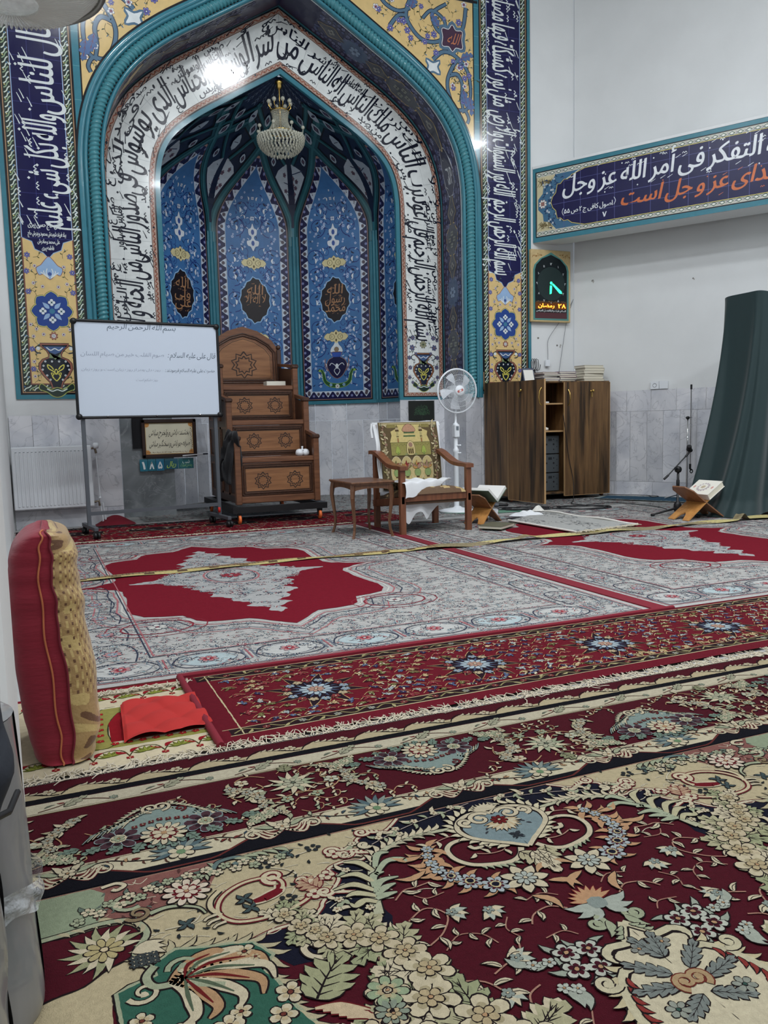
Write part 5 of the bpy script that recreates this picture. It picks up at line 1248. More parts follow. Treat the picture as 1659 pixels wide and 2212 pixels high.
# right-hand continuation beyond the mirrored half
bb.add([(AX+1.05, .2, .0102), (X1, .2, .0102), (X1, 1.708, .0102), (AX+1.05, 1.708, .0102)], [(0, 1, 2, 3)], lin(CR))
bb.build('pile', M_rug, T)
b = MB(); b.box(X0, .1, .001, X1, 2.298, .0098); b.build('backing', mat('rug_backing', (120, 60, 56), rough=.95), T)
fringe('fringe', -.2, 3.6, 2.295, .07, T, gap=.0055, z=.012, wild=.55)

# ---------------------------------------------------------------- red carpet with dark border and star medallions
T = thing('red_carpet', 'dark red narrow carpet with black border and a row of star medallions', 'carpet')
P = Paint(jit=.0012, step=.012); RX0, RX1, RY0, RY1 = .452, 4.6, 2.36, 3.075
nb = lambda x: 2.30+.062*min(1, max(0, (x-.45)/2.4))**.5+0
P.step = .05; P.rect(RX0, 2.33, RX1, RY1, (108, 24, 38)); P.rect(RX0+.03, 2.455, RX1, 2.46, (200, 180, 140), 3); P.step = .012
P.rect(RX0+.05, 2.405, RX1, 2.455, (44, 26, 30), 1); P.rect(RX0+.05, 2.985, RX1, 3.045, (44, 26, 30), 1); P.rect(RX0+.085, 2.405, RX0+.09, 3.045, (206, 190, 150), 2)
P.rect(RX0+.045, 3.045, RX1, 3.05, (206, 190, 150), 2); P.rect(RX0+.10, 2.98, RX1, 2.985, (206, 190, 150), 2); P.rect(RX0+.045, 2.40, RX1, 2.405, (206, 190, 150), 2)
P.L = 4; x = RX0+.12; s_ = 1
while x < RX1-.1:
    for y in (2.43, 3.015):
        P.ribbon([(x-.06, y-.012*s_), (x-.02, y+.014*s_), (x+.03, y-.014*s_), (x+.06, y+.010*s_)], .006, (150, 140, 96), 0, sm=4); P.leaf(x, y, R_.uniform(0, 6), .035, .013, (176, 164, 120), (20, 14, 16), ow=.002); P.rosette(x+.045, y, .014, 6, R_.choice(((130, 60, 60), (150, 150, 140))), (20, 14, 16), IV, ow=.002)
    x += .12; s_ = -s_
P.L = 6
meds = [.871, 1.518, 2.137, 2.755, 3.38, 4.0]
for mx in meds:
    for i in range(16): P.leaf(mx, 2.705, tau*i/16, .14*(1+.3*(i % 2)), .050, (40, 24, 34), (196, 160, 112), .03, ow=.003)
    for i in range(16): P.rosette(mx+cos(tau*i/16)*.105, 2.705+sin(tau*i/16)*.105, .018, 5, ((150, 166, 180), (140, 60, 60), (196, 176, 140))[i % 3], (24, 18, 30), IV, ow=.003, dl=3); P.leaf(mx, 2.705, tau*(i+.5)/16, .088, .018, (120, 140, 160) if i % 2 else (80, 88, 116), (24, 18, 30), .05, 3, ow=.003)
    P.rosette(mx, 2.705, .06, 12, (176, 190, 196), (30, 20, 34), (120, 40, 50), dl=6, ow=.004); P.rosette(mx, 2.705, .030, 8, (190, 150, 130), (60, 30, 40), IV, dl=10)
CC = [(90, 106, 140), (204, 176, 130), (176, 186, 186), (150, 60, 66), (120, 116, 70), (60, 60, 96)]
P.L = 5; y = 2.49; r_ = 0
while y < 2.97:
    x = RX0+.15+(.035 if r_ % 2 else 0)
    while x < RX1:
        if min(math.hypot((x-m)*.8, y-2.705) for m in meds) > .155:
            c = R_.choice(CC); px, py = x+R_.uniform(-.012, .012), y+R_.uniform(-.008, .008)
            for a in range(R_.choice((3, 4, 5))): P.leaf(px, py, R_.uniform(0, tau), R_.uniform(.018, .032), .010, R_.choice((c, c, IV, (60, 30, 36))), (54, 14, 24), .2, ow=.0016)
            P.rosette(px, py, .011, 5, c, (54, 14, 24), IV, ow=.002, dl=2)
            P.ribbon([(px-.03, py-.01), (px, py+.018), (px+.03, py)], .0028, (200, 170, 120), -1, sm=3)
        x += .062
    y += .046; r_ += 1
bb = MB()
for i_, (q, c, L_, tri) in enumerate(P.P): bb.add([(x, y+(min(1, max(0, (x-.45)/2.0))*.045 if y < 2.5 else 0), .012+(L_+(i_ % 23)/26)*.0002) for x, y in q], [list(range(len(q)))], lin(c))
bb.build('pile', M_rugfine, T)
b = MB(); b.tube([(RX0, y, .016) for y in (2.33, 2.6, 2.8, 3.075)], .013, 8, lin((140, 24, 44))); b.build('rolled_edge', mat('carpet_edge', (116, 18, 36), rough=.9), T)
b = MB(); b.tube([(x, 3.085+.004*sin(x*5), .014) for x in [RX0+.1*i for i in range(25)]], .014, 8, lin((140, 24, 44)), flat=.6); b.build('edge_band', _M['carpet_edge'], T)

# ---------------------------------------------------------------- pale carpets with plain red fields
CG = (196, 194, 190); FR = (132, 25, 43)
def pale(name, label, x0, x1, y0, y1, cx, cy, fy, seed, dens=1., fine=False, edge='r', extra=None):
    R = random.Random(seed); T = thing(name, label, 'carpet'); P = Paint(jit=.0015, step=.02)
    P.step = .2; P.rect(x0, y0, x1, y1, CG); P.step = .02
    D1, D2, D3, D4 = (64, 70, 88), (120, 128, 140), (150, 52, 66), (222, 220, 212)
    def arab(x, y, s, d=0):
        for i in range(R.choice((3, 4, 5))):
            a = R.uniform(0, tau); c = R.choice((D1, D1, D1, D2, D3, D4, (130, 160, 170)))
            P.leaf(x+R.uniform(-s, s)*.6, y+R.uniform(-s, s)*.6, a, s*R.uniform(.8, 1.6), s*.42, c, D4 if c != D4 else D1, .3, d, ow=.003)
        P.ribbon([(x-s, y+R.uniform(-s, s)), (x, y+R.uniform(-s, s)), (x+s, y+R.uniform(-s, s))], s*.14, R.choice((D1, D2)), d, sm=3)
    # field outline
    half = [(.56, .02), (.60, .10), (.50, .30), (.545, .44), (.53, .60), (.50, .85), (.36, .95), (.34, 1.05), (.16, 1.17), (.10, 1.34), (0, 1.40)]
    def fld(k):
        U = [(.93, .0), (.82, .045), (.765, .10), (.72, .12), (.685, .20), (.69, .30), (.682, .41), (.70, .6), (.715, .72), (.70, .84), (.65, .93), (.56, .97), (.47, .99), (.455, 1.04), (.44, 1.08), (.425, 1.13), (.38, 1.18), (.30, 1.2), (.18, 1.21), (.13, 1.26), (.09, 1.32), (0, 1.42)]
        V = [(a, b_*fy) for a, b_ in U]; Q = V+[(-a, b_) for a, b_ in V[::-1][1:]]
        return Q+[(a, -b_) for a, b_ in Q[::-1][1:-1]]
    P.t(cx, cy)
    P.L = 8
    for e, c, w in ((.20, (190, 120, 124), .008), (.17, D2, .006), (.10, D1, .007), (.06, (190, 120, 124), .010), (.03, D4, .010)):
        q = [(x*(1+e/.8), y*(1+e/1.2)) for x, y in fld(0)]; P.ribbon(q+[q[0]], w, c, 0, sm=1)
    P.poly(fld(0), FR, 2)
    mh = [(0, 1.15), (.05, 1.09), (.02, 1.02), (.13, .93), (.06, .86), (.17, .78), (.15, .70), (.26, .60), (.20, .50), (.32, .34), (.25, .26), (.42, .12), (.45, .06), (.62, .01)]
    Rt = mh+[(a, -b_) for a, b_ in mh[::-1]]; M = Rt+[(-a, b_) for a, b_ in Rt[::-1][1:-1]]
    P.jit = .010; P.poly(M, (190, 190, 188), 4); P.jit = .0015
    P.L = 14
    for i in range(int(900*dens)):
        a, b_ = R.uniform(-.5, .5), R.uniform(-1.05, 1.05)*fy
        if abs(b_) < 1.08*max(0, 1-abs(a)/.5)**1.25: arab(a, b_, .024)
    P.L = 18; P.ribbon([(cos(tau*i/20)*.17, sin(tau*i/20)*.26) for i in range(21)], .012, (190, 120, 124), 0, sm=1); P.ribbon([(cos(tau*i/20)*.15, sin(tau*i/20)*.235) for i in range(21)], .006, D1, 0, sm=1)
    P.rosette(0, 0, .07, 8, (170, 60, 70), D1, D4, dl=1)
    P.pop()
    # ground arabesque outside the field
    F = [(x+cx, y+cy) for x, y in [(a*1.07, b_*1.04) for a, b_ in fld(0)]]
    def inside(x, y):
        c = False; j = len(F)-1
        for i in range(len(F)):
            if (F[i][1] > y) != (F[j][1] > y) and x < (F[j][0]-F[i][0])*(y-F[i][1])/(F[j][1]-F[i][1])+F[i][0]: c = not c
            j = i
        return c
    P.L = 4; n = int((x1-x0)*(y1-y0)*820*dens)
    for i in range(n):
        x, y = R.uniform(x0+.05, x1-.05), R.uniform(y0+.05, y1-.05)
        if not inside(x, y): arab(x, y, R.uniform(.011, .020), R.choice((0, 1)))
    # border cartouches
    P.L = 10
    for yy in (y0+.20, y1-.20):
        x = x0+.2; k = 0
        while x < x1-.12:
            w = .15; P.ribbon([(x-w, yy-.02), (x-w*.7, yy+.07), (x, yy+.10), (x+w*.7, yy+.07), (x+w, yy-.02), (x+w*.7, yy-.09), (x, yy-.11), (x-w*.7, yy-.09), (x-w, yy-.02)], .007, D1, 0, sm=4)
            P.blob([(x-w*.8, yy), (x-.05, yy+.07), (x+.05, yy+.07), (x+w*.8, yy), (x+.05, yy-.08), (x-.05, yy-.08)], (190, 206, 208) if k % 2 else (206, 206, 202), D2, .004, 3, -4)
            for i in range(10): arab(x+R.uniform(-.11, .11), yy+R.uniform(-.07, .07), .02, 0)
            P.rosette(x, yy, .04, 7, (206, 150, 150), D1, D4, ow=.005, dl=2, c2=(176, 60, 70))
            for d in (-.02, 0, .02): P.rect(x+.17+d-.004, yy-.07, x+.17+d+.004, yy+.07, D2 if d else (180, 110, 116), 0)
            x += .345; k += 1
    for xx in (x0+.19, x1-.19):
        y = y0+.45; k = 0
        while y < y1-.3:
            P.ribbon([(xx-.09, y-.15), (xx-.10, y), (xx-.06, y+.14), (xx+.06, y+.14), (xx+.10, y), (xx+.08, y-.15)], .007, D1, 0, sm=4)
            P.rosette(xx, y, .04, 7, (206, 150, 150), D1, D4, ow=.005, dl=2, c2=(150, 176, 190))
            for i in range(8): arab(xx+R.uniform(-.08, .08), y+R.uniform(-.13, .13), .02, 0)
            y += .36
    for d, c in ((.33, D1), (.345, (190, 120, 124)), (.06, D2), (.045, (190, 120, 124))):
        P.ribbon([(x0+d, y0+d), (x1-d, y0+d), (x1-d, y1-d), (x0+d, y1-d), (x0+d, y0+d)], .007, c, 0, sm=1)
    # ovals with red scrolls at the ends of the field
    for sy in (1, -1):
        P.L = 12; yy = cy+sy*(1.36*fy+.12)
        for sx in (-1, 1):
            px = cx+sx*.62; py = cy+sy*(1.08*fy+.10)
            P.ribbon([(px+cos(tau*i/16)*.17, py+sin(tau*i/16)*.13) for i in range(17)], .009, D3, 0, sm=1); P.ribbon([(px+cos(tau*i/16)*.24, py+sin(tau*i/16)*.18) for i in range(17)], .006, D3, 0, sm=1); P.rosette(px, py, .05, 6, D4, D1, D3, dl=1)
    o = P.build('pile', M_rugfine, lambda x, y, h: (x, y, .006+h), T, eps=.00016)
    b = MB(); b.box(x0, y0, .001, x1, y1, .0058); b.build('backing', _M['rug_backing'], T)
    return T, P
M_edge = _M['carpet_edge']
TA, PA = pale('pale_carpet', 'pale grey floral carpet with plain crimson field, left one behind the red cushion', .06, 2.755, 3.10, 7.20, 1.11, 5.13, 1.0, 3)
b = MB(); b.box(2.752, 3.09, .002, 2.80, 7.22, .012, lin((140, 20, 42))); b.build('red_edge', M_edge, TA)
b = MB(); b.box(.06, 7.2, .002, 2.80, 7.225, .010, lin((150, 30, 50))); b.build('red_edge', M_edge, TA)
TB, PB = pale('pale_carpet', 'pale grey floral carpet with plain crimson field, right one beside the long seam', 2.84, 5.9, 3.10, 7.05, 4.38, 5.15, 1.0, 4)
b = MB(); b.box(2.802, 3.09, .002, 2.845, 7.22, .011, lin((128, 18, 40))); b.build('red_edge', M_edge, TB)
# ---------------------------------------------------------------- plain speckled grey carpet behind, and the red one along the wall
def speck(name, label, rects, seed, n, base=(176, 178, 176), cols=((70, 78, 90), (210, 208, 200), (110, 116, 124), (150, 70, 76)), z=.002, s=.03, kindcat='carpet'):
    R = random.Random(seed); T = thing(name, label, kindcat); P = Paint(jit=.002)
    for r in rects: P.rect(*r, base)
    P.L = 2
    for i in range(n):
        r = R.choice(rects); x, y = R.uniform(r[0], r[2]), R.uniform(r[1], r[3]); P.leaf(x, y, R.uniform(0, tau), s*R.uniform(.7, 1.8), s*.4, R.choice(cols), None, .35, R.choice((0, 1, 2)))
    P.build('pile', M_rugfine, lambda x, y, h: (x, y, z+h), T, eps=.0003); return T
T = speck('grey_carpet', 'grey speckled carpet in front of the cupboard reaching into the tiled niche', [(2.86, 7.24, 6.2, 8.6), (1.0, 8.61, 4.6, 10.5)], 9, 9000)
T = speck('grey_carpet', 'grey speckled carpet under the green draped furniture at the right', [(5.92, 2.9, 6.9, 7.2)], 10, 2500)
T = speck('red_wall_carpet', 'dark red and black patterned carpet under the pulpit and whiteboard', [(-.2, 7.26, 3.42, 8.45)], 11, 3200, (128, 24, 40), ((40, 22, 28), (60, 30, 36), (176, 150, 120), (150, 150, 140), (150, 36, 50)), .004, .035)
P = Paint(jit=.004)
for i in range(5):
    mx = .3+i*.72; P.blob([(mx+cos(tau*k/12)*.24*(1+.2*(k % 2)), 7.95+sin(tau*k/12)*.12*(1+.2*(k % 2))) for k in range(12)], (46, 28, 34), (190, 170, 130), .006, 2)
    for k in range(14): P.leaf(mx+R_.uniform(-.2, .2), 7.95+R_.uniform(-.09, .09), R_.uniform(0, 6), .07, .025, R_.choice(((206, 196, 170), (110, 40, 50), (150, 150, 150))), None, .3, 3)
P.rect(-.2, 8.28, 3.42, 8.42, (44, 34, 40), 0)
for i in range(160): P.leaf(R_.uniform(-.2, 3.4), R_.uniform(8.29, 8.41), R_.uniform(0, 6), .05, .02, R_.choice(((150, 150, 140), (150, 40, 50), (110, 110, 120))), None, .3, 2)
P.L = 0; P.build('medallions', M_rugfine, lambda x, y, h: (x, y, .0062+h), T, eps=.0003)
fringe('fringe', -.15, 2.75, 7.29, .06, T, ang=-pi/2, gap=.010, z=.010, wild=.6, r=.003)
# folded back corner near the radiator
b = MB(); b.grid(lambda u, v: (.52+.38*u, 8.60-.16*v, .012+.085*sin(pi*u)*(1-v)**.7*(.6+.4*sin(3*u))), 16, 6, lin((140, 26, 42))); b.build('lifted_corner', M_edge, T)

# ---------------------------------------------------------------- long gold and grey cloth strip across the carpets
T = thing('cloth_strip', 'long narrow gold and grey patterned cloth strip lying across the pale carpets', 'cloth strip')
b = MB(); Rr = random.Random(5); NX = 260
ph = [Rr.uniform(0, 6) for _ in range(6)]
def cl(u): 
    x = .12+6.25*u; y = 5.455+.018*sin(u*17+ph[0])+.012*sin(u*41+ph[1])-.02*u
    if u > .8: y += .03*sin((u-.8)*60)
    return x, y
def sf(u, v):
    x, y = cl(u); w = .052+.012*sin(u*23+ph[2])+.010*sin(u*61); z = .012+.010*abs(sin(u*35+ph[3]))*(1 if u > .35 else .4)+.006*sin(v*pi)+(.05*math.exp(-((u-.905)/.008)**2)+.02*math.exp(-((u-.55)/.01)**2))
    return (x, y+(v-.5)*w*2, z+.012*sin(v*5+u*50)*(.6 if u > .4 else .25))
def cf(u, v):
    t = (u*30) % 1; e = abs(v-.5)
    if u > .42: return lin((150, 136, 104)) if sin(u*70+v*3) > -.2 else lin((206, 192, 130))
    if v < .42: return lin((206, 188, 124)) if not (.35 < t < .65 and .1 < v < .35) else lin((96, 70, 44))
    return lin((150, 122, 84)) if int(u*900) % 3 else lin((110, 84, 58))
b.grid(sf, NX*3, 8, colfn=cf); b.build('cloth', mat('woven_cloth', attr=True, gain=.7, rough=.75, noise=.15, nscale=60, bump=.3, bscale=200), T)

# ---------------------------------------------------------------- small mats
T = thing('small_mat', 'small pale fringed mat lying askew over the crimson field by the seam', 'mat')
cor = [(4.02, 6.50), (4.72, 6.93), (4.78, 5.62), (4.05, 5.50)]
def bil(u, v): return tuple((cor[0][i]*(1-u)+cor[1][i]*u)*(1-v)+(cor[3][i]*(1-u)+cor[2][i]*u)*v for i in (0, 1))
P = Paint(jit=.002); P.rect(0, 0, 1, 1, (196, 196, 192)); P.L = 1
for i in range(420): P.leaf(R_.random()*.96, R_.random()*.98, R_.uniform(0, 6), .05, .014, R_.choice(((150, 150, 150), (120, 124, 130), (222, 220, 214))), None, .3, R_.choice((0, 1)))
P.build('weave', M_rugfine, lambda x, y, h: (*bil(x, y), .022+h+.006*sin(x*9)*sin(y*7)), T, eps=.0003)
b = MB(); e = [bil(0, v/12) for v in range(13)]; b.tube([(x, y, .026) for x, y in e], .009, 6, lin((222, 220, 214)))
e = [bil(1, v/12) for v in range(13)]; b.tube([(x, y, .028+.006*sin(k)) for k, (x, y) in enumerate(e)], .010, 6, lin((222, 220, 214))); b.build('hem', mat('hem_white', (226, 222, 214), rough=.9), T)
fringe('fringe', .02, .98, 0, .07, T, ang=-pi/2, gap=.014, z=.026, wild=.7, r=.003, fn=lambda t: bil(t, 1.0))
T = thing('blue_mat', 'faded blue mat on the floor at the foot of the marble wall', 'mat')
cor2 = [(6.02, 7.86), (6.36, 8.10), (7.05, 7.15), (6.62, 6.70)]
def bl2(u, v): return tuple((cor2[0][i]*(1-u)+cor2[1][i]*u)*(1-v)+(cor2[3][i]*(1-u)+cor2[2][i]*u)*v for i in (0, 1))
P = Paint(jit=.003); P.rect(0, 0, 1, 1, (170, 180, 178)); P.rect(.06, .05, .94, .95, (64, 98, 122), 1); P.L = 2
for i in range(120): P.leaf(R_.choice((R_.uniform(0, .1), R_.uniform(.9, 1))), R_.random(), R_.uniform(0, 6), .05, .02, (220, 220, 214), None)
P.build('weave', M_rugfine, lambda x, y, h: (*bl2(x, y), .012+h), T, eps=.0003)

# ---------------------------------------------------------------- prayer rug with red field and the red cloth on it, by the cushion
T = thing('prayer_rug', 'cream prayer rug with red flowers and olive arch border beside the leaning cushion', 'rug')
P = Paint(jit=.0008, step=.012); P.rect(-.12, 2.335, .47, 3.05, (222, 208, 176)); P.L = 1
P.rect(-.12, 3.05, .46, 3.075, (140, 22, 40), 0)
for y0, y1 in ((2.50, 2.53), ): P.rect(.10, y0-.02, .47, y1-.015, (150, 146, 76), 0); P.rect(.12, y0-.025, .47, y0-.020, (236, 226, 200), 1); P.rect(.12, y1-.015, .47, y1-.010, (236, 226, 200), 1)
P.blob([(.16, 2.50), (.155, 2.60), (.165, 2.70), (.20, 2.79), (.235, 2.83), (.17, 2.86), (.125, 2.78), (.105, 2.65), (.10, 2.55), (.11, 2.49)], (160, 154, 84), (60, 60, 40), .004, 3, 1)
P.poly([(.16, 2.53), (.165, 2.70), (.20, 2.79), (.47, 2.86), (.47, 2.53)], (150, 24, 36), 2); P.rect(.13, 2.85, .47, 2.858, (236, 226, 200), 2)
for i in range(14): P.rosette(.13+.003*i if i < 6 else .17+.04*(i-6), 2.55+.05*i if i < 6 else 2.512, .012, 5, (190, 40, 44), (90, 20, 20), (226, 200, 150), dl=3)
for sy, yy in ((1, 2.42), (-1, 2.95)):
    for i in range(6):
        x = -.05+.10*i
        P.ribbon([(x-.05, yy-.02), (x-.02, yy+.035), (x+.03, yy+.03), (x+.05, yy-.02)], .004, (70, 70, 40), 2, sm=4)
        for a in range(7): P.leaf(x, yy-.005, pi*(.05+.9*a/6), .038, .010, (150, 156, 70) if a % 2 else (120, 126, 50), (60, 66, 30), .1, 3, ow=.0015)
        P.leaf(x+.045, yy, 2.2, .04, .018, (156, 30, 40), None, .3, 3); P.leaf(x-.045, yy+.005, .6, .04, .018, (156, 30, 40), None, .3, 3); P.rosette(x+.05, yy-.035, .012, 6, (156, 30, 40), None, (226, 200, 150), dl=3)
for i in range(8):
    y = 2.50+.05*i; P.ribbon([(.03, y), (.07, y+.02), (.09, y+.005), (.07, y-.01)], .005, (60, 60, 40), 2, sm=4); P.leaf(.05, y+.02, 1.0, .035, .015, (150, 30, 40), None, .3, 2)
P.build('weave', M_rugfine, lambda x, y, h: (x, y, .008+h), T, eps=.0002)
fringe('fringe', .12, .47, 2.99, .05, T, ang=pi/2, gap=.006, z=.014, wild=.8, r=.0018)
T = None
b = MB()
def rc_(u, v):
    x = .195+.27*u+.0*v; y = 2.50+.335*v+.015*u; y += .02*sin(u*5)*v
    z = .014+.010*abs(sin(u*7+v*4))+.008*abs(sin(v*9-u*5))+.012*math.exp(-((u-.55)**2+(v-.75)**2)/.02)
    if u < .02: z *= .8
    return (x+.02*v*(1-u), y, z)
b.grid(rc_, 60, 50, lin((206, 40, 32))); o = b.build('red_cloth', mat('red_cotton', (170, 32, 28), rough=.8, bump=.15, bscale=150)); tag(o, 'crumpled bright red cloth lying on the cream prayer rug', 'cloth')
# ================================================================ furniture
M_ww = wood('walnut', (126, 84, 58), (90, 56, 38), 7, .38, 'X'); M_wd = wood('walnut_dark', (80, 52, 38), (52, 32, 24), 7, .38, 'Z'); M_wp = wood('walnut_panel', (154, 108, 72), (120, 80, 52), 6, .36, 'X')
M_in = mat('inlay_dark', (48, 34, 28), rough=.5); M_oak = wood('rustic_oak', (128, 96, 60), (80, 56, 34), 3.2, .5, 'Z', .8); M_oake = mat('oak_edge', (186, 150, 106), rough=.5)
M_arm = wood('chair_wood', (134, 84, 56), (96, 56, 38), 6, .4, 'Z'); M_tab = wood('table_wood', (126, 88, 62), (86, 56, 40), 6, .35, 'Z')
M_steel = mat('grey_metal', (92, 96, 102), rough=.45, metal=.3); M_blkp = mat('black_plastic', (22, 22, 24), rough=.45); M_orng = mat('orange_rubber', (240, 120, 60), rough=.5)
M_chr = mat('chrome', (200, 200, 202), rough=.15, metal=1.); M_brass = mat('brass', (214, 178, 100), rough=.22, metal=1.); M_wht = mat('white_enamel', (228, 232, 236), rough=.3); M_board = mat('whiteboard_face', (206, 216, 230), rough=.12, coat=.6)
M_paper = mat('paper', (230, 228, 220), rough=.8); M_inkb = mat('painted', attr=True, rough=.55); M_cloth = mat('cloth_mixed', attr=True, gain=.8, rough=.9, bump=.25, bscale=180, noise=.06, nscale=40)
M_whc = mat('white_cotton', (222, 224, 226), rough=.9, bump=.3, bscale=60); M_blkc = mat('black_fabric', (20, 20, 24), rough=.85, bump=.3, bscale=90, sheen=.1)

# ---- stepped wooden pulpit
T = thing('stepped_pulpit', 'tall carved walnut pulpit with three steps, star inlays and pointed back on a wheeled base', 'pulpit', (1.78, 7.85, 0))
W = .86; YS = [0, .29, .63, 1.20]; ZS = [.645, 1.01, 1.375]; PT = [.86, 1.235, 1.595]
def star10(P, x, z, r, n=10):
    for rr, w in ((r*1.08, .0115), (r*.72, .0115)):
        q = [(x+sin(pi*i/n)*(rr if i % 2 == 0 else rr*.74), z+cos(pi*i/n)*(rr if i % 2 == 0 else rr*.74)) for i in range(2*n+1)]
        P.ribbon(q, w*(r/.08)**.5, (44, 30, 24), 0, sm=1)
def panelf(nm, x0, z0, x1, z1, y, stars, parent):
    b = MB(); b.box(x0, y, z0, x1, y+.02, z1); o = b.build(nm, M_ww, parent)
    b = MB()
    for i, (d, dy) in enumerate(((.012, .010), (.030, .016))):
        for (a, b_, c, e) in ((x0+d, z0+d, x1-d, z0+d+.012), (x0+d, z1-d-.012, x1-d, z1-d), (x0+d, z0+d, x0+d+.012, z1-d), (x1-d-.012, z0+d, x1-d, z1-d)): b.box(a, y-dy, b_, c, y, e, bev=.003)
    b.build('panel_moulding', M_wd, o)
    b = MB(); b.box(x0+.05, y-.006, z0+.05, x1-.05, y, z1-.05); b.build('inset_panel', M_wp, o)
    P = Paint(); P.ribbon([(x0+.052, z0+.052), (x1-.052, z0+.052), (x1-.052, z1-.052), (x0+.052, z1-.052), (x0+.052, z0+.052)], .005, (44, 30, 24), 0, sm=1)
    for sx, sz, r in stars: star10(P, sx, sz, r)
    P.build('star_inlay', M_inkb, lambda x, z, h: (x, y-.0065-h, z), o)
zb = .22
for i in range(3):
    y = YS[i]; z0 = zb if i == 0 else ZS[i-1]; z1 = ZS[i]
    r = .078 if i != 1 else .072; c = (z0+z1-.05)/2+(.0 if i else .01)
    if i == 0: b = MB(); b.box(.04, y+.005, .20, W-.04, y+.05, .265, bev=.006); b.build('front_rail', M_ww, T)
    panelf('riser', .055, (z0 if i else .262)+.002, W-.055, z1-.052, y+.012, [(.30*W+.02, c, r), (.68*W+.02, c, r)], T)
    b = MB(); b.box(.045, y-.005, z1-.05, W-.045, YS[i+1]+.03, z1, bev=.008); b.build('step_board', M_ww, T)
    for sx in (0, 1):
        x0 = 0 if sx == 0 else W-.058
        b = MB(); b.box(x0, y-.02, (.19 if i == 0 else z0-.0), x0+.058, y+.045, PT[i]-.03, bev=.006); b.build('post', M_ww, T)
        b = MB(); b.box(x0-.01, y-.03, PT[i]-.045, x0+.068, y+.05, PT[i], bev=.012); b.build('post_cap', M_wd, T)
        b = MB(); b.prism([(y+.03, z1-.05), (YS[i+1], z1-.05), (YS[i+1], PT[i]+.0), (y+.03, PT[i]-.05)], x0+.016, x0+.042, 'X'); b.build('arm_panel', M_wd, T)
        b = MB(); b.prism([(y, PT[i]-.035), (YS[i+1]+.02, PT[i]+.02), (YS[i+1]+.02, PT[i]+.05), (y, PT[i]-.002)], x0+.008, x0+.05, 'X'); b.build('arm_rail', M_ww, T)
for sx in (0, 1):                                         # sides
    x = .02 if sx == 0 else W-.035
    b = MB(); b.prism([(.0, .2), (YS[3]+.06, .2), (YS[3]+.06, ZS[2]), (YS[2], ZS[2]), (YS[2], ZS[1]), (YS[1], ZS[1]), (YS[1], ZS[0]), (0, ZS[0])], x, x+.015, 'X'); o = b.build('side_board', M_wd, T)
    b = MB(); xx = x-.008 if sx == 0 else x+.013
    for y0, y1, z0, z1 in ((.05, .30, .27, .58), (.34, .62, .27, .58), (.66, 1.2, .27, .58), (.34, .62, .64, .95), (.66, 1.2, .64, .95), (.66, 1.2, 1.02, 1.31)):
        for a, c_, d, e in ((y0, z0, y1, z0+.02), (y0, z1-.02, y1, z1), (y0, z0, y0+.02, z1), (y1-.02, z0, y1, z1)): b.box(xx, a, c_, xx+.010, d, e) if 0 else b.box(xx, a, c_, xx+.010, d, e)
    b.build('side_moulding', M_ww, o)
# pointed back
def backp(s, zt, zl, zs): 
    h = W/2; return [(h-s, zl), (h+s, zl), (h+s, zs), (h+s*.80, zs+(zt-zs)*.42), (h+s*.42, zs+(zt-zs)*.80), (h, zt), (h-s*.42, zs+(zt-zs)*.80), (h-s*.80, zs+(zt-zs)*.42), (h-s, zs)]
b = MB(); b.prism(backp(.405, 2.05, ZS[2], 1.80), YS[3]+.02, YS[3]+.06, 'Y'); o = b.build('back_board', M_ww, T)
b = MB(); q = catmull(backp(.34, 1.965, ZS[2]+.07, 1.755), 1, True)
for s_, yy in ((.36, .0), (.335, -.004)): 
    q = backp(s_, 1.975-(.36-s_), ZS[2]+.06+(.36-s_), 1.77); b.tube([(x, YS[3]+.02+yy, z) for x, z in q+[q[0]]], .009, 6)
b.build('back_moulding', M_wd, o)
b = MB(); b.prism(backp(.31, 1.925, ZS[2]+.10, 1.73), YS[3]+.012, YS[3]+.02, 'Y'); b.build('back_panel', M_wp, o)
P = Paint(); star10(P, W/2, 1.63, .135); q = backp(.30, 1.915, ZS[2]+.11, 1.725); P.ribbon(q+[q[0]], .006, (44, 30, 24), 0, sm=1); P.build('star_inlay', M_inkb, lambda x, z, h: (x, YS[3]+.0115-h, z), o)
for sx in (0, 1): b = MB(); x = .03 if sx == 0 else W-.03; b.box(x-.025, YS[3], ZS[2], x+.025, YS[3]+.05, 1.80, bev=.006); b.lathe([(0, 1.80), (.026, 1.81), (.030, 1.83), (.018, 1.85), (0, 1.853)], 10, (x, YS[3]+.025, 0)); b.build('back_post', M_wd, T)
b = MB(); b.box(-.05, -.07, .115, W+.05, -.0, .175); b.box(-.05, 1.30, .115, W+.05, 1.38, .175); b.box(-.05, 0, .115, .02, 1.3, .175); b.box(W-.02, 0, .115, W+.05, 1.3, .175); b.build('wheeled_base', M_blkp, T)
def caster(parent, x, y, r, m, zt):
    b = MB(); b.box(x-.022, y-.022, zt-.025, x+.022, y+.022, zt); b.box(x-.02, y-.012, r*.9, x-.016, y+.02, zt-.02); b.box(x+.016, y-.012, r*.9, x+.020, y+.02, zt-.02); o = b.build('caster_fork', M_blkp, parent)
    b = MB(); b.lathe([(0, -.013), (r*.9, -.013), (r, -.009), (r, .009), (r*.9, .013), (0, .013)], 18, (x, y, r+.008), ax='X'); b.build('caster_wheel', m, parent)
for x, y in ((.02, -.03), (W-.02, -.03), (.02, 1.34), (W-.02, 1.34)): caster(T, x, y, .045, M_orng, .118)

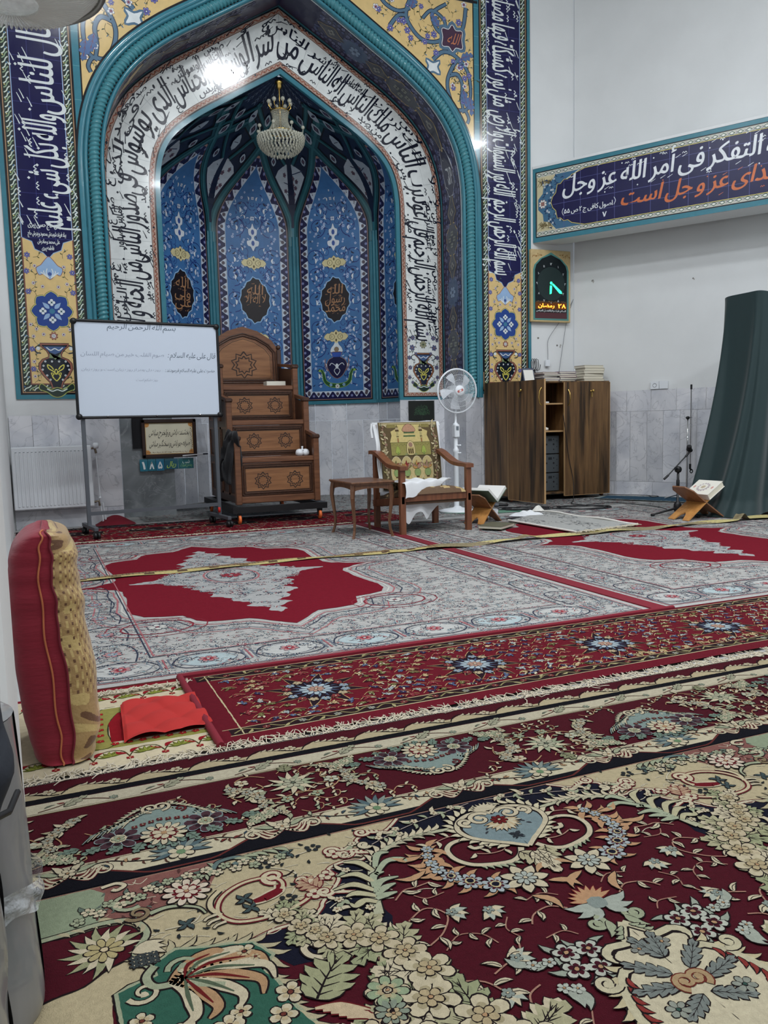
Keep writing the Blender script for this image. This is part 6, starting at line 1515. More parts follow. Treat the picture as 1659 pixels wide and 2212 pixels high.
# ---- things on the pulpit
b = MB(); Rr = random.Random(3)
def cdr(u, v):                                            # garment hung over the left arm of the pulpit
    x = 1.77+.035*cos(u*pi)*(-1)+.16*(u-.5)*(v) ; 
    a = (u-.5)*2; y = 7.83+.33*v+.02*sin(u*20); top = .88+.03*v
    drop = abs(a)**1.0*(.50 if a < 0 else .36)*(.75+.25*sin(v*7+1)); x = 1.80+(a*.10 if abs(a) < .35 else (.035+abs(a)*.05)*(1 if a > 0 else -1))+.018*sin(v*16+u*4)
    return (x-.01, y+.03*sin(u*9), top-drop+.012*sin(v*22))
b.grid(cdr, 34, 26); o = b.build('black_cloak', M_blkc); tag(o, 'black garment draped over the left arm of the wooden pulpit', 'cloak')
so = o.modifiers.new('s', 'SOLIDIFY'); so.thickness = .02
b = MB(); b.box(0, 0, 0, .21, .14, .05, bev=.004); o = b.build('closed_book', mat('book_white', (226, 222, 208), rough=.6)); o.location = (2.34, 8.62, ZS[2]+.001); tag(o, 'thick closed white book lying on the top seat of the pulpit', 'book')
T = thing('tissue_bundle', 'crumpled white plastic bundle on the lowest pulpit step', 'plastic bag', (2.50, 7.95, ZS[0]+.001))
for i, (x, y, r) in enumerate(((-.03, 0, .042), (.035, .01, .040))):
    b = MB(); b.lathe([(r*.6, 0), (r*.98, .012), (r, .035), (r*.75, .058), (r*.3, .066), (0, .068)], 12, (x, y, 0)); b.build('bundle', mat('thin_plastic', (232, 234, 238), rough=.35, bump=.6, bscale=40, bdist=.01), T)
b = MB(); b.lathe([(.016, .055), (.008, .075), (.012, .092), (0, .094)], 8, (0, 0, 0)); b.build('twisted_top', _M['thin_plastic'], T)

# ---- mobile whiteboard
T = thing('whiteboard', 'white marker board on grey metal stand with wheels and faint handwriting', 'whiteboard', (.38, 7.70, 0), math.radians(8.5))
WW = 1.31; zt, zl = 1.905, 1.062
b = MB(); b.box(.012, -.004, zl+.012, WW-.012, .012, zt-.012); b.build('board', M_board, T)
b = MB(); b.tube([(.02, -.006, zl), (WW-.02, -.006, zl)], .013, 8); b.tube([(.02, -.006, zt), (WW-.02, -.006, zt)], .013, 8); b.tube([(0, -.006, zl+.02), (0, -.006, zt-.02)], .013, 8); b.tube([(WW, -.006, zl+.02), (WW, -.006, zt-.02)], .013, 8)
for x, z in ((0, zl), (WW, zl), (0, zt), (WW, zt)): b.lathe([(0, -.02), (.026, -.018), (.028, .012), (0, .014)], 10, (x+(.008 if x == 0 else -.008), -.004, z+(.008 if z == zl else -.008)), ax='Y')
b.build('frame', M_blkp, T)
for x in (.045, WW-.045): b = MB(); b.box(x-.016, .016, .10, x+.016, .048, zt-.25); b.build('upright', M_steel, T)
b = MB(); b.box(.06, .018, .19, WW-.06, .044, .222); b.build('cross_bar', M_steel, T)
for x in (.045, WW-.045):
    b = MB(); b.box(x-.018, -.24, .075, x+.018, .27, .108, bev=.003); b.build('foot', M_steel, T)
    for y in (-.22, .25):
        b = MB(); b.lathe([(0, -.012), (.028, -.012), (.032, -.006), (.032, .006), (.028, .012), (0, .012)], 16, (x-.01, y, .034), ax='X'); b.lathe([(0, -.012), (.028, -.012), (.032, -.006), (.032, .006), (.028, .012), (0, .012)], 16, (x+.02, y, .034), ax='X'); b.box(x-.012, y-.015, .03, x+.016, y+.015, .078); b.build('twin_caster', M_blkp, T)
b = MB(); b.lathe([(0, 0), (.013, 0), (.013, .05), (0, .05)], 8, (WW-.06, -.01, .13)); b.build('red_clip', mat('red_plastic', (190, 40, 30)), T)
for x in (.25, .69, 1.1): b = MB(); b.lathe([(0, 0), (.008, 0), (.008, .01), (0, .012)], 8, (x, -.022, zl+.005)); b.build('screw', M_chr, T)
PEN = (84, 96, 112); PL = (150, 160, 178)
def pen(*a, **k): P = Paint(); write(P, *a, **k); P.build('handwriting', M_inkb, lambda x, z, h: (x, -.0046-h, z), T)
pen('بسم الله الرحمن الرحیم', .60, 1.845, .62, .045, PEN, slant=.2)
pen('قال علی علیه السلام :', 1.05, 1.60, .46, .05, PEN, slant=.2); pen('صوم القلب خیر من صیام اللسان', .42, 1.605, .74, .035, PL, slant=.2)
pen('حضرت علی علیه السلام فرمودند :', 1.03, 1.47, .48, .032, PEN, slant=.2); pen('روزه دل بهتر از روزه زبان است و روزه زبان', .40, 1.475, .70, .022, PL, slant=.2)
pen('روزه شکم است', .62, 1.385, .2, .022, PL, slant=.2)

# ---- radiator
T = thing('radiator', 'white ribbed steel panel radiator on the marble wall below the left tiles', 'radiator', (-.20, 8.50, .205))
b = MB(); b.box(0, 0, 0, .72, .06, .60, bev=.008); 
for i in range(19): b.box(.035+i*.035, -.006, .03, .053+i*.035, 0, .56, bev=.003)
for i in range(19): b.box(.037+i*.035, -.0066, .548, .051+i*.035, -.006, .554, lin((120, 124, 132)))
b.c = [lin((228, 232, 236)) if c == (1, 1, 1) else c for c in b.c]; b.build('panel', mat('radiator_enamel', attr=True, rough=.3), T)
for pts in ([(.72, .03, .57), (.755, .03, .57), (.765, .03, .52)], [(.72, .03, .04), (.765, .03, .05), (.77, .03, .0)]): b = MB(); b.tube(pts, .012, 8); b.build('brass_valve', mat('valve_metal', (120, 110, 96), rough=.35, metal=.8), T)
b = MB(); b.lathe([(0, -.03), (.022, -.028), (.03, -.008), (.03, .012), (.02, .028), (0, .03)], 14, (.765, .02, .595)); b.build('valve_knob', M_wht, T); b = MB(); b.lathe([(0, -.014), (.014, -.006), (.014, .006), (0, .014)], 10, (.775, .02, .08)); b.build('valve_cap', M_wht, T)
b = MB(); b.tube([(.765, .04, .53), (.772, .045, .3), (.78, .05, .06)], .007, 6); b.tube([(.775, .045, .03), (.79, .06, -.10), (.80, .07, -.20)], .009, 6); b.tube([(.80, .05, .03), (.815, .07, -.10), (.83, .08, -.20)], .009, 6); b.build('pipe', M_wht, T)

# ---- items on the grey marble in the niche
T = thing('framed_calligraphy', 'dark wooden frame with black Persian verse on cream paper, hung on grey marble', 'picture', (1.08, 9.15, .635))
FWd, FH = .585, .415
b = MB(); 
for a in ((0, 0, FWd, .038), (0, FH-.038, FWd, FH), (0, 0, .038, FH), (FWd-.038, 0, FWd, FH)): b.box(a[0], 0, a[1], a[2], .028, a[3], bev=.006)
b.build('frame', mat('frame_brown', (52, 34, 30), rough=.35), T)
P = Paint(); P.rect(.036, .036, FWd-.036, FH-.036, (200, 160, 96)); P.rect(.044, .044, FWd-.044, FH-.044, (232, 226, 200), 1); P.L = 2
for i in range(44): P.leaf(.05+.0115*i, .054, R_.uniform(0, 3), .013, .006, (130, 90, 50)); P.leaf(FWd-.054, .05+.0074*i, R_.uniform(0, 3), .013, .006, (130, 90, 50))
for x, y in ((.055, .055), (FWd-.055, .055), (.055, FH-.055), (FWd-.055, FH-.055)): P.disc(x, y, .03, (214, 150, 84), 10)
for t, z, xo in (('بخشنده باش و ولخرج مباش', .245, 0), ('صرفه جو باش و سختگیر مباش', .125, .0)): write(P, t, FWd/2+xo, z, .43, .062, (30, 26, 24), 4, slant=.3)
P.build('calligraphy_sheet', M_inkb, lambda x, z, h: (x, .018-h, z), T)
cards = [('1', 0, .082, (34, 118, 140)), ('8', .086, .082, (34, 112, 132)), ('5', .172, .085, (34, 116, 150)), ('a', .262, .145, (40, 96, 116)), ('b', .410, .165, (40, 104, 110))]
lab = {'1': 'teal number card with white Persian digit one, leftmost below the framed verse', '8': 'teal number card with white Persian digit eight below the framed verse', '5': 'teal number card with white Persian digit five below the framed verse', 'a': 'teal card with yellow-green lettering beside the digit five card', 'b': 'rightmost teal and green lettered card below the framed verse'}
for k, x, w, c in cards:
    P = Paint(); h_ = .128 if k in '185' else .115; P.rect(0, 0, w, h_, c); P.rect(0, h_-.02, w, h_, tuple(int(v*.8+30) for v in c), 1)
    if k in '185': write(P, {'1': '۱', '8': '۸', '5': '۵'}[k], w/2, .02, w*.62, .085, (236, 240, 240), 2, bold=.003)
    elif k == 'a': write(P, 'ریال', w/2, .03, w*.7, .055, (190, 220, 90), 2, slant=.2, bold=.001)
    else: write(P, 'شب', w/2, .06, w*.5, .04, (226, 236, 230), 2, slant=.2); write(P, 'رمضان المبارک', w/2, .025, w*.8, .035, (150, 200, 130), 2, slant=.2)
    o = P.build('number_card' if k in '185' else 'lettered_card', M_inkb, lambda x_, z, h: (x_, -h, z)); o.location = (1.045+x, 9.16+.001*len(k), .495+(0 if k in '185' else .012)); tag(o, lab[k], 'card', 'cards below the framed verse')
    so = o.modifiers.new('s', 'SOLIDIFY'); so.thickness = .002; so.offset = 1
b = MB(); b.grid(lambda u, v: (.985+.12*u, 9.175-.01*sin(u*7)*v, .74+.33*v), 10, 10); o = b.build('black_banner', M_blkc); tag(o, 'black cloth hanging behind the left side of the framed verse', 'cloth')
b = MB(); b.grid(lambda u, v: (1.665+.11*u*(1.1-v*.6), 9.15-.03*sin(u*6+v*3)*(1-v)-.012*sin(v*13), .68+.37*v), 12, 16); o = b.build('clear_bag', mat('clear_plastic', (206, 212, 222), rough=.2, alpha=.45, spec=.7, bump=.8, bscale=30, bdist=.02)); tag(o, 'crumpled clear plastic bag with pens hanging right of the framed verse', 'plastic bag')
b = MB(); b.tube([(1.50, 9.13, .648), (1.77, 9.12, .662)], .007, 8, lin((214, 214, 218))); b.tube([(1.72, 9.12, .66), (1.775, 9.12, .662)], .008, 8, lin((40, 44, 60))); o = b.build('marker_pen', mat('pen', attr=True, rough=.4)); tag(o, 'white marker pen sticking out below the right of the framed verse', 'pen')
T = thing('dark_tree_picture', 'square dark picture of a green tree on the marble right of the niche', 'picture', (4.27, 9.175, .96))
b = MB(); b.box(0, 0, 0, .345, .016, .255); b.build('board', M_blkp, T)
P = Paint(); P.rect(.004, .004, .341, .251, (18, 24, 20)); P.L = 1
for i in range(420):
    a = R_.uniform(0, pi); r = R_.uniform(.01, .115); P.leaf(.175+cos(a)*r*.95, .085+sin(a)*r, R_.uniform(0, 6), .016, .006, R_.choice(((40, 70, 48), (58, 92, 62), (30, 52, 38))), None, .2, R_.choice((0, 1, 2)))
P.rect(.172, .02, .178, .09, (40, 50, 40), 2); P.build('tree_print', M_inkb, lambda x, z, h: (x, -.001-h, z), T, eps=.0002)

# ---- side table
T = thing('side_table', 'small walnut side table with curved legs left of the armchair', 'table', (2.36, 6.22, 0))
b = MB(); b.box(0, 0, .458, .39, .55, .474, bev=.005); b.box(.01, .01, .450, .38, .54, .458); b.build('table_top', M_tab, T)
def sarc(n, s=.015): return [(i/n, s*sin(pi*i/n)) for i in range(n+1)]
for a, y0, y1, x0, x1 in (('f', .03, .045, .03, .36), ('b', .505, .52, .03, .36)):
    b = MB(); b.prism([(x0, .45), (x1, .45), (x1, .395)]+[(x1-(x1-x0)*t, .400+s*1.2) for t, s in sarc(10)][1:-1]+[(x0, .395)], y0, y1, 'Y'); b.build('apron', M_tab, T)
for x0 in (.03, .345): b = MB(); b.prism([(.03, .45), (.52, .45), (.52, .395)]+[(.52-.49*t, .400+s*1.2) for t, s in sarc(10)][1:-1]+[(.03, .395)], x0, x0+.015, 'X'); b.build('apron', M_tab, T)
for x in (.03, .36):
    for y in (.035, .515):
        sx, sy = (-1 if x < .2 else 1), (-1 if y < .2 else 1); b = MB(); pts = [(x+sx*o_, y+sy*o_, z) for o_, z in ((.0, .45), (.008, .40), (.012, .34), (.002, .24), (-.008, .14), (-.004, .07), (.008, .02), (.014, .0))]
        b.tube(pts, [.022, .022, .019, .016, .013, .012, .013, .015], 4, smooth=False); b.build('leg', M_tab, T)

# ---- armchair
T = thing('armchair', 'low wooden armchair with curved arms, brown seat and a mosque-pattern rug on its back', 'armchair', (2.80, 6.22, 0))
AWd = .68
def post(nm, x, y, z0, z1, w=.05, d=.045, m=M_arm, par=None): b = MB(); b.box(x, y, z0, x+w, y+d, z1, bev=.004); return b.build(nm, m, par or T)
post('front_leg', 0, 0, 0, .56); post('front_leg', AWd-.05, 0, 0, .56); post('back_leg', .02, .60, 0, .69, .05, .05); post('back_leg', AWd-.07, .60, 0, .69, .05, .05)
for x in (-.01, AWd-.065):
    xs = x; b = MB(); pr = [(-.02, .585), (.05, .592), (.14, .592), (.26, .606), (.38, .645), (.50, .69), (.60, .708), (.67, .705)]; q = catmull(pr, 4)
    b.prism([(y, z) for y, z in q]+[(y, z-.032) for y, z in q[::-1]], xs, xs+.075, 'X'); b.build('armrest', M_arm, T)
b = MB(); b.box(.05, .005, .285, AWd-.05, .03, .352, bev=.003); b.build('front_rail', M_arm, T)
for x in (.012, AWd-.035): b = MB(); b.prism([(.0, .27), (.64, .20), (.64, .26), (.0, .33)], x, x+.024, 'X'); b.build('side_rail', M_arm, T)
b = MB(); b.box(.05, .575, .20, AWd-.05, .60, .26); b.build('back_rail', M_arm, T)
def seat(u, v):
    x = .045+.59*u; y = .0+.60*v; e = (1-abs(2*u-1)**6)*(1-abs(2*v-1)**6); return (x, y-.01, .345-.09*v+.075*e**.6+.004*sin(u*20)*sin(v*15))
def scol(u, v): return lin((112, 88, 66)) if (sin(u*31+3*sin(v*17))+sin(v*23+4*u)) > -1.1 else lin((196, 170, 120))
b = MB(); b.grid(seat, 30, 26, colfn=scol); b.box(.05, .02, .26, AWd-.05, .57, .30, lin((90, 70, 54))); b.build('seat_cushion', M_cloth, T)
BK0, BK1 = (.56, .34), (.665, .935)                       # (y, z) of the back bottom and top
def bk(u, z, h=0.): 
    y = BK0[0]+(BK1[0]-BK0[0])*z-.02*sin(pi*z); zz = BK0[1]+(BK1[1]-BK0[1])*z; return (.06+.60*u, y-h*.98, zz+h*.17)
b = MB(); b.grid(lambda u, v: bk(u, v, .02), 4, 12); b.grid(lambda u, v: bk(u, v, -.02), 4, 12)
for u in (.0, .94): pass
b.build('backrest', M_arm, T)
b = MB()
def wcov(u, v):                                           # white cover under the rug, hanging over the back and sides
    return bk(-.045+1.09*u, v*1.03-.02*(1-v), .032+.012*sin(v*11+u*4)*(1 if u < .1 or u > .9 else .2)+(.01 if .05 < u < .95 else -.01))
b.grid(wcov, 30, 26); b.grid(lambda u, v: (.06-.03+.66*u, .655+.03*sin(pi*v), .945+.02*sin(pi*v)-.004*sin(u*20)), 20, 5); b.tube([bk(-.06, 1.02, .01), bk(-.075, .93, .0), bk(-.07, .80, .0)], .012, 6); b.tube([bk(1.05, 1.02, .02), bk(1.06, .96, .02)], .010, 6); b.build('white_cover', M_whc, T)
OG = (190, 178, 126); OL = (136, 130, 84); BR2 = (92, 74, 52); PK2 = (176, 140, 120); CR2 = (226, 210, 170)
P = Paint(); P.rect(.0, .0, 1.0, 1.0, (120, 104, 78)); P.rect(.018, .02, .982, .99, (206, 192, 146), 1); P.L = 2
P.rect(.14, .14, .86, .97, (158, 146, 92)); 
for i in range(26):
    for x in (.075, .925):
        y = .04+.037*i; P.leaf(x, y, R_.uniform(0, 6), .07, .03, R_.choice((CR2, (150, 150, 120), PK2, OG)), BR2, .3, 1, ow=.003); P.rosette(x+R_.uniform(-.02, .02), y, .018, 5, R_.choice((CR2, PK2)), BR2, OL, ow=.004, dl=2)
for i in range(18): x = .10+.048*i; P.leaf(x, .07, R_.uniform(0, 6), .07, .03, R_.choice((CR2, (150, 150, 120), PK2, BR2)), BR2, .3, 1, ow=.004); P.rosette(x, .07, .02, 6, R_.choice((CR2, PK2, (170, 60, 50))), BR2, OL, ow=.004, dl=2)
P.L = 5; P.poly([(.16, .70), (.20, .80), (.19, .86), (.28, .90), (.28, .96), (.72, .96), (.72, .90), (.82, .86), (.80, .80), (.84, .70)], (226, 206, 140))
P.rect(.17, .50, .84, .70, (168, 160, 96)); P.rect(.17, .69, .84, .70, OL, 1); P.rect(.17, .50, .84, .51, OL, 1)
P.rect(.40, .50, .60, .90, (150, 158, 112), 1); P.rect(.40, .78, .60, .80, (90, 116, 80), 2); P.rect(.41, .83, .59, .85, (90, 116, 80), 2); P.blob([(.40, .86), (.42, .93), (.50, .97), (.58, .93), (.60, .86)], (206, 160, 130), BR2, .005, 4, 2)
P.blob([(.44, .52), (.44, .66), (.50, .72), (.56, .66), (.56, .52)], (226, 206, 150), BR2, .005, 3, 3); P.disc(.50, .66, .035, PK2, 10, 6); P.rect(.45, .52, .55, .62, (200, 180, 120), 6)
for i in range(3): P.rect(.455+.032*i, .53, .475+.032*i, .60, BR2, 7)
for x in (.30, .70):
    P.rect(x-.018, .70, x+.018, .86, (200, 186, 130), 3); P.rect(x-.030, .86, x+.030, .885, BR2, 3); P.rect(x-.024, .885, x+.024, .92, (196, 176, 140), 3); P.poly([(x-.02, .92), (x+.02, .92), (x, .97)], OL, 3); P.rect(x-.02, .78, x+.02, .79, BR2, 4); P.rect(x-.008, .70, x+.008, .76, (170, 110, 70), 4); P.rect(x-.03, .925, x+.03, .93, BR2, 4)
for x in (.28, .72): P.blob([(x-.035, .54), (x-.03, .60), (x, .645), (x+.03, .60), (x+.035, .54)], (176, 190, 96), OL, .004, 3, 3); P.rect(x-.01, .51, x+.01, .55, (130, 150, 84), 4)
for i in range(22): P.disc(.19+.03*i, .655+.012*(i % 2), .007, OL, 6, 3)
for i in range(4):
    x = .235+.175*i; P.blob([(x-.075, .16), (x-.08, .38), (x-.05, .455), (x, .485), (x+.05, .455), (x+.08, .38), (x+.075, .16)], (214, 194, 138), CR2, .010, 3, 3)
    P.blob([(x-.035, .20), (x-.05, .27), (x, .30), (x+.05, .27), (x+.035, .20)], (150, 170, 110), BR2, .004, 3, 5); P.rect(x-.025, .17, x+.025, .19, BR2, 5)
    for a in range(7): P.leaf(x, .31, pi*(.12+.76*a/6), .12 if a % 2 else .09, .035, R_.choice((PK2, (200, 150, 90), (150, 60, 60), OL)), BR2, .1, 6, ow=.004)
P.build('patterned_rug', M_rugfine, lambda x, y, h: bk(x*.98+.01, y*1.02, .056+h), T, eps=.0004)
b = MB(); b.grid(lambda u, v: bk(.01+.98*u, v*1.02, .054), 10, 14, lin((112, 96, 70))); b.grid(lambda u, v: bk(.01+.98*u, v*1.02, .046), 10, 14, lin((112, 96, 70))); b.build('rug_backing', M_rugfine, T)
def wc(u, v):                                            # white sheet sliding off the seat to the lower left
    x = .01+.56*u; z = .455-.0*v; y = .52-.58*v; 
    if v < .8: z = .40+.035*sin(pi*v)+.02*sin(u*5)*(1-v)-.05*(.8-v)*.5+.03
    k = max(0, v-.78)/.22; lim = (1-u)**.8
    y = .50-.54*min(v, .78)/.78*(.55+.45*lim)-.02*k*lim; z = z-(.14*k*lim if v > .78 else 0)
    return (x+.02*sin(v*9), y, z+.008*sin(u*23+v*7))
b = MB(); b.grid(wc, 40, 40); o = b.build('white_sheet', M_whc, T)
def wl(u, v):
    x = .05+.54*u; return (x, .045+.10*u+.02*sin(u*15), .30-.20*v*(1-.75*u**2)*(.8+.25*sin(u*17))+.006*sin(u*40))
b = MB(); b.grid(wl, 40, 10); b.build('torn_lining', M_whc, T)

# ---- standing fan
T = thing('pedestal_fan', 'white pedestal fan with five blades standing behind the armchair', 'fan', (4.09, 7.62, 0))
b = MB(); b.lathe([(0, .0), (.19, .0), (.20, .015), (.14, .03), (.05, .045), (.03, .06), (0, .06)], 28); b.build('base', M_wht, T)
b = MB(); b.lathe([(.028, .05), (.028, .62), (.032, .63), (.032, .66), (.022, .67), (.022, .88), (.027, .89), (.027, .93), (.014, .94), (.014, 1.16)], 16, (0, .02, 0)); b.build('pole', M_wht, T)
b = MB(); b.box(-.028, -.02, .78, .032, .05, .92, bev=.01); o = b.build('control_box', M_wht, T); b = MB(); b.box(-.014, -.023, .86, .014, -.019, .90); b.build('display', mat('display_grey', (110, 118, 126), rough=.3), o)
for x, z in ((.045, .70), (.045, .62)): b = MB(); b.tube([(.0, .0, z), (x, -.01, z)], .008, 8); b.build('knob', M_wht, T)
HZ = 1.265; b = MB(); b.lathe([(0, .03), (.05, .03), (.062, .06), (.06, .14), (.03, .17), (0, .17)], 20, (0, -.02, HZ), ax='Y'); b.box(-.02, 0, HZ-.14, .02, .06, HZ-.02, bev=.006); b.build('motor', M_wht, T)
b = MB(); Rf = .225
for k in range(72):
    a = tau*k/72; a2 = a+.25
    b.tube([(cos(a)*.055, -.085, HZ+sin(a)*.055), (cos(a+.1)*.13, -.08, HZ+sin(a+.1)*.13), (cos(a2)*.20, -.06, HZ+sin(a2)*.20), (cos(a2+.02)*Rf, -.03, HZ+sin(a2+.02)*Rf)], .0012, 4, cap=False)
    b.tube([(cos(a)*.05, .05, HZ+sin(a)*.05), (cos(a)*.20, .03, HZ+sin(a)*.20), (cos(a)*Rf, -.02, HZ+sin(a)*Rf)], .0012, 4, cap=False)
for r, y in ((.11, -.083), (.165, -.072)): b.tube([(cos(tau*k/40)*r, y, HZ+sin(tau*k/40)*r) for k in range(41)], .0014, 4, cap=False)
b.build('grille', M_wht, T)
b = MB(); b.tube([(cos(tau*k/64)*Rf, -.025, HZ+sin(tau*k/64)*Rf) for k in range(65)], .0095, 8, cap=False); b.build('outer_ring', M_wht, T)
b = MB(); b.lathe([(0, -.098), (.045, -.096), (.056, -.086), (.056, -.07), (0, -.07)], 24, (0, 0, HZ), ax='Y'); b.build('front_badge', M_wht, T)
P = Paint(); P.t(0, HZ, .35); P.blob([(-.034, 0), (-.028, .011), (.028, .011), (.034, 0), (.028, -.011), (-.028, -.011)], (176, 60, 56), None, 0, 3); P.rect(-.022, -.0045, -.002, .0045, (236, 200, 190), 1); P.rect(.004, -.0045, .024, .0045, (236, 200, 190), 1); P.pop(); P.build('red_badge_mark', M_inkb, lambda x, z, h: (x, -.0975-h, z), T)
M_bl = mat('blade_plastic', (226, 230, 236), rough=.3, alpha=.8)
for k in range(5):
    b = MB(); a0 = tau*k/5+1.85
    def bl(u, v, a0=a0):
        r = .045+.145*u; w = .30+.34*u-.42*max(0, u-.7)*1.3; a = a0+(v-.5)*2*w*(.55)+.25*u; return (cos(a)*r, -.02-.03*(v-.5), HZ+sin(a)*r)
    b.grid(bl, 8, 8); b.build('blade', M_bl, T)

# ---- wooden cupboard
T = thing('wooden_cupboard', 'low rustic brown two-door cupboard on wheels with its left door open', 'cupboard', (4.99, 8.04, 0))
CWd, CD, z0, z1 = 1.40, .55, .075, 1.372
for xa in (0, CWd-.016): b = MB(); b.box(xa, 0, z0, xa+.016, CD, z1); b.build('side_panel', M_oak, T)
b = MB(); b.box(0, -.006, z1, CWd, CD, z1+.018); b.build('top_panel', M_oak, T)
b = MB(); b.box(.016, 0, z0, CWd-.016, CD, z0+.018); b.build('bottom_panel', M_oak, T)
b = MB(); b.box(.016, CD-.01, z0, CWd-.016, CD, z1); b.build('back_panel', M_oak, T)
for z in (.80, 1.12): b = MB(); b.box(.016, .02, z, CWd-.016, CD-.01, z+.016); b.build('shelf', M_oake, T)
b = MB(); b.box(.79, .01, z0, .806, CD, z1); b.build('divider', M_oak, T)
def door(x, rz, w, hx, lockx, flip=1):
    D = thing('d', '', '', (0, 0, 0)); del D['label']; del D['category']
    b = MB(); b.box(0 if flip > 0 else -w, -.018, z0-.03, w if flip > 0 else 0, 0, z1+.004); o = b.build('door', M_oak, T, (x, -.002, 0), rz); bpy.data.objects.remove(D)
    b = MB(); b.box(-.0015 if flip > 0 else -w-.0015, -.019, z0-.03, .004 if flip > 0 else -w+.004, .001, z1+.004); b.box(w-.004 if flip > 0 else -.004, -.019, z0-.03, w+.0015 if flip > 0 else .0015, .001, z1+.004); b.box(0 if flip > 0 else -w, -.019, z0-.0315, w if flip > 0 else 0, .001, z0-.027); b.build('edge_band', M_oake, o)
    b = MB(); b.tube([(hx, -.018, 1.10), (hx, -.045, 1.13), (hx, -.055, 1.19), (hx, -.045, 1.25), (hx, -.018, 1.29)], [.006, .005, .006, .005, .006], 8); b.build('handle', M_brass, o)
    b = MB(); b.lathe([(0, -.03), (.011, -.028), (.011, -.018), (0, -.018)], 12, (lockx, 0, 1.27), ax='Y'); b.lathe([(0, -.04), (.016, -.038), (.016, -.03), (0, -.03)], 10, (lockx+.025, 0, 1.275), ax='Y'); b.box(lockx-.006, -.04, 1.20, lockx+.006, -.034, 1.255); b.build('lock_and_key', M_brass, o)
    return o
door(0.0, math.radians(-86), .66, .615, .24); door(CWd, 0, .655, -.60, -.28, -1)
for i in range(3):
    b = MB(); b.box(.16, .10, .100+.222*i, .755, .44, .312+.222*i, bev=.006); o = b.build('amplifier', mat('amp_grey', (96, 102, 106), rough=.4, metal=.4)); o.location = (4.99, 8.04, 0)
    o['label'] = ('grey metal equipment box lowest in the cupboard', 'grey metal equipment box middle of the three in the cupboard', 'grey metal equipment box topmost of the three in the cupboard')[i]; o['category'] = 'equipment box'; o['group'] = 'equipment boxes in the cupboard'
    P = Paint(); 
    for x, z, r in ((.60, .05, .008), (.60, .11, .012), (.60, .17, .008), (.50, .11, .012), (.645, .15, .006), (.645, .08, .006)): P.disc(x+.075, .100+.222*i+z, r, (30, 30, 34), 10)
    P.rect(.60, .100+.222*i+.15, .65, .100+.222*i+.18, (40, 44, 48)); P.build('controls', M_inkb, lambda x, z, h: (x, .0985-h, z), o)
for x, y in ((.06, .06), (CWd-.06, .06), (.06, CD-.06), (CWd-.06, CD-.06)): caster(T, x, y, .026, mat('wheel_brown', (120, 70, 50)), z0)
T = None
b = MB(); b.box(0, 0, 0, .06, .03, .02, bev=.004); o = b.build('small_box', M_wht); o.location = (5.56, 8.16, 1.137); tag(o, 'small white packet on the upper cupboard shelf', 'packet')
b = MB(); b.lathe([(0, 0), (.04, .004), (.05, .03), (.02, .06), (0, .062)], 9); b.lathe([(0, 0), (.03, .004), (.03, .03), (.0, .04)], 7, (.06, 0, 0)); o = b.build('crumpled_tissue', M_paper); o.location = (5.54, 8.20, .817); tag(o, 'crumpled white tissue on the lower cupboard shelf', 'tissue')
# books on the cupboard
PG = (214, 208, 190)
def book(loc, rz, w, d, t, cov, label, cat='book', group=None, spine=1, twist=0.):
    T = thing('hardback_book', label, cat, loc, rz, group)
    b = MB(); b.box(.004, .004, .003, w-.004, d-.004, t-.003, lin(PG)); b.build('pages', M_inkb, T)
    b = MB(); b.box(0, 0, 0, w, d, .003, lin(cov)); b.box(0, 0, t-.003, w, d, t, lin(cov)); b.box(w-.004 if spine > 0 else 0, 0, 0, w if spine > 0 else .004, d, t, lin(cov)); b.build('cover', M_inkb, T); return T
zz = 1.391; COLS = [(150, 130, 160), (206, 204, 196), (120, 110, 140), (196, 196, 196), (140, 100, 120), (210, 208, 200)]
nm = ['lowest', 'second', 'third', 'fourth', 'fifth', 'sixth', 'topmost']
for i in range(5): book((5.52+.02*(i % 2), 8.14, zz+.022*i), .06*(i % 3-1)+.04, .22, .30, .021, COLS[i % 6], 'thin grey book, %s of the left pile on the cupboard' % (nm[i] if i < 4 else 'topmost'), group='books in the left pile on the cupboard')
for i in range(5): book((5.755+.01*(i % 2), 8.14, zz+.0235*i), -.05*(i % 3-1), .23, .30, .022, COLS[(i+2) % 6], 'thin purple-edged book, %s of the middle pile on the cupboard' % (nm[i] if i < 4 else 'topmost'), group='books in the middle pile on the cupboard')
for i in range(6): book((6.12-.012*(i % 2)+.003*i, 8.16, zz+.0325*i), .04*((i*7) % 3-1), .285, .20, .031, (222, 216, 200) if i % 2 else (196, 190, 170), 'thick white book, %s of the right pile on the cupboard' % (nm[i] if i < 5 else 'topmost'), group='books in the right pile on the cupboard')
T = thing('desk_picture', 'small white sheet in a dark easel frame standing on the cupboard', 'picture', (5.30, 8.20, 1.391), -.05)
b = MB(); b.prism([(0, 0), (.008, 0), (.058, .16), (.05, .16)], 0, .15, 'X'); b.prism([(.10, 0), (.108, 0), (.058, .16), (.052, .16)], 0.01, .14, 'X'); b.build('easel_frame', mat('frame_slate', (70, 78, 96)), T)
b = MB(); b.prism([(-.002, .008), (-.0005, .008), (.043, .138), (.0415, .138)], .012, .138, 'X'); b.build('sheet', M_paper, T)

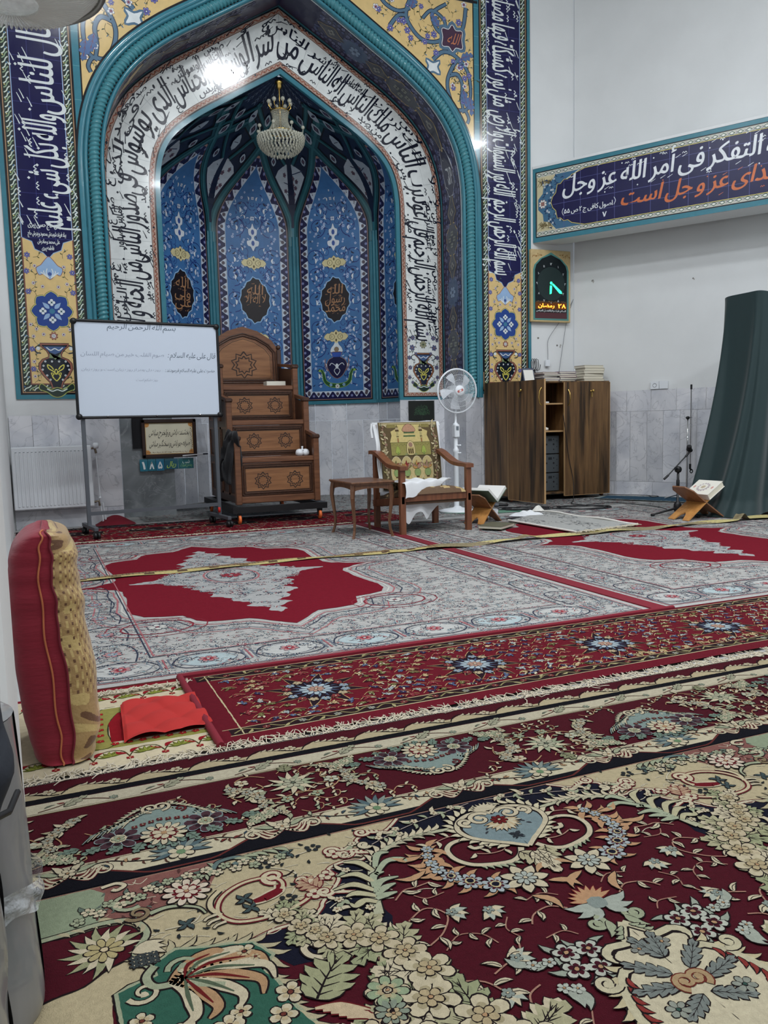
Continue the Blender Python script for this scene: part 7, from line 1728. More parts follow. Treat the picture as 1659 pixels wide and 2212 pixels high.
# ---- clock
T = thing('prayer_clock', 'arched digital mosque clock with green glowing hands and orange date line', 'clock', (5.665, 8.60, 2.135))
cw, ch = .575, .862
b = MB(); b.box(0, 0, 0, cw, .045, ch, bev=.006); b.build('case', mat('clock_case', (196, 172, 124), rough=.5, noise=.1, nscale=20), T)
P = Paint(); TG = (84, 138, 132)
arch_ = lambda m, top: [(m, m*.8), (cw-m, m*.8), (cw-m, .62), (cw-m-.02, .68), (cw-m-.10, .755), (cw/2, top), (m+.10, .755), (m+.02, .68), (m, .62)]
P.poly(arch_(.028, .835), TG); P.poly(arch_(.055, .805), (22, 30, 34), 1)
for sx in (1, -1):
    for i in range(12): a = R_.uniform(.7, 1.0); P.leaf(cw/2+sx*(.13+.012*i), .80+.003*i-.004*i, R_.uniform(0, 6), .03, .008, (150, 110, 60), None, .3, 1)
P.disc(cw/2, .46, .20, (40, 54, 54), 32, 2)
for i in range(12):
    a = pi/2-tau*i/12; rx, rz = .205, .235; n = ['۱۲', '۱', '۲', '۳', '۴', '۵', '۶', '۷', '۸', '۹', '۱۰', '۱۱'][i]
    write(P, n[::-1] if len(n) == 1 else n[::-1], cw/2+cos(a)*rx, .46+sin(a)*rz-.012, None, .028, (206, 212, 214), 3, bold=.0008)
P.rect(.06, .155, cw-.06, .235, (110, 60, 16), 3); P.rect(.06, .045, cw-.06, .115, (84, 44, 50), 3)
write(P, 'السلام علیک یا اباالفضل العباس', cw/2, .128, cw-.14, .022, (226, 226, 226), 4, bold=.001)
write(P, 'ساعات شرعی به وقت شهرستان', cw/2, .243, cw-.14, .014, (190, 140, 80), 4)
P.build('clock_face', mat('clock_print', attr=True, rough=.15), lambda x, z, h: (x, -.001-h, z), T)
P = Paint(); write(P, '۸۲ رمضان'[::1] if 0 else 'رمضان', cw/2-.07, .178, .24, .045, (255, 170, 60), bold=.003); write(P, '۸۲', cw/2+.155, .172, .12, .052, (255, 170, 60), bold=.003)
P.build('orange_date', mat('led_orange', (255, 160, 50), emit=1.6), lambda x, z, h: (x, -.004-h, z), T)
P = Paint(); c0 = (cw/2, .46); P.disc(c0[0], c0[1]+.01, .018, (60, 255, 150), 12); P.poly([(c0[0]+.01, .455), (c0[0]+.03, .465), (c0[0]+.15, .375), (c0[0]+.16, .345), (c0[0]+.12, .35)], (60, 255, 150)); P.poly([(c0[0]-.018, .44), (c0[0]+.012, .44), (c0[0]+.006, .345), (c0[0]-.022, .335)], (60, 255, 150))
P.build('green_hands', mat('led_green', (40, 240, 140), emit=2.0), lambda x, z, h: (x, -.004-h, z), T)

# ---- banner of tiles on its boxed-out beam
BO = Vector((5.73, YF, 0)); RDv = Vector((RD[0], RD[1], 0)); RNv = Vector((RN[0], RN[1], 0))
T = thing('tile_inscription', 'long navy tile panel with white Arabic and orange Persian lines on the right wall', 'inscription', (0, 0, 0))
def bn(t, z, h=0.): p = BO+RDv*t+RNv*h; return (p.x, p.y, z)
z0, z1 = 3.085, 3.935; BL = 6.5
b = MB(); V = [bn(.0, z0-.01, -.004), bn(BL, z0-.01, -.004), bn(BL, z0-.01, -.50), bn(.0, z0-.01, -.30)]; V = V+[(x, y, z1+.03) for x, y, z in V]
b.add(V, [(0, 3, 2, 1), (4, 5, 6, 7), (0, 1, 5, 4), (1, 2, 6, 5), (2, 3, 7, 6), (3, 0, 4, 7)]); b.build('plastered_beam', M_plaster, T)
P = Paint(); P.rect(0, z0-.008, BL, z1, TEAL); P.rect(.035, z0+.045, BL, z1-.045, BLK, 1); P.rect(.048, z0+.057, BL, z1-.057, (196, 196, 184), 2)
def gch(za, zb):
    x = .05; k = 1
    while x < BL-.1:
        m = (za+zb)/2; w = (zb-za); P.poly([(x, m), (x+.035, zb-.004), (x+.07, m), (x+.035, za+.004)], (70, 96, 84), 3); P.poly([(x+.012, m), (x+.035, m+w*.26), (x+.058, m), (x+.035, m-w*.26)], (226, 228, 220), 4)
        P.poly([(x+.07, za+.006), (x+.09, m), (x+.07, zb-.006), (x+.082, m)], (120, 110, 150), 3); x += .084
gch(z0+.060, z0+.110); gch(z1-.110, z1-.060); P.rect(.05, z0+.112, .055, z1-.112, (60, 60, 60), 3)
P.L = 5; P.rect(.055, z0+.112, BL, z1-.112, (206, 196, 158)); fz0, fz1 = z0+.112, z1-.112; fm = (fz0+fz1)/2; hz = (fz1-fz0)/2
for i in range(26): P.ribbon([(.06+.008*i, fz0+.01+R_.uniform(0, .10)), (.09+.006*i, fz0+.02+R_.uniform(0, .1)), (.10+.006*i, fz0+.05)], .006, (110, 96, 60), 1, sm=3); P.ribbon([(.06+.008*i, fz1-.01-R_.uniform(0, .10)), (.09+.006*i, fz1-.02-R_.uniform(0, .1)), (.10+.006*i, fz1-.05)], .006, (110, 96, 60), 1, sm=3)
lf = [(.30, fz0), (.22, fz0+.09), (.14, fz0+.11), (.13, fm-.12), (.07, fm-.06), (.07, fm+.06), (.13, fm+.12), (.14, fz1-.11), (.22, fz1-.09), (.30, fz1), (BL, fz1), (BL, fz0)]
P.poly(lf, (66, 108, 140), 3)
for i in range(70):
    a = R_.uniform(-1.5, 1.5); r = R_.uniform(.0, .12); x = .20+R_.uniform(-.07, .28)*(.3+abs(a)/1.5*.8); zc = fm+a/1.5*hz*.92
    P.leaf(x, zc, R_.uniform(0, 6), .05, .016, (34, 60, 96), None, .4, 4); 
    if i % 2: P.rosette(x, zc, .013, 5, (206, 216, 220), (40, 64, 100), (90, 110, 150), ow=.002, dl=5)
P.rosette(.13, fm, .05, 8, (226, 226, 220), (130, 90, 80), (90, 110, 150), dl=5); P.rosette(.13, fm, .025, 4, (150, 96, 90), (60, 50, 60), IV, dl=9)
nv = [(.66, fz0), (.50, fz0+.045), (.45, fz0+.085), (.40, fz0+.08), (.36, fz0+.12), (.32, fz0+.12), (.30, fm-.10), (.26, fm-.06), (.24, fm), (.26, fm+.06), (.30, fm+.10), (.32, fz1-.12), (.36, fz1-.12), (.40, fz1-.08), (.45, fz1-.085), (.50, fz1-.045), (.66, fz1), (BL, fz1), (BL, fz0)]
P.poly(offs(nv, .010), (40, 60, 90), 11); P.poly(offs(nv, .006), (226, 210, 110), 12); P.poly(nv, NAVY, 13)
P.L = 19; x = .4
while x < BL: P.rect(x, fz0, x+.004, fz1, (96, 100, 160)); x += .205
P.rect(.26, fm-.03, BL, fm-.026, (96, 100, 160)); P.rect(.4, fz1-.10, BL, fz1-.097, (96, 100, 160)); P.rect(.4, fz0+.13, BL, fz0+.133, (96, 100, 160))
P.L = 20; 
write(P, 'أفضل العبادة التفكر فی أمر الله عز وجل', .38+1.70, fm+.075, 3.4, .20, (228, 232, 236), bold=.005, slant=.12, marks=60)
write(P, '(اصول کافی ج ۲ ص ۵۵)'.replace('(', '').replace(')', ''), .70, fz0+.155, .60, .055, (228, 232, 236), bold=.0015); write(P, '۷', .90, fz0+.04, .05, .06, (228, 232, 236), bold=.003)
P.ribbon([(.395, fz0+.14), (.380, fz0+.18), (.395, fz0+.22)], .006, (228, 232, 236), 0, sm=4); P.ribbon([(1.01, fz0+.16), (1.03, fz0+.20), (1.01, fz0+.24)], .006, (228, 232, 236), 0, sm=4)
write(P, 'برترین عبادت اندیشیدن در کار خدای عز و جل است', 1.08+2.1, fz0+.13, 4.2, .17, (206, 112, 66), bold=.005, slant=.25, marks=20)
P.build('tile_face', M_tile, bn, T, eps=.0002)
b = MB(); b.add([bn(0, z1, .004), bn(BL, z1, .004), bn(BL, z1+.03, .0), bn(0, z1+.03, .0)], [(0, 1, 2, 3)]); b.build('plaster_ledge', M_plaster, T)
# ================================================================ smaller things and the foreground
# ---- crystal chandelier of the niche
def crystal(name='crystal', col=(214, 214, 196), al=.62): return mat(name, col, rough=.08, alpha=al, spec=.9, coat=.5)
M_cry = crystal()
T = thing('crystal_chandelier', 'gold and crystal basket chandelier hanging in the arch of the niche', 'chandelier', (2.80, 9.30, 0))
b = MB(); b.lathe([(0, 4.80), (.035, 4.80), (.045, 4.775), (.03, 4.76), (.034, 4.73), (.022, 4.71), (.008, 4.70), (.006, 4.55), (.012, 4.54), (.012, 4.20), (0, 4.20)], 14); b.build('gilt_stem', M_brass, T)
b = MB(); 
for k in range(8): a = tau*k/8; b.tube([(cos(a)*.02, sin(a)*.02, 4.50), (cos(a)*.09, sin(a)*.09, 4.48), (cos(a)*.13, sin(a)*.13, 4.52), (cos(a)*.12, sin(a)*.12, 4.56)], .006, 5)
b.tube([(cos(tau*k/30)*.105, sin(tau*k/30)*.105, 4.47) for k in range(31)], .006, 5); b.tube([(cos(tau*k/30)*.14, sin(tau*k/30)*.14, 4.245) for k in range(31)], .008, 6); b.build('gilt_crown', M_brass, T)
b = MB()
for k in range(8): a = tau*k/8; b.lathe([(0, -.028), (.018, -.018), (.026, 0), (.018, .018), (0, .028)], 8, (cos(a)*.125, sin(a)*.125, 4.565))
for k in range(44):
    a = tau*k/44
    for j in range(13):
        f = j/12; r = .095+.045*f**2-.02*sin(pi*f); z = 4.46-.21*f; b.lathe([(0, -.010), (.0085, 0), (0, .010)], 5, (cos(a)*r, sin(a)*r, z), smooth=False)
for k in range(8):
    a = tau*k/8+.2; b.tube([(cos(a)*.15, sin(a)*.15, 4.20), (cos(a)*.22, sin(a)*.22, 4.165), (cos(a)*.255, sin(a)*.255, 4.19), (cos(a)*.262, sin(a)*.262, 4.25)], .005, 5); b.lathe([(0, -.022), (.016, -.015), (.022, 0), (.016, .015), (0, .022)], 8, (cos(a)*.262, sin(a)*.262, 4.275))
n = 0
for j in range(11):
    f = j/10; r = .262*math.sqrt(max(0.01, 1-f**2.2)); z = 4.185-.20*f; m = max(6, int(r*150))
    for k in range(m):
        a = tau*(k+(j % 2)*.5)/m; b.lathe([(0, -.024), (.013, -.008), (.012, .006), (0, .018)], 5, (cos(a)*r, sin(a)*r, z), smooth=False)
for j in range(4):
    f = j/3; r = .14+.12*f; z = 4.235-.05*f; m = int(r*110)
    for k in range(m): a = tau*(k+j*.5)/m; b.lathe([(0, -.024), (.014, -.006), (.012, .006), (0, .02)], 5, (cos(a)*r, sin(a)*r, z), smooth=False)
b.build('crystals', M_cry, T)
# ---- large light fitting at the top left of the view
T = thing('crystal_light', 'large round crystal light fitting hanging nearby at the top left corner', 'ceiling lamp', (.015, 2.62, 2.145))
b = MB(); b.lathe([(.0, .0), (.12, .004), (.20, .02), (.245, .06), (.262, .11), (.262, .16)], 48); b.build('glass_bowl', mat('frosted_glass', (206, 208, 204), rough=.18, alpha=.72, coat=.6, noise=.12, nscale=25, bump=.5, bscale=60, bdist=.006), T)
b = MB()
for k in range(90):
    a = tau*k/90; b.tube([(cos(a)*.08, sin(a)*.08, -.006), (cos(a)*.20, sin(a)*.20, .012), (cos(a)*.252, sin(a)*.252, .06), (cos(a)*.27, sin(a)*.27, .12)], .0035, 4, cap=False)
b.build('glass_ribs', mat('rib_glass', (222, 222, 216), rough=.12, alpha=.6), T)
b = MB(); b.tube([(cos(tau*k/60)*.255, sin(tau*k/60)*.255, .052) for k in range(61)], .010, 6, cap=False); b.build('metal_ring', mat('ring_grey', (120, 118, 110), rough=.3, metal=.6), T)
b = MB(); b.tube([(0, 0, .02), (0, 0, FZ-2.145)], .006, 6); b.build('suspension_rod', M_chr, T)

# ---- red cushion leaning on the pier
T = thing('floor_cushion', 'tall crimson and gold brocade floor cushion leaning on the left wall', 'cushion', (0, 0, 0))
CT = catmull([(.015, -.035, .085), (.03, -.055, .105), (.08, -.064, .116), (.14, -.076, .122), (.25, -.086, .118), (.36, -.092, .106), (.46, -.094, .096), (.54, -.092, .090), (.60, -.084, .086), (.635, -.068, .078), (.658, -.045, .062), (.672, -.015, .038), (.676, .004, .016)], 5)
def cprof(v):
    t = v*(len(CT)-1); i = min(len(CT)-2, int(t)); f = t-i; f = f*f*(3-2*f) if 0 else f
    a, b_ = CT[i], CT[i+1]; return tuple(a[k]*(1-f)+b_[k]*f for k in range(3))
def cush(u, v):
    z, xl, xr = cprof(v); xm, hw = (xl+xr)/2, (xr-xl)/2; th = tau*u; D = .36; ym = 2.40+D/2+.03*v
    sx, sy = cos(th), sin(th); e = .55; x = xm+hw*(abs(sx)**e)*(1 if sx > 0 else -1); y = ym+D/2*(abs(sy)**.4)*(1 if sy > 0 else -1)*(1-.25*max(0, v-.85)/.15)
    z += .02*sin(v*pi)*0+(.006*sin(v*60+x*10) if 0 else 0); r = .0022*sin(v*64+3*sin(y*9+v*6))*(.55+.45*sin(v*13+1)); return (x+r*(1 if sx > 0 else -1), y-(r if sy < 0 else -r), z)
RED = (150, 34, 52)
def ccol(u, v):
    x, y, z = cush(u, v); _, xl, xr = cprof(v)
    return lin(RED)
b = MB(); b.grid(cush, 72, 110, lin(RED)); n = 72
top = [cush(i/n, 1.0) for i in range(n)]; c_ = Vector((0, 0, 0)); 
for t in top: c_ += Vector(t)/n
for i in range(n):
    a, d = top[i], top[(i+1) % n]; b.add([a, d, (c_.x, c_.y, c_.z+.012)], [(0, 1, 2)], lin(RED), True)
bot = [cush(i/n, 0.0) for i in range(n)]; b.add(bot, [list(range(n))[::-1]], lin(RED))
b.build('velvet_body', mat('velvet_red', (132, 26, 44), rough=.85, sheen=.15, bump=.4, bscale=26, bdist=.006, noise=.08, nscale=5, stretch=(1, 1, 4)), T)
# gold brocade face on the right side of the cushion
P = Paint(jit=.002, step=.01); G1, G2, G3 = (176, 142, 92), (206, 178, 116), (110, 74, 48)
for i in range(30):
    v0, v1 = i/30, (i+1)/30; P._q([(0, v0), (1, v0), (1, v1), (0, v1)], G1, 0)
P.L = 1
for i in range(150):
    u, v = R_.uniform(.05, .95), R_.uniform(.02, .98); k = R_.random()
    if .28 < v < .72: P.t(u, v, 0, 1); P.poly([(0, .008), (.03, 0), (0, -.008), (-.03, 0)], G3 if k < .4 else G2); P.pop()
    else: P.leaf(u, v, R_.choice((1.3, 1.8, -1.2)), .07, .10, G2 if k < .65 else G3, G3 if k < .65 else None, .3, R_.choice((0, 1)), ow=.004)
P.jit = 0
def bro(u, v, h):
    z, xl, xr = cprof(max(0, min(1, v))); D = .36; xm, hw = (xl+xr)/2, (xr-xl)/2; a = (-.30+.60*u)*pi*.5-.16; t = a/tau
    x, y, z2 = cush(t % 1, max(0, min(.999, v))); return (x+h+.004, y-.002, z2)
bb = MB()
def bcol(u, v):
    s = sin(u*9+3*sin(v*31))+sin(v*47+2*sin(u*7+v*20))
    if .30 < v < .70:
        p = (u*9+int(v*60)*.5) % 1; q = (v*60) % 1
        return lin(G3) if abs(p-.5) < .09 and abs(q-.5) < .16 else lin(G2 if abs(p-.5) > .42 or s > 1.1 else G1)
    return lin(G2) if s > .75 else (lin(G3) if s < -1.25 else lin(G1))
def bro2(u, v):
    th = -.50*pi*.93+u*pi*.9; z, xl, xr = cprof(v); x, y, z2 = cush((th/tau) % 1, min(v, .9995)); 
    ox = .010*math.sin(pi*min(1, max(0, u)))**.3; return (x+ox+.003*sin(v*40), y-.003*(1-u), z2+.0)
bb.grid(bro2, 90, 420, colfn=bcol); bb.build('brocade_face', mat('brocade', attr=True, gain=.8, rough=.45, sheen=.2, bump=.5, bscale=70, bdist=.006), T)
b = MB(); 
b.tube([(cprof(v)[1]+(cprof(v)[2]-cprof(v)[1])*(.46 if v < .86 else .46-(v-.86)*1.6)+.003*sin(v*40), cush((.75) % 1, v)[1]-.003, cprof(v)[0]) for v in [i/70 for i in range(70)]], .0028, 6, lin((176, 96, 56))); b.build('gold_piping', mat('piping_gold', (182, 104, 64), rough=.6, bump=.6, bscale=300), T)
b = MB(); b.tube([tuple(Vector(bro2(.0, i/60))+Vector((0, -.002, 0))) for i in range(60)], .003, 6); b.build('edge_piping', mat('piping_red', (110, 24, 40), rough=.7), T)

# ---- plastic-wrapped foot of the pier, a roll and a black jacket in the near left corner
M_wrap = mat('wrapped_grey', (120, 119, 119), rough=.3, coat=.5, noise=.10, nscale=5, bump=.6, bscale=8, bdist=.02, stretch=(1, 1, .4))
T = thing('wrapped_roll', 'tall grey roll in clear plastic standing before the white pier at the left edge', 'roll', (-.130, 1.385, .012), group='wrapped rolls in the left corner')
b = MB(); b.grid(lambda u, v: ((.092+.002*sin(u*40+v*9))*cos(tau*u)*(1-.10*math.exp(-v*30))-.018*v, (.092+.002*sin(u*40+v*9))*sin(tau*u), .50*v), 56, 36); b.lathe([(.092, .50), (.06, .508), (0, .508)], 30, (-.018, 0, 0)); b.lathe([(0, 0.001), (.083, .0)], 30); b.build('roll', M_wrap, T)
b = MB(); b.grid(lambda u, v: ((.097+.004*sin(u*50+v*8))*cos(tau*u), (.097+.004*sin(u*50+v*8))*sin(tau*u), .19+.045*v+.008*sin(u*31)), 70, 6); b.build('plastic_fold', mat('clear_film', (224, 228, 230), rough=.2, alpha=.4, coat=.8, bump=.8, bscale=40, bdist=.02), T)
T = thing('wrapped_roll', 'shorter plastic-wrapped grey roll lowest in the near left corner', 'roll', (-.190, 1.26, .012), group='wrapped rolls in the left corner')
b = MB(); b.grid(lambda u, v: ((.105+.003*sin(u*40+v*9))*cos(tau*u), (.105+.003*sin(u*40+v*9))*sin(tau*u), .30*v+.02*sin(u*9)*v), 56, 24); b.lathe([(.103, .305), (.06, .31), (0, .31)], 30); b.build('roll', M_wrap, T)
def jk(u, v):
    a = tau*u; z = .655-.27*v+.02*sin(a*3)*v; r = (.048+.026*min(1, v*3)**.6)+.008*sin(a*7+v*6)*v+(.006*sin(v*14))
    if v > .6: r *= 1-.3*(v-.6)/.4
    if v > .9: r *= 1-(v-.9)*6
    return (-.134+r*cos(a), 1.215+r*sin(a)*1.1, z)
b = MB(); b.grid(jk, 56, 30); b.lathe([(0, .668), (.028, .664), (.049, .654)], 20, (-.134, 1.215, 0)); o = b.build('black_jacket', mat('jacket_black', (34, 38, 46), rough=.7, bump=.4, bscale=40, bdist=.006)); tag(o, 'black jacket hanging on the pier at the far left edge', 'jacket')
b = MB(); b.tube([(-.09, 1.20, .42), (-.065, 1.24, .412), (-.055, 1.30, .414)], .005, 6); o2 = b.build('jacket_strap', M_blkp); o2.parent = o

# ---- folding book stands
M_rehal = wood('pale_wood', (206, 150, 84), (176, 118, 62), 5, .45, 'X'); M_rehal2 = wood('mid_wood', (150, 104, 72), (112, 76, 52), 5, .45, 'X')
def rehal(label, loc, rz, w=.20, L_=.40, ang=38, m=M_rehal):
    T = thing('folding_book_stand', label, 'book stand', loc, rz)
    for s in (1, -1):
        a = math.radians(ang)*s; ca, sa = cos(a), sin(a)
        # board in its own plane: t runs from the foot to the top, y across
        out = [(-L_*.5, -w/2), (-L_*.5, -w/2+w*.28), (-L_*.36, -w*.12), (-L_*.30, 0), (-L_*.36, w*.12), (-L_*.5, w/2-w*.28), (-L_*.5, w/2), (-L_*.05, w*.46), (L_*.38, w*.5), (L_*.5, w*.30), (L_*.5, -w*.30), (L_*.38, -w*.5), (-L_*.05, -w*.46)]
        zc = L_*.5*sin(math.radians(ang)); b = MB(); th = .011
        V = []
        for h in (-th/2, th/2):
            for t, y in out: V.append((t*ca*1.0*(1 if 1 else 0)*s/abs(s)*1.0 if 0 else t*cos(a)*s, y, zc+t*abs(sa)+0*h)) if 0 else V.append((s*t*cos(math.radians(ang))-s*h*abs(sa), y, zc+t*abs(sa)+h*ca))
        n = len(out); b.add(V, [list(range(n))[::-1], list(range(n, 2*n))]+[[i, (i+1) % n, (i+1) % n+n, i+n] for i in range(n)]); b.build('board', m if s > 0 else M_rehal2, T)
    return T
rehal('folding wooden book stand holding a white book in front of the green drape', (5.60, 5.78, .008), math.radians(4), .24, .56, 33)
rehal('orange wooden folding book stand holding an open book behind the armchair leg', (3.82, 6.62, .008), math.radians(30), .20, .44, 38)
T = thing('holy_book', 'thick white closed book with round floral cover tilted on the right book stand', 'book', (5.60, 5.78, .165), math.radians(4))
M4 = Matrix.Translation((.0, 0, 0)) @ Matrix.Rotation(math.radians(-31), 4, 'Y')
def tb(mb): return mb.xf(M4)
b = MB(); b.box(.03, -.13, .012, .24, .13, .062, lin((226, 220, 200))); tb(b).build('pages', M_inkb, T)
b = MB(); b.box(.025, -.135, .008, .245, .135, .012, lin((222, 218, 210))); b.box(.025, -.135, .062, .245, .135, .066, lin((228, 224, 212))); b.box(.022, -.135, .008, .028, .135, .066, lin((214, 206, 200))); tb(b).build('cover', M_inkb, T)
P = Paint(); P.rosette(.135, 0, .062, 14, (190, 176, 180), (120, 96, 110), (228, 224, 212), ow=.004); P.disc(.135, 0, .045, (228, 224, 212), 20, 6); P.rosette(.135, 0, .022, 8, (196, 180, 150), (150, 120, 110), IV, dl=8); P.disc(.135, .10, .02, (206, 150, 140), 8, 1, ry=.012); P.disc(.135, -.10, .02, (206, 150, 140), 8, 1, ry=.012)
o = P.build('cover_wreath', M_inkb, lambda x, y, h: tuple(M4 @ Vector((x, y, .0665+h))), T)
T = thing('open_book', 'large open white book resting on the orange stand behind the armchair', 'book', (3.84, 6.63, .195), math.radians(30))
for s in (1, -1):
    M5 = Matrix.Rotation(math.radians(-34*s), 4, 'Y'); b = MB(); x0, x1 = (.005, .21) if s > 0 else (-.21, -.005); b.box(x0, -.14, .006, x1, .14, .034, lin((228, 226, 222))); b.xf(M5); b.build('page_block', M_inkb, T)
    b = MB(); b.box(x0-.004 if s < 0 else x0, -.145, .001, x1 if s < 0 else x1+.004, .145, .006, lin((96, 116, 100))); b.xf(M5); b.build('cover', M_inkb, T)
book((3.63, 5.98, .022), .62, .30, .22, .026, (98, 96, 78), 'olive-brown hardback lying on the carpet in front of the left book stand')

# ---- microphone stands
T = thing('microphone_stand', 'short black tripod microphone stand with tilted boom before the marble wall', 'microphone stand', (5.67, 6.10, .006))
b = MB(); b.lathe([(0, .03), (.030, .03), (.038, .05), (.036, .10), (.022, .125), (.012, .13), (.010, .40), (.017, .30), (.017, .24), (.010, .22)][0:7], 14); b.lathe([(.009, .12), (.009, .24), (.016, .25), (.016, .33), (.011, .34), (.011, .42), (0, .42)], 12); b.build('pole', M_blkp, T)
for dx, dy in ((-.30, .02), (-.03, -.31), (.22, .20)): b = MB(); b.tube([(0, 0, .065), (dx*.5, dy*.5, .04), (dx, dy, .012)], [.012, .010, .009], 8); b.tube([(dx*.9, dy*.9, .014), (dx, dy, .012)], .014, 8); b.build('leg', M_blkp, T)
b = MB(); b.lathe([(0, -.02), (.03, -.018), (.034, 0), (.03, .018), (0, .02)], 12, (.0, 0, .435), ax='Y'); b.tube([(-.05, -.015, .45), (.02, 0, .43)], .013, 8); b.build('swivel_joint', M_blkp, T)
b = MB(); b.tube([(-.17, .0, .35), (-.12, 0, .385)], .011, 8); b.tube([(-.12, 0, .385), (.10, 0, .565)], .006, 8); b.tube([(.09, 0, .555), (.125, 0, .585)], .010, 8); b.build('boom', M_blkp, T)
b = MB(); b.tube([(.115, -.02, .655), (.13, 0, .625), (.165, .01, .61)], [.022, .026, .020], 10); b.tube([(.12, 0, .585), (.15, 0, .61)], .010, 8); b.build('microphone_clip', M_blkp, T)
T = thing('microphone_stand', 'tall chrome microphone stand with hanging boom against the marble wall', 'microphone stand', (6.87, 7.25, .003))
b = MB(); b.lathe([(.010, .05), (.010, .60), (.008, .61), (.008, .93), (0, .93)], 10); b.build('pole', M_chr, T)
b = MB(); b.tube([(.035, -.01, .37), (.035, -.01, 1.28)], .007, 8); b.build('boom', M_chr, T)
b = MB(); b.tube([(.035, -.01, 1.245), (.035, -.01, 1.30)], .011, 8); b.build('boom_end', M_blkp, T)
b = MB(); b.tube([(-.03, 0, .925), (.06, 0, .928)], .005, 6); b.lathe([(0, -.015), (.018, -.012), (.018, .012), (0, .015)], 10, (0, 0, .925), ax='Y'); b.build('clamp', M_blkp, T)
b = MB(); b.tube([(.035, -.01, .40), (.035, -.01, .345), (.055, -.01, .33)], .012, 8); b.tube([(.055+.02*cos(tau*k/12), -.01, .315+.02*sin(tau*k/12)) for k in range(13)], .006, 6); b.build('microphone_clip', M_blkp, T)
for k in range(3): a = tau*k/3+.6; b = MB(); b.tube([(0, 0, .07), (cos(a)*.14, sin(a)*.14, .04), (cos(a)*.25, sin(a)*.25, .01)], .008, 6); b.build('leg', M_chr, T)

# ---- green cloth over a tall stand
T = thing('draped_stand', 'tall piece of furniture covered by a dark green cloth at the right edge', 'covered furniture', (0, 0, 0))
def sup(a, cx, cy, rx, ry, e=.45): c, s = cos(a), sin(a); return cx+rx*abs(c)**e*(1 if c > 0 else -1), cy+ry*abs(s)**e*(1 if s > 0 else -1)
Rg = random.Random(8); FA = [(Rg.uniform(5, 13), Rg.uniform(0, 6), Rg.uniform(.4, 1)) for _ in range(6)]
def gr(u, v):
    a = tau*u; tx, ty = sup(a, 6.83, 5.92, .60, .26, .28); bx, by = sup(a, 6.66, 5.90, .86, .36, .55)
    f = v**1.9 if v > 0 else 0; x = tx*(1-f)+bx*f; y = ty*(1-f)+by*f
    w = sum(k*sin(n_*a+p_+v*1.5) for n_, p_, k in FA)/3; g = (.135*v**.8)*w; x += cos(a)*g; y += sin(a)*g
    z = 2.07*(1-v)+.012*v+.03*(1-v)*sin(a*2+1)*(.5)+(.03*max(0, cos(a)) if v < .2 else 0)
    hem = math.exp(-((a-(tau*.78))/.35)**2); z += .13*hem*v**6; 
    if v > .93: k2 = (v-.93)/.07; x += cos(a)*.05*k2*(1-hem); y += sin(a)*.04*k2*(1-hem)
    return (x, y, z)
GC = (24, 66, 66)
b = MB(); b.grid(gr, 220, 90, lin(GC)); n = 220; top = [gr(i/n, 0) for i in range(n)]
for i in range(n): b.add([top[i], top[(i+1) % n], (6.83, 5.92, 2.11)], [(0, 1, 2)], lin(GC), True)
b.build('green_cloth', mat('green_satin', (13, 42, 44), rough=.62, sheen=.25, bump=.15, bscale=60), T)
b = MB(); b.box(6.42, 5.76, .0, 7.16, 6.06, 1.9); b.build('wooden_body', M_arm, T)

# ---- cables, microphones, cup and cloths on the floor near the cupboard
M_cab = mat('cable_black', (24, 24, 28), rough=.5)
def cable(label, pts, r=.0045, name='cable', sm=6):
    b = MB(); b.tube(catmull(pts, sm), r, 6); o = b.build(name, M_cab); tag(o, label, 'cable'); return o
def coil(cx, cy, rx, ry, n, z=.012, rot=0):
    P_ = []
    for i in range(n*14): a = tau*i/14; k = 1+.12*sin(i*.7); P_.append((cx+cos(a)*rx*k*cos(rot)-sin(a)*ry*k*sin(rot), cy+cos(a)*rx*k*sin(rot)+sin(a)*ry*k*cos(rot), z+.004*(i % 3)))
    return P_
cable('black cable hanging out of the cupboard door and coiled on the floor before it', [(5.70, 8.00, 1.0), (5.73, 7.99, .8), (5.78, 8.0, .5), (5.84, 8.0, .25), (5.78, 7.9, .06), (5.62, 7.70, .015), (5.45, 7.45, .012)]+coil(5.30, 7.10, .28, .16, 3, rot=-.5), sm=3)
cable('coil of black cable on the grey carpet just right of the left book stand', coil(4.75, 7.35, .26, .13, 3, rot=-.4)+[(4.5, 7.4, .012), (4.3, 7.5, .012)], sm=3)
cable('long thin black cable running beside the blue mat to the microphone stand', [(5.5, 7.3, .012), (5.75, 7.2, .03), (5.85, 6.9, .03), (5.9, 6.6, .02), (5.75, 6.3, .02)], .004)
cable('black power cable lying at the foot of the marble wall right of the cupboard', [(6.42, 8.1, .02), (6.5, 7.95, .02), (6.65, 7.8, .02), (6.72, 7.55, .02), (6.60, 7.5, .02), (6.7, 7.72, .022)], .004)
T = thing('microphone', 'grey and black handheld microphone lying on the carpet left of the cupboard', 'microphone', (4.62, 7.72, .03), -.6)
b = MB(); b.lathe([(0, -.03), (.02, -.02), (.026, 0), (.022, .02), (.016, .03)], 12, ax='X'); b.build('grille_head', M_steel, T); b = MB(); b.lathe([(.016, .03), (.014, .13), (0, .135)], 12, ax='X'); b.build('handle', M_blkp, T)
T = thing('flowered_cup', 'white cup with pink flowers standing behind the orange book stand', 'cup', (4.04, 6.80, .008))
b = MB(); b.lathe([(0, 0), (.032, 0), (.04, .01), (.045, .09), (.042, .09), (.037, .012), (0, .01)], 24); b.build('cup', M_wht, T)
b = MB()
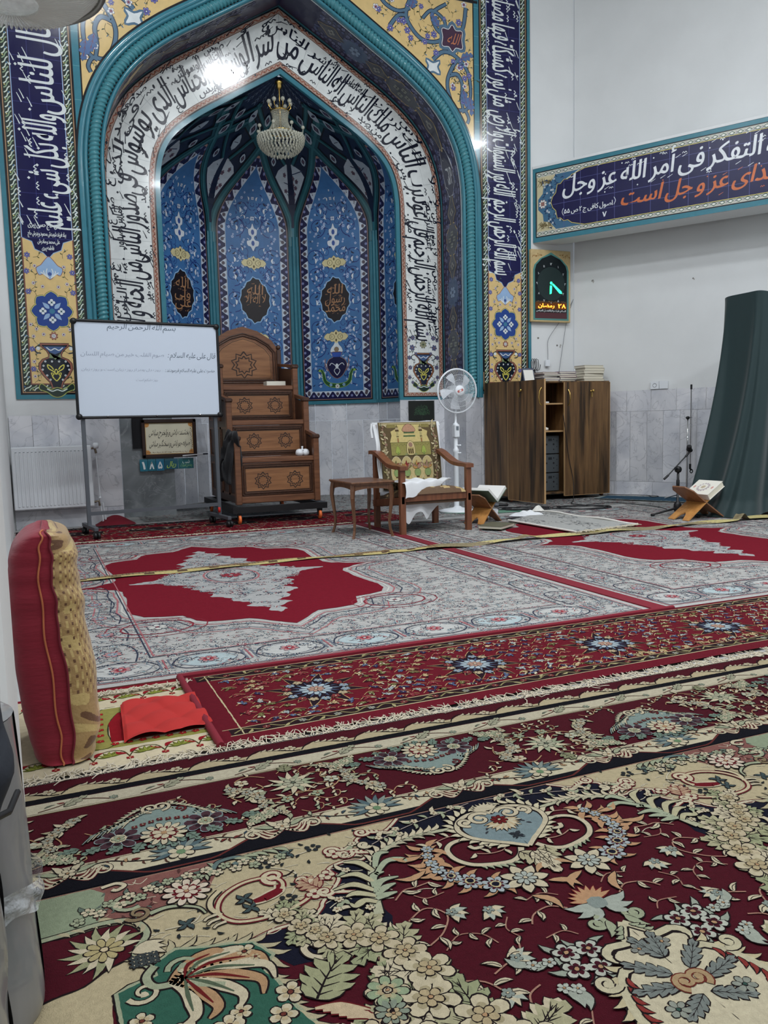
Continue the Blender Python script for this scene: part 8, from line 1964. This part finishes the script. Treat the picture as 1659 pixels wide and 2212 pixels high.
for k in range(8):
    a = tau*k/8; 
    for j in range(6): c = tau*j/6; b.add([(cos(a+cos(c)*.12)*.0455, sin(a+cos(c)*.12)*.0455, .05+.012*sin(c)+.01*(k % 2)), (cos(a+cos(c+1)*.12)*.0455, sin(a+cos(c+1)*.12)*.0455, .05+.012*sin(c+1)+.01*(k % 2)), (cos(a)*.0457, sin(a)*.0457, .05+.01*(k % 2))], [(0, 1, 2)], lin((170, 70, 110)))
b.build('flower_print', M_inkb, T)
def lump(name, label, cat, x, y, rx, ry, h, m, z=.01, seed=1, rz=0):
    R = random.Random(seed); f = [(R.uniform(2, 9), R.uniform(0, 6)) for _ in range(4)]
    def g(u, v):
        a = tau*u; r = v; w = sum(sin(n_*a+p_+v*4) for n_, p_ in f)/4; k = r*(1+.16*w); px, py = cos(a)*rx*k, sin(a)*ry*k
        return (x+px*cos(rz)-py*sin(rz), y+px*sin(rz)+py*cos(rz), z+h*(1-r**2)*(1+.5*sin(px*40)*sin(py*55))+.002)
    b = MB(); b.grid(g, 40, 12); o = b.build(name, m); tag(o, label, cat); return o
lump('rolled_cloth', 'white rolled cloth with black end lying beside the small mat', 'cloth', 4.42, 6.80, .17, .06, .045, M_whc, seed=4, rz=-.45)
lump('crumpled_paper', 'crumpled white paper on the carpet behind the small mat', 'paper', 4.76, 7.12, .07, .06, .05, M_paper, seed=6)
lump('black_pouch', 'flat black pouch beside the white rolled cloth', 'pouch', 4.24, 6.68, .12, .05, .012, M_blkc, seed=9, rz=-.4, z=.008)
lump('green_mat_scrap', 'thin green cloth spread on the carpet behind the left book stand', 'cloth', 4.30, 7.42, .40, .18, .006, mat('green_cloth', (96, 136, 116), rough=.9), seed=12, rz=-.4, z=.003)

# ---- wall sockets, wires, hooks
T = thing('wall_socket', 'white double power socket where plaster meets the marble dado', 'socket')
for i, t0 in enumerate((.98, 1.085)):
    b = MB(); V = [rw(t0, 1.275, .012), rw(t0+.10, 1.275, .012), rw(t0+.10, 1.365, .012), rw(t0, 1.365, .012)]; V2 = [rw(t0, 1.275, .026), rw(t0+.10, 1.275, .026), rw(t0+.10, 1.365, .026), rw(t0, 1.365, .026)]
    b.add(V+V2, [(0, 3, 2, 1), (4, 5, 6, 7), (0, 1, 5, 4), (1, 2, 6, 5), (2, 3, 7, 6), (3, 0, 4, 7)]); b.build('socket_plate', M_wht, T)
b = MB(); c = rw(1.03, 1.32, .027); b.tube([rw(1.03+.022*cos(tau*k/16), 1.32+.022*sin(tau*k/16), .027) for k in range(17)], .003, 5); b.build('socket_ring', mat('socket_grey', (150, 152, 156)), T)
YY = YF-.012
def wire(label, pts, name='wall_wire'): b = MB(); b.tube(catmull(pts, 4), .003, 5); o = b.build(name, mat('wire_grey', (120, 122, 126), rough=.6)); tag(o, label, 'wire')
wire('thin grey wire from a nail right of the clock down to the cupboard', [(6.31, YY, 2.43), (6.22, YY, 2.2), (6.16, YY, 1.9), (6.09, YY, 1.5)])
wire('thin wire slanting from under the clock down to the small white switch', [(6.10, YY, 2.14), (6.0, YY, 2.02), (5.93, YY, 1.91), (5.93, YY, 1.78), (5.93, YY, 1.68)])
wire('short wire from the nail to the right side of the clock', [(6.31, YY, 2.43), (6.27, YY, 2.36), (6.24, YY, 2.32)])
b = MB(); b.box(5.89, YY-.02, 1.60, 5.95, YY+.008, 1.68, bev=.004); o = b.build('cord_switch', M_wht); tag(o, 'small white switch hanging on a wire below the clock', 'switch')
b = MB(); b.tube([(5.70+.035*cos(t*.9)+.004*t, YY-.006, 1.62+.075*sin(t*.9)) for t in range(22)], .004, 5); b.tube([(5.72, YY-.006, 1.56), (5.75, YY-.006, 1.50)], .007, 6); o = b.build('coiled_cable', M_cab); tag(o, 'small loop of black cable hanging at the right tile edge above the cupboard', 'cable')
P = Paint()
R8 = random.Random(2)
def stain(fn, pts, nm, lb):
    P = Paint()
    for (x, z, s, n) in pts:
        for i in range(n): P.disc(x+R8.gauss(0, s), z+R8.gauss(0, s*.8), R8.uniform(.004, .014), R8.choice(((150, 148, 144), (120, 116, 112), (176, 174, 170))), 6, R8.choice((0, 1)))
    o = P.build(nm, M_inkb, fn); struct(o)
stain(lambda x, z, h: (x, YF+.011-h*.2, z), [(6.28, 3.98, .04, 20), (6.05, 2.22, .012, 4), (5.80, 1.95, .006, 2), (6.1, 1.86, .02, 5)], 'trim_5', '')
stain(lambda t, z, h: rw(t, z, .001+h*.2), [(.12, 4.02, .05, 26), (1.0, 4.06, .03, 10), (.25, 2.62, .01, 4), (1.45, 2.5, .006, 3)], 'trim_6', '')
# ================================================================ camera, light, look
cam = bpy.data.cameras.new('camera'); co = bpy.data.objects.new('camera', cam); COL.objects.link(co); SC.camera = co
cam.sensor_fit = 'VERTICAL'; cam.sensor_height = 36; cam.lens = 1766.24/2212*36; cam.clip_end = 60; cam.clip_start = .02
r = Vector((0.91891306, -0.39372307, -0.02410231)); d = Vector((-0.06454268, -0.08979565, -0.99386668)); f = Vector((0.38914396, 0.91483271, -0.10792634))
Mx = Matrix((( r.x, -d.x, -f.x, 0), (r.y, -d.y, -f.y, 0), (r.z, -d.z, -f.z, .95), (0, 0, 0, 1))); co.matrix_world = Mx
w = bpy.data.worlds.new('w'); SC.world = w; w.use_nodes = True; w.node_tree.nodes['Background'].inputs[0].default_value = (.75, .85, 1, 1); w.node_tree.nodes['Background'].inputs[1].default_value = .25
M_lamp = mat('lamp_diffuser', (235, 243, 255), emit=2.0)
M_lampf = mat('lamp_frame', (230, 230, 230), rough=.4)
LAMPS = [(3.37, 3.9), (9.2, 1.0), (.9, 4.6), (3.37, .6), (6.6, 1.0), (-.6, .6), (-3.2, 2.6), (3.37, -3.0), (7.2, -3.0), (-.6, -3.4)]
for x, y in LAMPS:
    t = thing('ceiling_lamp', 'square white panel lamp set in the white ceiling', 'ceiling lamp', (x, y, FZ), group='ceiling panel lamps')
    b = MB(); b.box(-.32, -.32, -.03, .32, .32, 0); b.build('frame', M_lampf, t)
    b = MB(); b.box(-.29, -.29, -.04, .29, .29, -.03); b.build('diffuser', M_lamp, t)
    l = bpy.data.lights.new('panel_light', 'AREA'); l.shape = 'SQUARE'; l.size = .58; l.energy = 63; l.color = (.92, .96, 1.0)
    lo = bpy.data.objects.new('panel_light', l); COL.objects.link(lo); lo.location = (0, 0, -.06); lo.parent = t
SC.view_settings.view_transform = 'Standard'; SC.view_settings.look = 'None'; SC.view_settings.gamma = 1; SC.view_settings.use_curve_mapping = False
SC.view_settings.exposure = 0.84
SC.cycles.max_bounces = 6; SC.cycles.diffuse_bounces = 3; SC.cycles.glossy_bounces = 3; SC.cycles.transmission_bounces = 6; SC.cycles.transparent_max_bounces = 8
SC.cycles.use_denoising = True
